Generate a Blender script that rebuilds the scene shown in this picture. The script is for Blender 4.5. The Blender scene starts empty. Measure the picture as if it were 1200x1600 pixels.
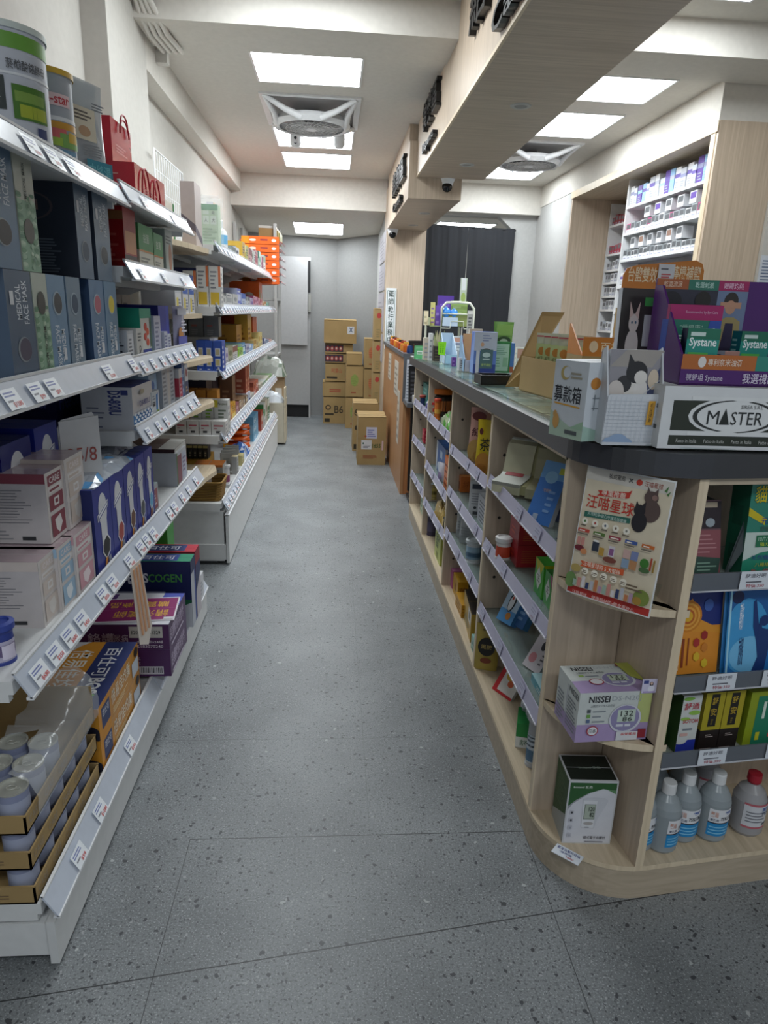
import bpy, math, random
from mathutils import Vector, Matrix
random.seed(7)
S = bpy.context.scene
COL = S.collection

# ------------------------------------------------------------------ camera
cam = bpy.data.cameras.new('camera'); camo = bpy.data.objects.new('camera', cam); COL.objects.link(camo)
cam.sensor_fit = 'VERTICAL'; cam.sensor_height = 36.0; cam.lens = 36.0*1067.27/1600.0; cam.clip_start = 0.05
_p, _y, _r = 0.28536187, 0.08121651, 0.03542925
_f = Vector((math.sin(_y)*math.cos(_p), math.cos(_y)*math.cos(_p), -math.sin(_p)))
_rt = Vector((math.cos(_y), -math.sin(_y), 0)); _up = _rt.cross(_f)
_r2 = math.cos(_r)*_rt + math.sin(_r)*_up; _u2 = -math.sin(_r)*_rt + math.cos(_r)*_up
camo.matrix_world = Matrix(((_r2.x, _u2.x, -_f.x, 0), (_r2.y, _u2.y, -_f.y, 0), (_r2.z, _u2.z, -_f.z, 1.4), (0, 0, 0, 1)))
S.camera = camo

# ------------------------------------------------------------------ world, exposure
S.view_settings.view_transform = 'Standard'; S.view_settings.look = 'None'
S.view_settings.exposure = 0.25; S.view_settings.gamma = 1.0; S.view_settings.use_curve_mapping = False
W = bpy.data.worlds.new('world'); S.world = W; W.use_nodes = True
W.node_tree.nodes['Background'].inputs[0].default_value = (0.75, 0.85, 1.0, 1)
W.node_tree.nodes['Background'].inputs[1].default_value = 0.37
PANEL_POWER = 16.5

# ------------------------------------------------------------------ materials
def lin(c):
    return c/12.92 if c <= .04045 else ((c+.055)/1.055)**2.4
def rgb(h):
    return tuple(lin(int(h[i:i+2], 16)/255) for i in (0, 2, 4))+(1,)
_mats = {}
def mat(h, rough=.5, metal=0., alpha=1., emit=0., spec=.5, trans=0., coat=0.):
    k = (h, rough, metal, alpha, emit, spec, trans, coat)
    if k in _mats: return _mats[k]
    m = bpy.data.materials.new('m_'+h); m.use_nodes = True; nt = m.node_tree; b = nt.nodes['Principled BSDF']
    c = rgb(h)
    if alpha == 1 and not emit and not trans:
        n = nt.nodes.new('ShaderNodeTexNoise'); n.inputs['Scale'].default_value = 35; n.inputs['Detail'].default_value = 1
        mx = nt.nodes.new('ShaderNodeMix'); mx.data_type = 'RGBA'
        mx.inputs[6].default_value = tuple(v*.93 for v in c[:3])+(1,); mx.inputs[7].default_value = tuple(min(1, v*1.06) for v in c[:3])+(1,)
        g = nt.nodes.new('ShaderNodeNewGeometry'); nt.links.new(g.outputs['Position'], n.inputs['Vector'])
        nt.links.new(n.outputs[0], mx.inputs[0]); nt.links.new(mx.outputs[2], b.inputs['Base Color'])
    else:
        b.inputs['Base Color'].default_value = c
    b.inputs['Roughness'].default_value = rough; b.inputs['Metallic'].default_value = metal
    b.inputs['Alpha'].default_value = alpha; b.inputs['Specular IOR Level'].default_value = spec
    b.inputs['Transmission Weight'].default_value = trans; b.inputs['Coat Weight'].default_value = coat
    if emit:
        b.inputs['Emission Color'].default_value = c; b.inputs['Emission Strength'].default_value = emit
    _mats[k] = m; return m
def wood(name, c1, c2, axis, rough=.45):
    m = bpy.data.materials.new(name); m.use_nodes = True; nt = m.node_tree; b = nt.nodes['Principled BSDF']
    g = nt.nodes.new('ShaderNodeNewGeometry'); mp = nt.nodes.new('ShaderNodeMapping')
    sc = [38, 38, 38]; sc['xyz'.index(axis)] = 1.6; mp.inputs['Scale'].default_value = sc
    n = nt.nodes.new('ShaderNodeTexNoise'); n.inputs['Scale'].default_value = 1.6; n.inputs['Detail'].default_value = 5; n.inputs['Distortion'].default_value = .6
    r = nt.nodes.new('ShaderNodeValToRGB'); r.color_ramp.elements[0].position = .32; r.color_ramp.elements[1].position = .68
    r.color_ramp.elements[0].color = rgb(c1); r.color_ramp.elements[1].color = rgb(c2)
    nt.links.new(g.outputs['Position'], mp.inputs[0]); nt.links.new(mp.outputs[0], n.inputs['Vector'])
    nt.links.new(n.outputs[0], r.inputs[0]); nt.links.new(r.outputs[0], b.inputs['Base Color']); b.inputs['Roughness'].default_value = rough
    return m
OAK = wood('oak_upright', 'b4a28e', 'c7b5a0', 'z'); OAKX = wood('oak_across', 'ab9c86', 'bdae98', 'x'); OAKY = wood('oak_along', 'b7a68c', 'cdbca2', 'y')
OAKE = wood('oak_edge', 'cdbb9e', 'ddccb0', 'z'); DESKW = wood('desk_wood', 'a5744c', 'b98a5e', 'z')
CEIL = mat('d2cec6', .9); WALLM = mat('c2bfb8', .9); WALLG = mat('b0b0ae', .9); WHITE = mat('e4e5e6', .35); WPAINT = mat('d6d7d6', .4)
GREYS = mat('55565a', .3); BLACK = mat('141416', .4)
def floor_mat():
    m = bpy.data.materials.new('terrazzo_vinyl'); m.use_nodes = True; nt = m.node_tree; b = nt.nodes['Principled BSDF']
    L = nt.links.new; g = nt.nodes.new('ShaderNodeNewGeometry'); P = g.outputs['Position']
    def noise(s, d=3):
        n = nt.nodes.new('ShaderNodeTexNoise'); n.inputs['Scale'].default_value = s; n.inputs['Detail'].default_value = d; L(P, n.inputs['Vector']); return n.outputs[0]
    def mix(f, a, c):
        x = nt.nodes.new('ShaderNodeMix'); x.data_type = 'RGBA'; L(f, x.inputs[0])
        if isinstance(a, tuple): x.inputs[6].default_value = a
        else: L(a, x.inputs[6])
        x.inputs[7].default_value = c; return x.outputs[2]
    def ramp(v, a, c):
        r = nt.nodes.new('ShaderNodeMapRange'); r.inputs[1].default_value = a; r.inputs[2].default_value = c; L(v, r.inputs[0]); return r.outputs[0]
    col = mix(ramp(noise(3.5), .35, .65), rgb('6e7274'), rgb('828688'))
    col = mix(ramp(noise(170, 2), .52, .68), col, rgb('585a5d'))
    col = mix(ramp(noise(260, 2), .57, .68), col, rgb('a4a8aa'))
    def chips(scale, pick, size, c, col):
        v = nt.nodes.new('ShaderNodeTexVoronoi'); v.inputs['Scale'].default_value = scale
        wn = nt.nodes.new('ShaderNodeVectorMath'); wn.operation = 'ADD'
        nn = nt.nodes.new('ShaderNodeTexNoise'); nn.inputs['Scale'].default_value = 60; L(P, nn.inputs['Vector'])
        sc = nt.nodes.new('ShaderNodeVectorMath'); sc.operation = 'SCALE'; sc.inputs[3].default_value = .018; L(nn.outputs[1], sc.inputs[0])
        L(P, wn.inputs[0]); L(sc.outputs[0], wn.inputs[1]); L(wn.outputs[0], v.inputs['Vector'])
        sp = nt.nodes.new('ShaderNodeSeparateColor'); L(v.outputs['Color'], sp.inputs[0])
        a = nt.nodes.new('ShaderNodeMath'); a.operation = 'LESS_THAN'; a.inputs[1].default_value = pick; L(sp.outputs[0], a.inputs[0])
        d = nt.nodes.new('ShaderNodeMath'); d.operation = 'LESS_THAN'; d.inputs[1].default_value = size; L(v.outputs['Distance'], d.inputs[0])
        mu = nt.nodes.new('ShaderNodeMath'); mu.operation = 'MULTIPLY'; L(a.outputs[0], mu.inputs[0]); L(d.outputs[0], mu.inputs[1])
        return mix(mu.outputs[0], col, c)
    col = chips(27, .08, .17, rgb('3e4043'), col); col = chips(52, .18, .26, rgb('404246'), col); col = chips(95, .22, .26, rgb('4a4c50'), col)
    col = chips(31, .035, .17, rgb('a9acac'), col); col = chips(80, .09, .25, rgb('9a9c9e'), col)
    # seams of the vinyl tiles
    sp = nt.nodes.new('ShaderNodeSeparateXYZ'); L(P, sp.inputs[0])
    def math_(op, a, bb=None):
        x = nt.nodes.new('ShaderNodeMath'); x.operation = op
        for i, q in enumerate((a, bb)):
            if q is None: continue
            if isinstance(q, (int, float)): x.inputs[i].default_value = q
            else: L(q, x.inputs[i])
        return x.outputs[0]
    Xx, Yy = sp.outputs[0], sp.outputs[1]
    def near(a, c, w): return math_('LESS_THAN', math_('ABSOLUTE', math_('SUBTRACT', a, c)), w)
    yc = math_('SUBTRACT', Yy, math_('MULTIPLY', Xx, .14))
    s1 = near(yc, 1.218, .0016)                                 # the slanting joint by the counter's end
    back = math_('GREATER_THAN', yc, 1.218)
    s2 = math_('MULTIPLY', near(Yy, 1.568, .0013), math_('GREATER_THAN', Xx, -.372))
    rows = math_('MULTIPLY', near(math_('FRACT', math_('DIVIDE', math_('SUBTRACT', Yy, .666), .902)), .5, .0012), back)
    s3 = math_('MULTIPLY', near(Xx, -.371, .0008), math_('LESS_THAN', Yy, 1.57))
    s4 = math_('MULTIPLY', near(Xx, .557, .0009), math_('LESS_THAN', Yy, 1.57))
    s5 = math_('MULTIPLY', near(Xx, .12, .0007), math_('GREATER_THAN', Yy, 1.57))
    t = math_('MAXIMUM', math_('MAXIMUM', s1, s2), math_('MAXIMUM', math_('MAXIMUM', s3, s4), 0.0))
    t = math_('MAXIMUM', t, math_('MULTIPLY', math_('MAXIMUM', s5, rows), .45))
    col = mix(t, col, rgb('2e2f31'))
    L(col, b.inputs['Base Color']); b.inputs['Roughness'].default_value = .42
    return m
def cardboard_mat():
    m = bpy.data.materials.new('cardboard'); m.use_nodes = True; nt = m.node_tree; b = nt.nodes['Principled BSDF']
    g = nt.nodes.new('ShaderNodeNewGeometry'); n = nt.nodes.new('ShaderNodeTexNoise'); n.inputs['Scale'].default_value = 6; n.inputs['Detail'].default_value = 6
    r = nt.nodes.new('ShaderNodeValToRGB'); r.color_ramp.elements[0].color = rgb('957c50'); r.color_ramp.elements[1].color = rgb('b09464')
    nt.links.new(g.outputs['Position'], n.inputs['Vector']); nt.links.new(n.outputs[0], r.inputs[0]); nt.links.new(r.outputs[0], b.inputs['Base Color']); b.inputs['Roughness'].default_value = .8
    return m
CARD = cardboard_mat()
GLASS = bpy.data.materials.new('clear_sheet'); GLASS.use_nodes = True
def _glass():
    nt = GLASS.node_tree; nt.nodes.clear(); o = nt.nodes.new('ShaderNodeOutputMaterial'); t = nt.nodes.new('ShaderNodeBsdfTransparent'); g = nt.nodes.new('ShaderNodeBsdfGlossy')
    g.inputs['Roughness'].default_value = .04; t.inputs[0].default_value = (.93, .97, .96, 1); f = nt.nodes.new('ShaderNodeFresnel'); f.inputs[0].default_value = 1.33
    m = nt.nodes.new('ShaderNodeMixShader'); k = nt.nodes.new('ShaderNodeMath'); k.operation = 'MULTIPLY'; k.inputs[1].default_value = .45; nt.links.new(f.outputs[0], k.inputs[0]); nt.links.new(k.outputs[0], m.inputs[0]); nt.links.new(t.outputs[0], m.inputs[1]); nt.links.new(g.outputs[0], m.inputs[2]); nt.links.new(m.outputs[0], o.inputs[0])
_glass()
FILM = mat('e6eaec', .12, alpha=.3, spec=.8)

# ------------------------------------------------------------------ geometry helpers
_glyph = {}
def glyphs(s, bold=0.0, spacing=1.0):
    k = (s, bold, spacing)
    if k in _glyph: return _glyph[k]
    c = bpy.data.curves.new('txt', 'FONT'); c.body = s; c.resolution_u = 2; c.offset = bold; c.space_character = spacing
    c.space_line = .95; c.align_x = 'CENTER'
    o = bpy.data.objects.new('txt', c); me = o.to_mesh()
    vs = [(v.co.x, v.co.y) for v in me.vertices]; fs = [tuple(p.vertices) for p in me.polygons]
    o.to_mesh_clear(); bpy.data.objects.remove(o); bpy.data.curves.remove(c)
    if not vs: vs = [(0, 0), (1, 1)]
    x0 = min(v[0] for v in vs); x1 = max(v[0] for v in vs); y0 = min(v[1] for v in vs); y1 = max(v[1] for v in vs)
    _glyph[k] = ([((v[0]-x0)/max(x1-x0, 1e-6), (v[1]-y0)/max(y1-y0, 1e-6)) for v in vs], fs, (x1-x0)/max(y1-y0, 1e-6))
    return _glyph[k]

class G:
    def __init__(s): s.v = []; s.f = []; s.m = []; s.mats = []; s.smooth = set()
    def mi(s, m):
        if isinstance(m, str): m = mat(m)
        if m not in s.mats: s.mats.append(m)
        return s.mats.index(m)
    def add(s, vs, fs, m, smooth=False):
        b = len(s.v); i = s.mi(m); s.v += [tuple(v) for v in vs]
        for f in fs:
            if smooth: s.smooth.add(len(s.f))
            s.f.append(tuple(b+q for q in f)); s.m.append(i)
        return s
    def poly(s, pts, m): return s.add(pts, [tuple(range(len(pts)))], m)
    def box(s, x0, x1, y0, y1, z0, z1, m):
        return s.add([(x0, y0, z0), (x1, y0, z0), (x1, y1, z0), (x0, y1, z0), (x0, y0, z1), (x1, y0, z1), (x1, y1, z1), (x0, y1, z1)],
                     [(0, 3, 2, 1), (4, 5, 6, 7), (0, 1, 5, 4), (1, 2, 6, 5), (2, 3, 7, 6), (3, 0, 4, 7)], m)
    def prism(s, pts, z0, z1, m, m2=None):       # pts: plan outline, counter-clockwise
        n = len(pts); vs = [(p[0], p[1], z0) for p in pts]+[(p[0], p[1], z1) for p in pts]
        s.add(vs, [tuple(range(n-1, -1, -1)), tuple(range(n, 2*n))], m)
        return s.add(vs, [(i, (i+1) % n, n+(i+1) % n, n+i) for i in range(n)], m2 or m)
    def slab(s, pts, off, m):                    # a flat outline in 3-D given thickness by the vector off
        n = len(pts); q = [tuple(Vector(p)+Vector(off)) for p in pts]
        return s.add(list(pts)+q, [tuple(range(n-1, -1, -1)), tuple(range(n, 2*n))]+[(i, (i+1) % n, n+(i+1) % n, n+i) for i in range(n)], m)
    def tube(s, path, r, m, n=8, closed=False):
        P = [Vector(p) for p in path]; R = r if isinstance(r, (list, tuple)) else [r]*len(P); vs = []; fs = []
        for i, p in enumerate(P):
            a = P[max(i-1, 0)] if not closed else P[i-1]; b = P[min(i+1, len(P)-1)] if not closed else P[(i+1) % len(P)]
            d = (b-a).normalized(); u = d.cross(Vector((0, 0, 1)))
            if u.length < .05: u = d.cross(Vector((1, 0, 0)))
            u.normalize(); w = d.cross(u)
            for k in range(n):
                t = 2*math.pi*k/n; vs.append(tuple(p+R[i]*(math.cos(t)*u+math.sin(t)*w)))
        L = len(P) if closed else len(P)-1
        for i in range(L):
            j = (i+1) % len(P)
            for k in range(n): fs.append((i*n+k, i*n+(k+1) % n, j*n+(k+1) % n, j*n+k))
        s.add(vs, fs, m, True)
        if not closed:
            s.add(vs[:n], [tuple(range(n-1, -1, -1))], m); s.add(vs[-n:], [tuple(range(n))], m)
        return s
    def lathe(s, prof, cx, cy, m, n=24, z=0., sx=1., sy=1.):          # prof: (radius, height[, material]) from bottom to top
        for i in range(len(prof)-1):
            a, b = prof[i], prof[i+1]; mm = a[2] if len(a) > 2 else m
            vs = []; fs = []
            for (r, h) in ((a[0], a[1]), (b[0], b[1])):
                for k in range(n):
                    t = 2*math.pi*k/n; vs.append((cx+r*sx*math.cos(t), cy+r*sy*math.sin(t), z+h))
            for k in range(n): fs.append((k, (k+1) % n, n+(k+1) % n, n+k))
            s.add(vs, fs, mm, abs(a[1]-b[1]) > 1e-5)
        return s
    def shift(s, dx, dy, dz, rz=0.):
        c, q = math.cos(rz), math.sin(rz); s.v = [(x*c-y*q+dx, x*q+y*c+dy, z+dz) for x, y, z in s.v]; return s
    def build(s, name, parent=None, loc=None, rz=0., rot=None):
        me = bpy.data.meshes.new(name); me.from_pydata(s.v, [], s.f)
        for m in s.mats: me.materials.append(m)
        me.polygons.foreach_set('material_index', s.m)
        me.polygons.foreach_set('use_smooth', [i in s.smooth for i in range(len(s.f))]); me.update()
        o = bpy.data.objects.new(name, me); COL.objects.link(o)
        if parent: o.parent = parent
        if loc: o.location = loc
        if rot: o.rotation_euler = rot
        elif rz: o.rotation_euler = (0, 0, rz)
        return o

class F:     # a face frame: origin, unit right, unit up, normal, width, height
    def __init__(s, g, o, u, v, W, H):
        s.g = g; s.o = Vector(o); s.u = Vector(u).normalized(); s.v = Vector(v).normalized(); s.n = s.u.cross(s.v); s.W = W; s.H = H; s.k = 0
    def pt(s, a, b): return tuple(s.o+s.u*(a*s.W)+s.v*(b*s.H)+s.n*(.00018*s.k+.0002))
    def poly(s, pts, m): s.k += 1; s.g.poly([s.pt(min(1, max(0, p[0])), min(1, max(0, p[1]))) for p in pts], m)
    def rect(s, a, b, c, d, m): s.poly([(a, b), (c, b), (c, d), (a, d)], m)
    def ell(s, a, b, ra, rb, m, n=20): s.poly([(a+ra*math.cos(2*math.pi*i/n), b+rb*math.sin(2*math.pi*i/n)) for i in range(n)], m)
    def lines(s, a, b, c, d, n, m, fill=.5):
        s.k += 1; h = (d-b)/n; rr = random.Random(int((a+b*3+c*7+n)*1000))
        for i in range(n):
            y = b+h*i; e = a+(c-a)*rr.uniform(.6, 1)
            s.g.poly([s.pt(a, y), s.pt(e, y), s.pt(e, y+h*fill), s.pt(a, y+h*fill)], m)
    def text(s, a, b, c, d, t, m, bold=.012, rot=0, keep=True):
        if any(ord(ch) > 0x2e80 for ch in t): bold = min(bold, .008)
        vs, fs, asp = glyphs(t, bold); s.k += 1
        w, h = (c-a)*s.W, (d-b)*s.H
        if rot in (90, -90): asp = 1/asp
        if keep:                                   # keep the letters' shape, fit inside the rectangle
            if w/h > asp*1.25: e = (w-h*asp*1.25)/s.W/2; a += e; c -= e
            elif w/h < asp*.8: e = (h-w/asp*1.25)/s.H/2; b += e; d -= e
        out = []
        for x, y in vs:
            if rot == 90: x, y = 1-y, x
            elif rot == -90: x, y = y, 1-x
            elif rot == 180: x, y = 1-x, 1-y
            out.append(s.pt(a+(c-a)*x, b+(d-b)*y))
        s.g.add(out, fs, m)
    def run(s, items):
        for it in items:
            k = it[0]
            if k == 'r': s.rect(*it[1:])
            elif k == 'e': s.ell(*it[1:])
            elif k == 'l': s.lines(*it[1:])
            elif k == 't': s.text(*it[1:5], it[5], it[6], *it[7:])
            elif k == 'p': s.poly(it[1], it[2])
            elif k == 'd':                      # many small dots in one layer
                s.k += 1
                for q, (a, b, ra, rb, m) in enumerate(it[1]):
                    s.k += .05; s.g.poly([s.pt(min(1, max(0, a+ra*math.cos(2*math.pi*i/10))), min(1, max(0, b+rb*math.sin(2*math.pi*i/10)))) for i in range(10)], m)
def FACE(g, which, x0, x1, y0, y1, z0, z1):
    if which == '+x': return F(g, (x1, y0, z0), (0, 1, 0), (0, 0, 1), y1-y0, z1-z0)
    if which == '-x': return F(g, (x0, y1, z0), (0, -1, 0), (0, 0, 1), y1-y0, z1-z0)
    if which == '-y': return F(g, (x0, y0, z0), (1, 0, 0), (0, 0, 1), x1-x0, z1-z0)
    if which == '+y': return F(g, (x1, y1, z0), (-1, 0, 0), (0, 0, 1), x1-x0, z1-z0)
    return F(g, (x0, y0, z1), (1, 0, 0), (0, 1, 0), x1-x0, y1-y0)
def tag(o, label=None, cat=None, group=None, kind=None):
    if label: o['label'] = label
    if cat: o['category'] = cat
    if group: o['group'] = group
    if kind: o['kind'] = kind
    return o
def thing(name, label, cat, loc=(0, 0, 0), rz=0., group=None):
    o = bpy.data.objects.new(name, None); COL.objects.link(o); o.location = loc; o.rotation_euler = (0, 0, rz); o.empty_display_size = .1
    return tag(o, label, cat, group)
def struct(name, g): return tag(g.build(name), kind='structure')
SEEN = set()
def pack(name, label, cat, x0, x1, y0, y1, z, h, base, faces=None, group=None, rz=0., rough=.4, g=None, lean=0., top=None):
    """a carton standing at its real place: faces maps '+x','-x','-y','+z' to what is printed there"""
    w, d = x1-x0, y1-y0; g = g or G(); bm = mat(base, rough) if isinstance(base, str) else base
    g.box(-w/2, w/2, -d/2, d/2, 0, h, bm)
    if top: g.poly([(-w/2, -d/2, h+.0002), (w/2, -d/2, h+.0002), (w/2, d/2, h+.0002), (-w/2, d/2, h+.0002)], mat(top, rough) if isinstance(top, str) else top)
    for k, it in (faces or {}).items(): FACE(g, k, -w/2, w/2, -d/2, d/2, 0, h).run(it)
    # folded flap edge of a carton: a fine seam across the top
    if h > .05 and min(w, d) > .03: g.box(-w/2+.003, w/2-.003, -.0006, .0006, h, h+.0005, bm)
    o = g.build(name, None, ((x0+x1)/2, (y0+y1)/2, z), rz, (lean, 0, rz) if lean else None)
    return tag(o, label, cat, group)

# ================================================================== THE ROOM
g = G(); g.box(-1.4, 3.2, -1.5, 11.5, -.1, 0, floor_mat()); struct('floor', g)
# left wall with the pillar standing proud of it
struct('wall_left', G().box(-1.3, -1.07, -1.5, 9.6, 0, 3.1, WALLM))
struct('trim_1', G().box(-1.07, -.964, 3.408, 4.06, 0, 3.04, WALLM))                       # pillar
                       # soffit beam along the left wall
struct('trim_2', G().box(-1.07, -.964, 4.06, 7.79, 2.545, 3.0, CEIL))                        # soffit beam along the left wall
struct('ceiling', G().box(-1.4, 3.2, 4.22, 7.8, 2.72, 3.05, CEIL))
tag(G().box(-1.4, 3.2, -1.5, 3.85, 2.86, 3.05, CEIL).build('ceiling'), kind='structure')
struct('trim_3', G().box(-1.07, 3.2, 3.85, 4.22, 2.70, 3.05, CEIL))                        # cross beam near
# far cross beam; right of the column it sits over the grey wall with the doorway
struct('trim_4', G().box(-1.07, .55, 7.79, 8.0, 2.41, 3.0, CEIL))
g = G(); g.slab([(-1.3, 7.99, 2.412), (1.0, 7.99, 2.412), (1.0, 9.7, 2.25), (-1.3, 9.7, 2.25)], (0, 0, .06), CEIL); tag(g.build('ceiling'), kind='structure')
struct('trim_5', G().box(.93, 3.2, 7.75, 7.85, 2.44, 2.75, CEIL))
g = G()
# grey wall with a chamfered doorway
dx0, dx1 = .94, 1.955
g.slab([(dx1, 7.85, 0), (3.2, 7.85, 0), (3.2, 7.85, 2.75), (.55, 7.85, 2.75), (.55, 7.85, 2.405), (.94, 7.85, 2.405), (1.77, 7.85, 2.425), (dx1, 7.85, 2.27)], (0, .12, 0), WALLG)
struct('wall_back', g)
WALLF = mat('8f8f8e', .9)
g = G(); g.slab([(-1.07, 9.25, 0), (.05, 9.45, 0), (.05, 9.45, 2.5), (-1.07, 9.25, 2.5)], (0, .1, 0), WALLF)
g.slab([(.05, 9.45, 0), (.62, 8.98, 0), (.62, 8.98, 2.5), (.05, 9.45, 2.5)], (0, .1, 0), WALLF); struct('wall_far', g)
# partition behind the column: papers hang on its aisle side
struct('wall_partition', G().box(.548, .90, 7.62, 9.05, 0, 2.5, WALLG))
# lit back room seen above the curtain
g = G(); g.box(.9, 2.6, 9.6, 9.7, 0, 2.6, WALLM); g.box(.9, 2.6, 7.97, 9.7, 2.41, 2.5, CEIL); g.box(2.5, 2.6, 7.97, 9.7, 0, 2.6, WALLM); struct('wall_back_room', g)
# right side: soffit over the built-in pharmacy shelving
struct('trim_6', G().box(2.185, 3.2, 4.23, 7.86, 2.515, 2.75, CEIL))
struct('wall_right', G().box(3.0, 3.2, -1.5, 7.9, 0, 3.05, WALLM))
struct('wall_right_return', G().box(2.557, 3.0, 4.20, 4.248, 0, 2.514, WALLM))
g = G(); NW = OAK
g.box(2.19, 2.555, 4.225, 4.25, 0, 2.515, NW)                                                # panel facing the door
g.box(2.186, 2.21, 4.25, 4.30, 0, 2.515, OAKE)
g.box(2.186, 2.72, 4.25, 6.74, 2.455, 2.515, OAKY)                                           # head of the niche
g.box(2.19, 2.72, 6.71, 6.735, 0, 2.455, NW)                                                  # far jamb
g.box(2.72, 2.76, 4.25, 6.74, 0, 2.515, NW); g.box(2.47, 2.72, 4.25, 4.30, 0, 2.455, NW)
g.box(2.180, 2.186, 4.225, 6.74, 2.455, 2.512, OAKE)
struct('wall_right_far', G().box(2.19, 3.0, 6.742, 7.845, 0, 2.513, WALLG))
tag(g.build('niche_surround'), 'light oak panelled surround framing the tall pharmacy shelves on the right wall', 'wall panelling')

# ------------------------------------------------------------------ oak signboard header over the counter
h = thing('overhead_bulkhead', 'long light oak bulkhead hanging over the counter, black raised letters and downlights', 'bulkhead', (.86, 4, 2.36))
def part(gg, name, parent):     # a mesh in world coordinates hung on a thing
    o = gg.build(name); o.parent = parent; o.matrix_parent_inverse = Matrix.Identity(4)
    m = Matrix.Translation(parent.location) @ Matrix.Rotation(parent.rotation_euler.z, 4, 'Z')
    inv = m.inverted()
    if parent.parent is None: o.data.transform(inv)
    return o
HDR = wood('oak_header', 'ab9a87', 'bfae9a', 'x')
g = G(); g.box(.60, 1.10, -.3, 5.495, 2.36, 2.98, OAK); g.poly([(.602, -.3, 2.3585), (.602, 5.49, 2.3585), (1.098, 5.49, 2.3585), (1.098, -.3, 2.3585)], HDR)
g.box(.5985, .61, -.3, 5.496, 2.356, 2.372, OAKE)
part(g, 'beam_panel', h)
h2 = thing('overhead_bulkhead', 'short lower light oak bulkhead meeting the oak column at the far end', 'bulkhead', (.74, 6.5, 2.214))
g = G(); g.box(.543, .94, 5.5, 7.6, 2.214, 2.6, OAK); g.box(.543, .94, 5.56, 7.6, 2.6, 2.74, OAK); g.poly([(.545, 5.505, 2.2125), (.545, 7.6, 2.2125), (.938, 7.6, 2.2125), (.938, 5.505, 2.2125)], HDR)
part(g, 'beam_panel', h2)
def letters(par, name, txt, x, yn, yf, z0, z1, label):
    """raised black letters on the aisle side; the text reads from far (yf) to near (yn)"""
    vs, fs, asp = glyphs(txt, .01); g = G(); D = .03
    P = [(x-D, yf+(yn-yf)*a, z0+(z1-z0)*b) for a, b in vs]; n = len(P)
    g.add(P, [tuple(f) for f in fs], BLACK)
    Q = [(x, p[1], p[2]) for p in P]; ed = {}
    for f in fs:
        for i in range(len(f)):
            a, b = f[i], f[(i+1) % len(f)]; ed[(a, b)] = ed.get((a, b), 0)+1
    side = [(b, a) for (a, b) in ed if (b, a) not in ed]
    g.add(P+Q, [(a, b, b+n, a+n) for a, b in side], BLACK)
    part(g, name, par)['label'] = label
letters(h, 'sign_letters', '結帳區', .60, 2.30, 3.40, 2.55, 2.74, 'black raised Chinese characters nearest the camera')
letters(h, 'sign_letters', 'Cashier', .60, 2.05, 2.90, 2.385, 2.475, 'black raised word Cashier')
letters(h, 'sign_letters', '領藥區', .60, 4.36, 5.02, 2.53, 2.70, 'black raised Chinese characters in the middle')
letters(h, 'sign_letters', 'Dispense', .60, 4.45, 4.97, 2.385, 2.46, 'black raised word under the middle characters')
letters(h2, 'sign_letters', '諮詢區', .543, 5.66, 6.66, 2.37, 2.56, 'black raised Chinese characters on the lower bulkhead')
letters(h2, 'sign_letters', 'Consult', .543, 5.85, 6.55, 2.235, 2.305, 'black raised word on the lower bulkhead')
def downlight(x, y, z, par):
    g = G(); g.lathe([(.0, -.002), (.03, -.002), (.032, -.006), (.048, -.006), (.052, 0)], x, y, 'b4b2ae', 24, z); g.lathe([(0, -.001), (.03, -.001)], x, y, '8e8b86', 16, z-.002); part(g, 'downlight', par)
for x, y in ((.875, 3.60), (.878, 4.98)): downlight(x, y, 2.36, h)
for x, y in ((.76, 6.25), (.76, 7.1)): downlight(x, y, 2.214, h2)

# oak column
g = G(); g.box(.543, .955, 7.58, 7.90, 0, 2.62, OAK)
tag(g.build('column'), 'light oak clad column at the far end of the counter, carrying a white vertical sign', 'column')

# ------------------------------------------------------------------ ceiling lights
def panel(x0, x1, y0, y1, z, label, z2=None):
    t = thing('ceiling_light', label, 'ceiling light', ((x0+x1)/2, (y0+y1)/2, z), 0, 'square led panels in the ceiling')
    w, d = (x1-x0)/2, (y1-y0)/2; sl = (z2-z)/(y1-y0) if z2 else 0.
    def q(gg): gg.v = [(a, b, c+b*sl) for a, b, c in gg.v]; return gg
    b = .012
    f = G(); f.box(-w-b, w+b, -d-b, -d, -.006, .004, WHITE); f.box(-w-b, w+b, d, d+b, -.006, .004, WHITE); f.box(-w-b, -w, -d, d, -.006, .004, WHITE); f.box(w, w+b, -d, d, -.006, .004, WHITE)
    q(f).build('frame', t)
    e = G(); e.poly([(-w, -d, -.003), (-w, d, -.003), (w, d, -.003), (w, -d, -.003)], mat('f4fbff', .5, emit=PANEL_POWER)); q(e).build('diffuser', t)
    return t
panel(-.46, .14, 4.18, 4.75, 2.718, 'nearest square led panel in the left half of the ceiling')
panel(-.47, .135, 5.86, 6.46, 2.718, 'square led panel straight behind the left ceiling fan')
panel(-.465, .138, 6.70, 7.33, 2.718, 'farthest led panel before the left cross beam')
panel(1.34, 1.93, 4.29, 4.74, 2.718, 'led panel just behind the near cross beam, right of the oak bulkhead')
panel(1.34, 1.93, 5.03, 5.65, 2.718, 'led panel in front of the right ceiling fan')
panel(1.34, 1.95, 6.81, 7.39, 2.718, 'led panel beyond the right ceiling fan')
panel(-.46, .14, -1.2, -.6, 2.858, 'unseen led panel added in the raised ceiling behind the camera, over the aisle')  # unseen panel, added to brighten the counter's end and the foreground
panel(1.33, 1.93, -1.2, -.6, 2.858, 'unseen led panel added in the raised ceiling behind the camera, over the counter side')  # its unseen pair on the counter side, added as fill light
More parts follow.
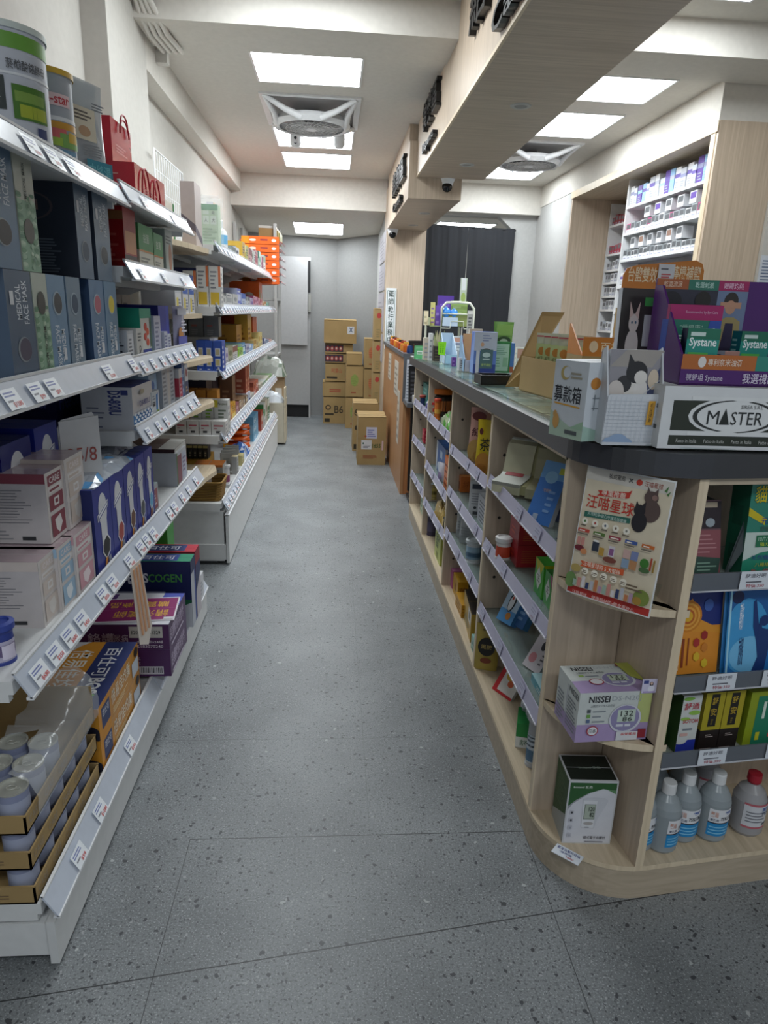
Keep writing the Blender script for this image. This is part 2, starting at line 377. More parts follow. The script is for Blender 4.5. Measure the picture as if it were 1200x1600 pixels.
panel(-.46, .14, 3.02, 3.62, 2.858, 'unseen led panel added in the raised ceiling above the camera view')  # unseen twin of the panel on the right, added to light the foreground
panel(1.33, 1.93, 3.02, 3.62, 2.858, 'led panel in the raised ceiling at the top right corner')
panel(-.47, .10, 8.55, 9.15, 2.327, 'led panel over the stacked cartons in the lower far ceiling', 2.270)
panel(1.20, 1.86, 8.35, 8.9, 2.405, 'led panel in the back room above the dark curtain')

# ------------------------------------------------------------------ ceiling fans
def ceiling_fan(cx, cy, label):
    t = thing('ceiling_fan', label, 'ceiling fan', (cx, cy, 2.72), 0, 'square recessed ceiling fans')
    g = G()                                        # square frame flush with the ceiling
    for a in ((-.33, .33, -.40, -.36), (-.33, .33, .36, .40), (-.33, -.29, -.36, .36), (.29, .33, -.36, .36)): g.box(a[0], a[1], a[2], a[3], -.012, .0, WHITE)
    g.poly([(-.29, -.36, -.002), (-.29, .36, -.002), (.29, .36, -.002), (.29, -.36, -.002)], '8d8b8b'); g.build('frame', t)
    g = G()                                        # round grille in a bowed cross shell
    R = .225
    g.lathe([(R+.03, -.055), (R+.045, -.085), (R+.015, -.112), (R, -.105)], 0, 0, WHITE, 36)
    for k in range(4):
        a = math.pi/4+k*math.pi/2; c, s_ = math.cos(a), math.sin(a)
        ex, ey = (.30 if c > 0 else -.30), (.37 if s_ > 0 else -.37)
        for da in (-.5, .5):
            bx, by = (R+.02)*math.cos(a+da), (R+.02)*math.sin(a+da)
            mx, my = (bx+ex)/2*.93, (by+ey)/2*.93
            g.tube([(bx, by, -.09), (mx, my, -.06), (ex, ey, -.008)], [.026, .020, .015], WHITE, 8)
    g.build('shell', t)
    g = G()
    for r in (.03, .06, .09, .12, .15, .18):
        g.tube([(r*math.cos(2*math.pi*i/28), r*math.sin(2*math.pi*i/28), -.112) for i in range(28)], .0025, 'cfcfcf', 5, True)
    for i in range(28):
        a = 2*math.pi*i/28; g.tube([(.03*math.cos(a), .03*math.sin(a), -.111), (.12*math.cos(a+.2), .12*math.sin(a+.2), -.113), (.2*math.cos(a+.35), .2*math.sin(a+.35), -.108)], .0025, 'd8d8d8', 4)
    g.lathe([(.0, -.120), (.035, -.118), (.04, -.105)], 0, 0, WHITE, 18); g.build('grille', t)
    g = G()                                        # the blades at rest behind the grille
    for i in range(5):
        a = 2*math.pi*i/5; c, s_ = math.cos(a), math.sin(a)
        g.slab([(.03*c-.02*s_, .03*s_+.02*c, -.075), (.18*c-.05*s_, .18*s_+.05*c, -.085), (.18*c+.04*s_, .18*s_-.04*c, -.06), (.03*c+.02*s_, .03*s_-.02*c, -.06)], (0, 0, .003), '9a9a9c')
    g.build('blades', t)
    g = G(); g.box(-.05, .05, -.05, .05, -.06, -.004, '77777a'); g.build('motor', t)
    return t
ceiling_fan(-.165, 5.38, 'square white ceiling fan in the left half, two small cameras hanging behind it')
ceiling_fan(1.62, 6.22, 'square white ceiling fan over the dispensary side, right of the oak bulkhead')

def dome_camera(x, y, z, rz, label, s=1.):
    t = thing('security_camera', label, 'camera', (x, y, z), rz)
    g = G(); g.lathe([(.0, -.062), (.022, -.060), (.036, -.045), (.042, -.02), (.05, 0), (0, 0)][::1], 0, 0, WHITE, 20); g.v = [(a*s, b*s, c*s) for a, b, c in g.v]; g.build('housing', t)
    g = G(); R = .031
    for i in range(6):
        t0, t1 = math.pi/2*i/6, math.pi/2*(i+1)/6
        vs = []
        for tt in (t0, t1):
            for k in range(18):
                a = 2*math.pi*k/18; vs.append((R*math.cos(tt)*math.cos(a), -.02-R*.75*math.sin(tt), -.045+R*math.cos(tt)*math.sin(a)))
        g.add(vs, [(k, (k+1) % 18, 18+(k+1) % 18, 18+k) for k in range(18)], mat('0c0d10', .08), True)
    g.v = [(a*s, b*s, c*s) for a, b, c in g.v]; g.build('lens_dome', t)
    return t
dome_camera(0.835, 5.529, 2.36, -.15, 'white dome camera with black eye under the long oak bulkhead end', 1.25)
dome_camera(.60, 7.52, 2.214, -.1, 'small white dome camera at the top of the oak column', 1.2)
def bullet_camera(x, y, z, label, front=True):
    t = thing('security_camera', label, 'camera', (x, y, z), 0)
    g = G(); g.lathe([(.0, -.13), (.03, -.125), (.042, -.10), (.045, -.06), (.04, -.03), (.05, 0)], 0, 0, WHITE, 20); g.build('housing', t)
    if front:
        g = G()
        for zz in (-.075, -.105): g.lathe([(0, 0), (.010, .001), (.012, .004)], 0, 0, BLACK, 14); 
        g = G()
        for zz in (-.07, -.10): g.add([(.011*math.cos(k*math.pi/6), -.046+(.006 if zz < -.09 else 0), zz+.011*math.sin(k*math.pi/6)) for k in range(12)], [tuple(range(12))], BLACK)
        g.build('lens', t)
bullet_camera(-.30, 5.80, 2.70, 'white hanging camera with two black lenses behind the left ceiling fan')
bullet_camera(.03, 5.80, 2.71, 'plain white hanging camera right of the two-lensed one', False)

# cable bundle along the soffit, top left
t = thing('cable_bundle', 'white trunking cables clipped in the corner above the left soffit beam', 'cables', (-.93, 3.9, 2.7))
for i in range(4):
    o = .030*i; part(G().tube([(-.955+o*.55, 3.1, 2.835-o*.1), (-.95+o*.6, 3.5, 2.825-o*.25), (-.945+o*.75, 3.80, 2.79-o*.2), (-.935+o*.9, 3.86, 2.72), (-.93+o*1.0, 4.0, 2.685), (-.92+o*1.1, 4.26, 2.69)], .013, 'd9d6cf', 8), 'cable', t)
part(G().box(-.965, -.905, 4.27, 4.33, 2.64, 2.70, 'd3d0ca'), 'junction_box', t)

# ================================================================== SHELVING ALONG THE LEFT WALL
RAILM = mat('c3cad6', .22, spec=.7); SHELF = mat('dcdddc', .4); UNDER = mat('c6c6c4', .5); BACKP = mat('bdbcb8', .6)
TAGW = mat('eef2f6', .35)
XB, XF = -1.03, -.565                      # back of the units, front lip of the shelves
def shelf_part(par, y0, y1, lip, tags, rng, bigtags=(), xf=XF, up=True):
    g = G(); zt = lip+.035
    g.box(XB+.02, xf-.035, y0+.004, y1-.004, zt-.028, zt, SHELF)
    g.box(XB+.02, xf-.045, y0+.004, y0+.02, zt-.045, zt-.028, SHELF); g.box(XB+.02, xf-.045, y1-.02, y1-.004, zt-.045, zt-.028, SHELF)
    g.box(XB+.12, XB+.16, y0+.03, y1-.03, zt-.05, zt-.028, UNDER); g.box(xf-.17, xf-.14, y0+.03, y1-.03, zt-.05, zt-.028, UNDER)
    s = part(g, 'shelf', par)
    O = Vector(par.location)
    def kid(gg, nm):
        o = gg.build(nm); o.data.transform(Matrix.Translation(-O)); o.parent = s; return o
    g = G()                                    # slanted ticket rail with a lip
    a = (xf-.030, zt+.018); b = (xf, lip)
    g.slab([(a[0], y0+.003, a[1]), (b[0], y0+.003, b[1]), (b[0], y1-.003, b[1]), (a[0], y1-.003, a[1])], (-.004, 0, -.001), RAILM)
    g.box(b[0]-.012, b[0]+.002, y0+.003, y1-.003, lip-.004, lip+.002, WHITE)
    g.box(a[0]-.004, a[0]+.003, y0+.003, y1-.003, a[1]-.003, a[1]+.002, WHITE)
    kid(g, 'ticket_rail')
    dx, dz = b[0]-a[0], b[1]-a[1]; L = math.hypot(dx, dz); nx, nz = -dz/L, dx/L
    for (ty, w, hh) in tags:
        g = G(); f = F(g, (b[0]+nx*.003+.001-dx/L*.003, ty, b[1]+nz*.003-dz/L*.003), (0, 1, 0), (-dx/L, 0, -dz/L), w, hh)
        f.rect(0, 0, 1, 1, TAGW); f.lines(.1, .62, .9, .92, 2, '7d86b8'); f.lines(.12, .36, .55, .55, 1, '8a8a92')
        f.text(.35, .08, .92, .34, rng.choice(['$350', '$1280', '$99', '$450', '$680', '$250']), 'd0605e', .02)
        kid(g, 'price_tag')
    # brackets under the shelf ends
    for yy in (y0+.012, y1-.016):
        g = G(); g.slab([(XB+.02, yy, zt-.03), (XB+.30, yy, zt-.03), (XB+.22, yy, zt-.06), (XB+.02, yy, zt-.14)], (0, .003, 0), SHELF)
        kid(g, 'bracket')
    return s
def unit(label, y0, y1, lips, base_lip, tags, top, tall_base=False, xf=XF, grp=None):
    t = thing('shelving_unit', label, 'shelving unit', (-.8, (y0+y1)/2, 0), 0, grp)
    rng = random.Random(int(y0*100))
    g = G(); g.box(XB, XB+.015, y0+.02, y1-.02, .05, top, BACKP)
    for k in range(int((top-.3)/.30)): g.box(XB+.015, XB+.016, y0+.03, y1-.03, .3+k*.30, .302+k*.30, '908f8b')
    part(g, 'back_panel', t)
    for yy in (y0, y1-.025):
        g = G(); g.box(XB-.02, XB+.022, yy, yy+.025, .02, top+.01, WPAINT)
        for k in range(int(top/.05)-2): g.box(XB+.022, XB+.0225, yy+.008, yy+.016, .08+k*.05, .105+k*.05, '5a5a5a')
        part(g, 'upright', t)
    g = G(); zb = base_lip
    if tall_base:
        g.box(XB+.02, xf-.03, y0+.01, y1-.01, .02, zb-.01, SHELF); g.box(XB+.02, xf-.02, y0+.004, y1-.004, .03, .12, WPAINT)
        g.box(xf-.018, xf-.002, y0, y1, .012, zb-.03, WPAINT); g.box(xf-.022, xf+.004, y0, y1, zb-.034, zb-.026, WHITE)
    else:
        g.box(XB+.02, xf-.03, y0+.006, y1-.006, .03, zb-.02, SHELF); g.box(xf-.03, xf-.012, y0, y1, .012, zb-.012, WPAINT)
    part(g, 'base_cabinet', t)
    for yy in (y0+.06, y1-.06): part(G().lathe([(.0, 0), (.022, 0), (.022, .012), (.012, .016), (.012, .032)], xf-.06, yy, BLACK, 14), 'foot', t)
    for i, z in enumerate([base_lip]+list(lips)):
        tg = tags[i]
        if isinstance(tg, int): tg = [(y0+(k+.15+rng.uniform(0, .3))*(y1-y0)/tg, .045 if not tall_base else .05, .038) for k in range(tg)]
        shelf_part(t, y0, y1, z, tg, rng, xf=xf-(.002 if i == 0 else 0))
    return t
YA, YJ, YB = 1.197, 2.11, 3.02
unit('nearest white steel shelving unit at the left edge, holding mask boxes and can trays', YA, YJ, [.665, 1.205, 1.657], .137,
     [[(1.32, .06, .04), (1.47, .06, .04), (1.74, .06, .04)], [(1.23, .06, .04), (1.31, .06, .04), (1.39, .06, .04), (1.47, .06, .04), (1.62, .06, .04), (1.70, .06, .04), (1.86, .06, .04), (1.98, .06, .04), (2.05, .05, .04)],
      [(1.25, .06, .04), (1.36, .06, .04), (1.44, .06, .04), (1.80, .07, .04), (2.03, .06, .04)], [(1.45, .07, .04), (1.55, .07, .04), (1.66, .07, .04)]], 2.0)
unit('second white steel shelving unit from the camera, purple cartons on its base shelf', YJ, YB, [.659, .987, 1.193, 1.464, 1.671], .137,
     [2, [(2.13, .06, .04), (2.36, .06, .04), (2.44, .06, .04), (2.58, .05, .04), (2.70, .05, .04), (2.85, .05, .04)], 7, 8, 3, 2], 2.0)
far = [(3.66, 4.53), (4.53, 5.40), (5.40, 6.27), (6.27, 7.12)]
names = ['first white unit beyond the oak planks, woven basket on its base', 'second white unit beyond the oak planks, along the left wall',
         'third white unit beyond the oak planks, along the left wall', 'farthest white shelving unit of the left wall, orange bags hanging at its end']
for (a, b), n in zip(far, names): unit(n, a, b, [.697, 1.035, 1.359, 1.654], .322, [9, 9, 9, 8, 6], 1.72, True, XF+.004)

# oak planks bridging the gap between the two runs of shelving
for z, lab in ((1.655, 'topmost oak plank bridging the gap between the white units'), (1.155, 'oak plank in the gap level with the syringes shelf'), (.935, 'oak plank in the gap below the white supplement boxes'), (.585, 'lowest oak plank bridging the gap behind the brown boxes')):
    g = G(); pts = [(-1.03, 3.03), (-.66, 3.03)]+[(-.66+.045*math.sin(t*math.pi/12), 3.03+.30*t/6) for t in range(1, 7)]+[(-.59, 3.50), (-.62, 3.62), (-1.03, 3.62)]
    g.prism(pts, z-.022, z, OAKY, OAKE); tag(g.build('corner_shelf'), lab, 'shelf', 'oak planks in the gap of the left shelving')

# ------------------------------------------------------------------ top shelf, near unit
def can(label, cx, cy, z, r, h, body, lid, bands, art=None, name='milk_powder_can', cat='can'):
    t = thing(name, label, cat, (cx, cy, z)); g = G()
    g.lathe([(0, 0), (r, 0), (r, .006), (r-.002, .01), (r-.002, h-.02), (r, h-.015), (r, h-.004)], 0, 0, body, 40)
    for (a, b, c) in bands: g.lathe([(r-.001, a*h), (r-.001, b*h)], 0, 0, c, 40)
    for a in (art or []):              # printed patches wrapped on the cylinder: t0,t1 (deg), z0,z1, colour | text
        t0, t1, z0, z1 = [q for q in a[:4]]; rr = r+.0004+.0003*len(g.mats)*.2
        if len(a) == 5:
            n = 8; vs = []
            for zz in (z0, z1):
                for k in range(n+1): q = math.radians(t0+(t1-t0)*k/n); vs.append((rr*math.cos(q), rr*math.sin(q), zz*h))
            g.add(vs, [(k, k+1, n+2+k, n+1+k) for k in range(n)], a[4])
        else:
            vs, fs, _ = glyphs(a[4], .012); P = []
            for u, v in vs: q = math.radians(t0+(t1-t0)*u); P.append(((rr+.0006)*math.cos(q), (rr+.0006)*math.sin(q), (z0+(z1-z0)*v)*h))
            g.add(P, [tuple(f) for f in fs], a[5])
    g.build('can_body', t)
    g = G(); g.lathe([(r-.002, h-.006), (r+.003, h-.012), (r+.003, h), (r-.006, h+.003), (r-.008, h-.001), (0, h-.001)], 0, 0, lid, 40); g.build('lid', t)
    return t
zt = 1.692
can('large white and green powder can at the top left corner', -.700, 1.690, zt, .088, .235, 'c9cdd6', 'd3dcd6', [(.80, .92, '6fa544'), (.60, .62, 'e8ebee')],
    [(-58, -8, .26, .53, '4d7a2c'), (-50, -10, .28, .38, 'a8b53a'), (-55, -12, .40, .48, '7fa04a'), (-62, -6, .64, .72, '菸鹼酸鉻酵母', '55585c'), (-105, -66, .32, .58, '1d2b26'), (-98, -72, .36, .48, '酪', 'e8e8e6'), (-28, -12, .14, .22, '3d4878'), (-100, -70, .62, .68, '8fae4c')])
can('silver can with yellow lid and fruit pictures on the top shelf', -.685, 1.870, zt, .064, .215, 'aeb3ba', 'dbb040', [(.50, .54, 'e6e8ea'), (.42, .49, 'd39a3a')],
    [(-72, -14, .64, .76, 'f0d2d4'), (-69, -17, .66, .74, 'e-star', 'c83844'), (-95, -30, .28, .42, 'd86a6a'), (-45, 10, .24, .38, '7fae5a'), (-80, -35, .05, .16, 'e5c22e'), (-50, 5, .04, .14, 'd9622e'), (-75, -5, .17, .22, '6f9cba'), (-85, -60, .30, .40, 'c03a3a'), (-60, -40, .25, .33, 'a8c850'), (-25, 5, .30, .40, 'd8b040')])
# glossy resealable pouch
def pouch(name, label, cat, cx, cy, z, w, h, d, m, art, rz=0., lean=0., header=None, group=None, back=None):
    g = G(); N, M_ = 8, 10
    for side in (1, -1):
        vs = []; fs = []
        for j in range(M_+1):
            v = j/M_; th = d/2*max(0., math.sin(math.pi*min(1, v*.9+.06)))**.6
            for i in range(N+1):
                u = i/N; k = max(0., math.sin(math.pi*u))**.5; wv = w*(.5+.02*math.sin(v*7))
                vs.append(((u-.5)*2*wv, -side*(th*k*.9+.0006*math.sin(9*u+5*v)), v*h))
        for j in range(M_):
            for i in range(N): a = j*(N+1)+i; fs.append((a, a+1, a+N+2, a+N+1) if side > 0 else (a, a+N+1, a+N+2, a+1))
        g.add(vs, fs, m, True)
    f = F(g, (-w/2, -d/2-.0008, 0), (1, 0, 0), (0, 0, 1), w, h); f.run(art)
    o = g.build(name, None, (cx, cy, z), rz, (lean, 0, rz)); return tag(o, label, cat, group)
pouch('zip_pouch', 'clear silvery zip pouch with teal label standing on the top shelf', 'pouch', -.655, 2.035, zt, .15, .25, .05, mat('b9c2c8', .15, alpha=.8), [('r', .1, .42, .62, .72, 'e3d9c3'), ('l', .14, .60, .55, .70, 3, '6a6259'), ('e', .35, .5, .14, .05, 'c09a78'), ('l', .3, .28, .9, .40, 5, '8b9094'), ('r', .35, .04, .97, .25, '2f8aa0'), ('t', .4, .07, .92, .23, '中將湯', '6fc0cc'), ('l', .55, .72, .9, .80, 3, '7a8088')], 1.15)
zt = 1.706
RED = 'c01c33'
def handbag(label, x0, x1, yy, z, h, art, loops):
    t = thing('gift_bag', label, 'gift bag', ((x0+x1)/2, (yy[0]+yy[1])/2, z), 0, 'red gift bags on the top shelf')
    g = G(); w, d = (x1-x0)/2, (yy[1]-yy[0])/2; m = mat(RED, .12, coat=.5)
    g.box(-w, w, -d, d, 0, h, m); FACE(g, '-y', -w, w, -d, d, 0, h).run(art)
    FACE(g, '+x', -w, w, -d, d, 0, h).run([('l', .2, .3, .8, .5, 3, 'd88a86')]); g.build('bag', t)
    for s in loops:
        g = G(); g.tube([(w+.006, s[1]+s[2]*math.cos(math.pi*q/10), s[3]+s[4]*math.sin(math.pi*q/10)*(1 if s[4] > 0 else 1)) for q in range(11)], .0028, 'b3142a', 6); g.build('handle', t)
BY0, BY1, BH = 2.381, 2.775, 0.111
handbag('lower red glossy gift bag on the top shelf, white label on its side', -.90, -.62, (BY0, BY1), zt, BH, [('r', .2, .12, .72, .52, 'e6e2de'), ('e', .36, .34, .05, .08, '2a2a2c'), ('r', .56, .22, .64, .34, '2a2a2c'), ('l', .1, .68, .85, .84, 3, 'e2a6a0')], [(.092, -.09, .05, .02, .09), (.092, .05, .05, .01, .09)])
handbag('upper red glossy gift bag standing on the lower one', -.84, -.69, (2.405, 2.625), zt+BH+.001, 0.13, [('r', .3, .2, .75, .45, 'd8705e'), ('l', .2, .6, .85, .8, 3, 'd98c84')], [(.03, .02, .04, .13, .03), (.045, .02, .05, .10, .045)])
pack('small_carton', 'pinkish carton at the end of the second unit top shelf', 'carton', -.80, -.66, 2.76, 2.86, zt, .10, 'b56a60', {'-y': [('l', .2, .2, .8, .6, 3, 'd9b0a6')]})
pack('snack_box', 'white and orange snack box lying by the grey gift box', 'box', -.86, -.70, 3.10, 3.30, 1.656, .16, 'd9d2c6', {'-y': [('r', 0, .45, 1, .7, 'c9742e'), ('r', 0, .7, 1, 1, 'cfd3d8'), ('l', .1, .08, .8, .36, 4, 'a09a92')], '+x': [('l', .1, .1, .9, .5, 4, '9a948c'), ('r', .85, 0, 1, 1, '3e7d46')]})
pack('gift_box', 'tall pale grey gift box with a dark slanted band', 'box', -0.696, -0.632, 3.42, 3.58, 1.657, 0.275, 'c5b9b6', {'-y': [('p', [(0, .40), (1, .22), (1, .34), (0, .52)], '6e6672')], '+x': [('p', [(0, .22), (1, .05), (1, .17), (0, .34)], '6e6672')]})
def wire_fence(label, y0, y1, x, z0, z1):
    t = thing('wire_fence', label, 'wire divider', (x, (y0+y1)/2, z0)); L = (y1-y0)/2; h = z1-z0
    g = G(); g.tube([(0, -L, 0), (0, -L, h), (0, L, h), (0, L, 0)], .005, WHITE, 6); g.build('frame', t)
    g = G(); n = int((y1-y0)/.05)
    for i in range(1, n): g.tube([(0, -L+2*L*i/n, 0), (0, -L+2*L*i/n, h)], .0028, WHITE, 5)
    for k in range(1, 5): g.tube([(0, -L, h*k/5), (0, L, h*k/5)], .0024, WHITE, 5)
    g.build('mesh', t)
wire_fence('white wire divider standing on top of the unit behind the red bags', 3.97, 4.66, -.93, 1.69, 2.165)
wire_fence('low white wire divider behind the white bottle on the far top shelf', 5.4, 6.2, -.93, 1.69, 1.93)

# ------------------------------------------------------------------ mask boxes, two layers
def face_mask(title='MEDICAL FACE MASK', hole='1b2028', flip=False, txt='d5dbe2', sticker=True, bg=None):
    L = []
    if bg: L += bg
    a = ('MEDICAL\nFACE MASK')
    if not flip:
        L += [('t', .34, .53, .80, .92, a, txt, .014, 90, False), ('e', .5, .30, .26, .115, '8a9298'), ('e', .53, .30, .23, .105, hole)]
        if sticker: L += [('r', .12, .70, .26, .82, 'd8dade')]
    else:
        L += [('t', .25, .08, .80, .50, a, txt, .014, -90, False), ('e', .5, .72, .27, .12, '9fb0bc'), ('e', .53, .72, .23, .105, hole)]
        if sticker: L += [('r', .62, .14, .78, .26, 'd8dade')]
    return L
LEAF = [('r', 0, 0, 1, .62, '86a98c'), ('d', [(.5+.43*math.sin(i*2.1), .03+.66*((i*37) % 61)/61, .07+.05*(i % 3), .018+.006*(i % 2), ['5d8468', '9dbb9f', 'b8cdb4', '6f9674'][i % 4]) for i in range(60)])]
zm = 1.24; hm = .212
def mask_pair(items, z, h, layer):
    for (lab, ys, base, art, side) in items:
        a, b = ys
        pack('mask_box', lab, 'mask box', -.82, -.607, a, b-.002, z, h, base, {'+x': art, '-y': side}, group='boxes of face masks on the second shelf')
DK = [('t', .3, .58, .75, .90, '中', '6e5a58', .02), ('e', .5, .74, .27, .15, '4a4348'), ('e', .5, .74, .24, .135, '222b3a'), ('t', .34, .64, .66, .84, '中', '77605c', .03), ('l', .2, .05, .5, .42, 12, '5a6470'), ('l', .56, .05, .82, .42, 12, '5a6470')]
mask_pair([
 ('slate mask box low at the left edge, dark side with pale emblem', (1.377, 1.495), '4a5c72', face_mask(hole='4c4458'), DK),
 ('green leaf patterned mask box in the lower layer', (1.498, 1.574), 'b5bcae', LEAF+[('t', .5, .1, .66, .5, 'MEDICAL MASK', '4a4f48', .01, -90, False), ('e', .5, .72, .27, .11, '3f3c33')], DK),
 ('blue mask box right of the green one, lower layer', (1.574, 1.674), '6a8ba8', face_mask(flip=True, hole='39383a'), DK),
 ('blue mask box with dark blue hole, lower layer', (1.682, 1.774), '6d8294', face_mask(flip=True, hole='26405a'), DK),
 ('blue mask box with a pink mask in its oval hole', (1.836, 1.946), '56789a', face_mask(flip=True, hole='b05a6a'), [('r', 0, 0, 1, 1, '2d4668')]),
 ('blue mask box with a yellow mask in its oval hole', (1.952, 2.057), '5b7f9c', face_mask(flip=True, hole='d8c22c'), DK)], zm, hm, 0)
z2 = zm+hm+.001
mask_pair([
 ('slate blue mask box in the upper layer, nearest the camera', (1.334, 1.465), '55708a', face_mask(hole='2b221f', sticker=False), DK),
 ('green leaf patterned mask box in the upper layer', (1.468, 1.557), 'bbbdae', LEAF+[('t', .42, .64, .55, .95, 'MEDICAL MASK', '4a4f48', .01, 90, False), ('e', .5, .36, .27, .11, '4b463a')], DK)], z2, hm, 1)
mask_pair([
 ('slate mask box whose dark side shows a round emblem, upper layer', (1.784, 1.886), '556a80', face_mask(hole='22384e'), [('r', 0, 0, 1, 1, '222b3a')]+DK),
 ('rightmost slate mask box of the upper layer beside the red box', (1.915, 2.039), '5c7186', face_mask(hole='26292e'), [('r', 0, 0, 1, 1, '2a3444')])], z2, hm, 1)

# ------------------------------------------------------------------ lower shelf of the near unit
def mascot_free(hole, white='d9dade'):        # plain elongated white patch with a faceted window
    hexa = [(.50, .10), (.74, .16), (.80, .30), (.62, .40), (.40, .36), (.30, .22)]
    cx, cy = .55, .25
    sm = [(cx+(a-cx)*.84, cy+(b-cy)*.84) for a, b in hexa]
    return [('e', .5, .70, .24, .20, white), ('r', .34, .30, .68, .66, white), ('p', [(.18, .60), (.82, .70), (.82, .78), (.18, .68)], 'f0f0f0'), ('p', [(.20, .61), (.80, .705), (.80, .765), (.20, .67)], '2a3a86'), ('p', [(.23, .63), (.77, .718), (.77, .752), (.23, .664)], 'e9eaf0'),
            ('p', hexa, 'e8e8ea'), ('p', sm, hole), ('p', [(.35, .02), (.50, .02), (.58, .12), (.46, .13)], 'd08a3a'), ('p', [(.62, .03), (.78, .05), (.74, .12), (.60, .11)], '9aa0b0')]
zd = .70
NAVY = '16206e'
# back: large navy cartons behind the cosmetics
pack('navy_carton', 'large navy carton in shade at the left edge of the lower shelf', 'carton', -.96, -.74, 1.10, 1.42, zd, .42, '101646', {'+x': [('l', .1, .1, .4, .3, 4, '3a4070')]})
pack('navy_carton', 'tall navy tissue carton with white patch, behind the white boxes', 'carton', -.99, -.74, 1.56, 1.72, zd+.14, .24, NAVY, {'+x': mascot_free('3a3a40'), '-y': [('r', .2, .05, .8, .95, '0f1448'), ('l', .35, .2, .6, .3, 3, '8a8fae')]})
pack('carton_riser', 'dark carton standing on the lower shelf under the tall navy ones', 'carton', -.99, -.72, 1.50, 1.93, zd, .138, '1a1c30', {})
pack('navy_carton', 'navy tissue carton with white patch right beside the tall one', 'carton', -.97, -.74, 1.745, 1.89, zd+.14, .25, '1a2a8a', {'+x': mascot_free('8d8a5a')})
# skincare boxes in shrink film
def cream(lab, x0, x1, ya, yb, z, h, tint, pic):
    art = [('r', .0, .0, 1, 1, 'd9d2cf'), ('r', .12, .80, .88, .95, tint), ('t', .2, .83, .8, .92, 'CARE', 'e8dede', .02), ('r', .12, .70, .88, .78, 'e9e4e2'), ('l', .18, .715, .82, .765, 1, tint, .7), ('r', .12, .44, .88, .66, tint), ('r', .36, .49, .64, .61, 'e8e4e2'), ('r', .42, .52, .58, .58, tint), ('r', .12, .06, .88, .38, tint), ('p', [(.3, .30), (.62, .34), (.70, .2), (.5, .08), (.34, .16)], pic)]
    pack('skincare_box', lab, 'skincare box', x0, x1, ya, yb, z, h, 'cdc6c4', {'+x': art, '-y': [('r', 0, .86, 1, 1, tint), ('l', .12, .30, .8, .8, 12, '8e8c8e', .3), ('l', .12, .06, .5, .22, 3, '9a989a', .4), ('l', .6, .05, .85, .16, 1, '3a3a3c')]}, group='white skincare boxes in shrink film', top='b7a3a8', rough=.15)
y1 = 1.609
hb = .155
cream('white and brown skincare box, upper layer, first of two turned to the aisle', -.80, -.645, 1.549, 1.654, zd+hb+.002, .165, '8c4652', 'e4e0de')
cream('pale beige skincare box at the aisle side of the upper layer', -.80, -.640, 1.654, 1.778, zd+hb+.002, .175, 'd3c5ba', 'ddd8d2')
cream('upper layer skincare box at the left edge, its lid maroon', -.97, -.81, 1.549, 1.654, zd+hb+.002, .165, '8c4652', 'e4e0de')
cream('pale cream skincare box, lower layer, with barcode on its near side', -.80, -.630, 1.432, 1.533, zd, hb, 'd6c9c0', 'e2dcd6')
cream('skincare box with light blue panels in the lower layer', -.78, -.622, 1.516, 1.616, zd, hb, '9fbdd4', 'e6ecf0')
cream('skincare box with pink panels in the lower layer', -.78, -.617, 1.606, 1.734, zd, hb, 'cf9aa4', 'efe0e2')
cream('maroon lidded skincare box on the bottom layer at the left edge', -.99, -.83, 1.432, 1.533, zd, hb, '8c4652', 'e4e0de')
# row of navy tissue boxes with film over the top
e = [(152, 178), (178, 207), (207, 228), (228, 240)]
ys5 = [(1.738, 1.877), (1.88, 2.004), (2.008, 2.125), (2.129, 2.236), (2.24, 2.339)]
for (a, b), c, lab in zip(ys5, ['1b1c20', 'a8473f', '6a4632', '4c5254', '5fa8d0'], ['navy mask carton with black window, nearest in the row of five', 'navy mask carton with red window', 'navy mask carton with brown window', 'navy mask carton with grey window', 'navy mask carton with light blue window, last of the row']):
    pack('navy_mask_carton', lab, 'mask carton', -.78, -.61, a, b, zd, .235, '1c2c8c', {'+x': mascot_free(c), '-y': [('r', .75, 0, 1, 1, '14205e')]}, group='navy mask cartons in a row')
# crumpled clear bags on top of the row
def crumple(name, label, cat, x0, x1, y0, y1, z0, z1, m, seed, n=9, parent=None, specks=None):
    r = random.Random(seed); g = G(); vs = []; fs = []
    for j in range(n+1):
        for i in range(n+1):
            u, v = i/n, j/n; e = (math.sin(math.pi*u)*math.sin(math.pi*v))**.5
            vs.append((x0+(x1-x0)*u+r.uniform(-.006, .006), y0+(y1-y0)*v+r.uniform(-.006, .006), z0+(z1-z0)*(e*.75+r.uniform(0, .25)*(e > .05))))
    for j in range(n):
        for i in range(n): a = j*(n+1)+i; fs.append((a, a+1, a+n+2, a+n+1))
    g.add(vs, fs, m)
    b = len(vs); g.add([(p[0], p[1], z0) for p in ((x0, y0), (x1, y0), (x1, y1), (x0, y1))], [(3, 2, 1, 0)], m)
    if specks:
        for q in range(specks[1]):
            k = r.randrange(len(fs)); p = [vs[t] for t in fs[k]]; g.poly([(a_[0], a_[1], a_[2]+.0006) for a_ in p], specks[0])
    o = g.build(name, parent)
    if label: tag(o, label, cat)
    return o
crumple('plastic_film', 'crumpled clear film with blue print over the navy mask cartons', 'plastic bag', -.78, -.61, ys5[0][0]+.01, ys5[2][1], zd+.236, zd+.275, mat('c3ccd8', .1, alpha=.75), 3, 11, None, ('5aa3dc', 14))
crumple('plastic_film', 'silver clear film on the navy cartons behind', 'plastic bag', -.80, -.66, ys5[3][0]-.02, ys5[4][1], zd+.236, zd+.285, mat('b8bcc6', .1, alpha=.7), 4, 9, None, ('e8ecf2', 9))
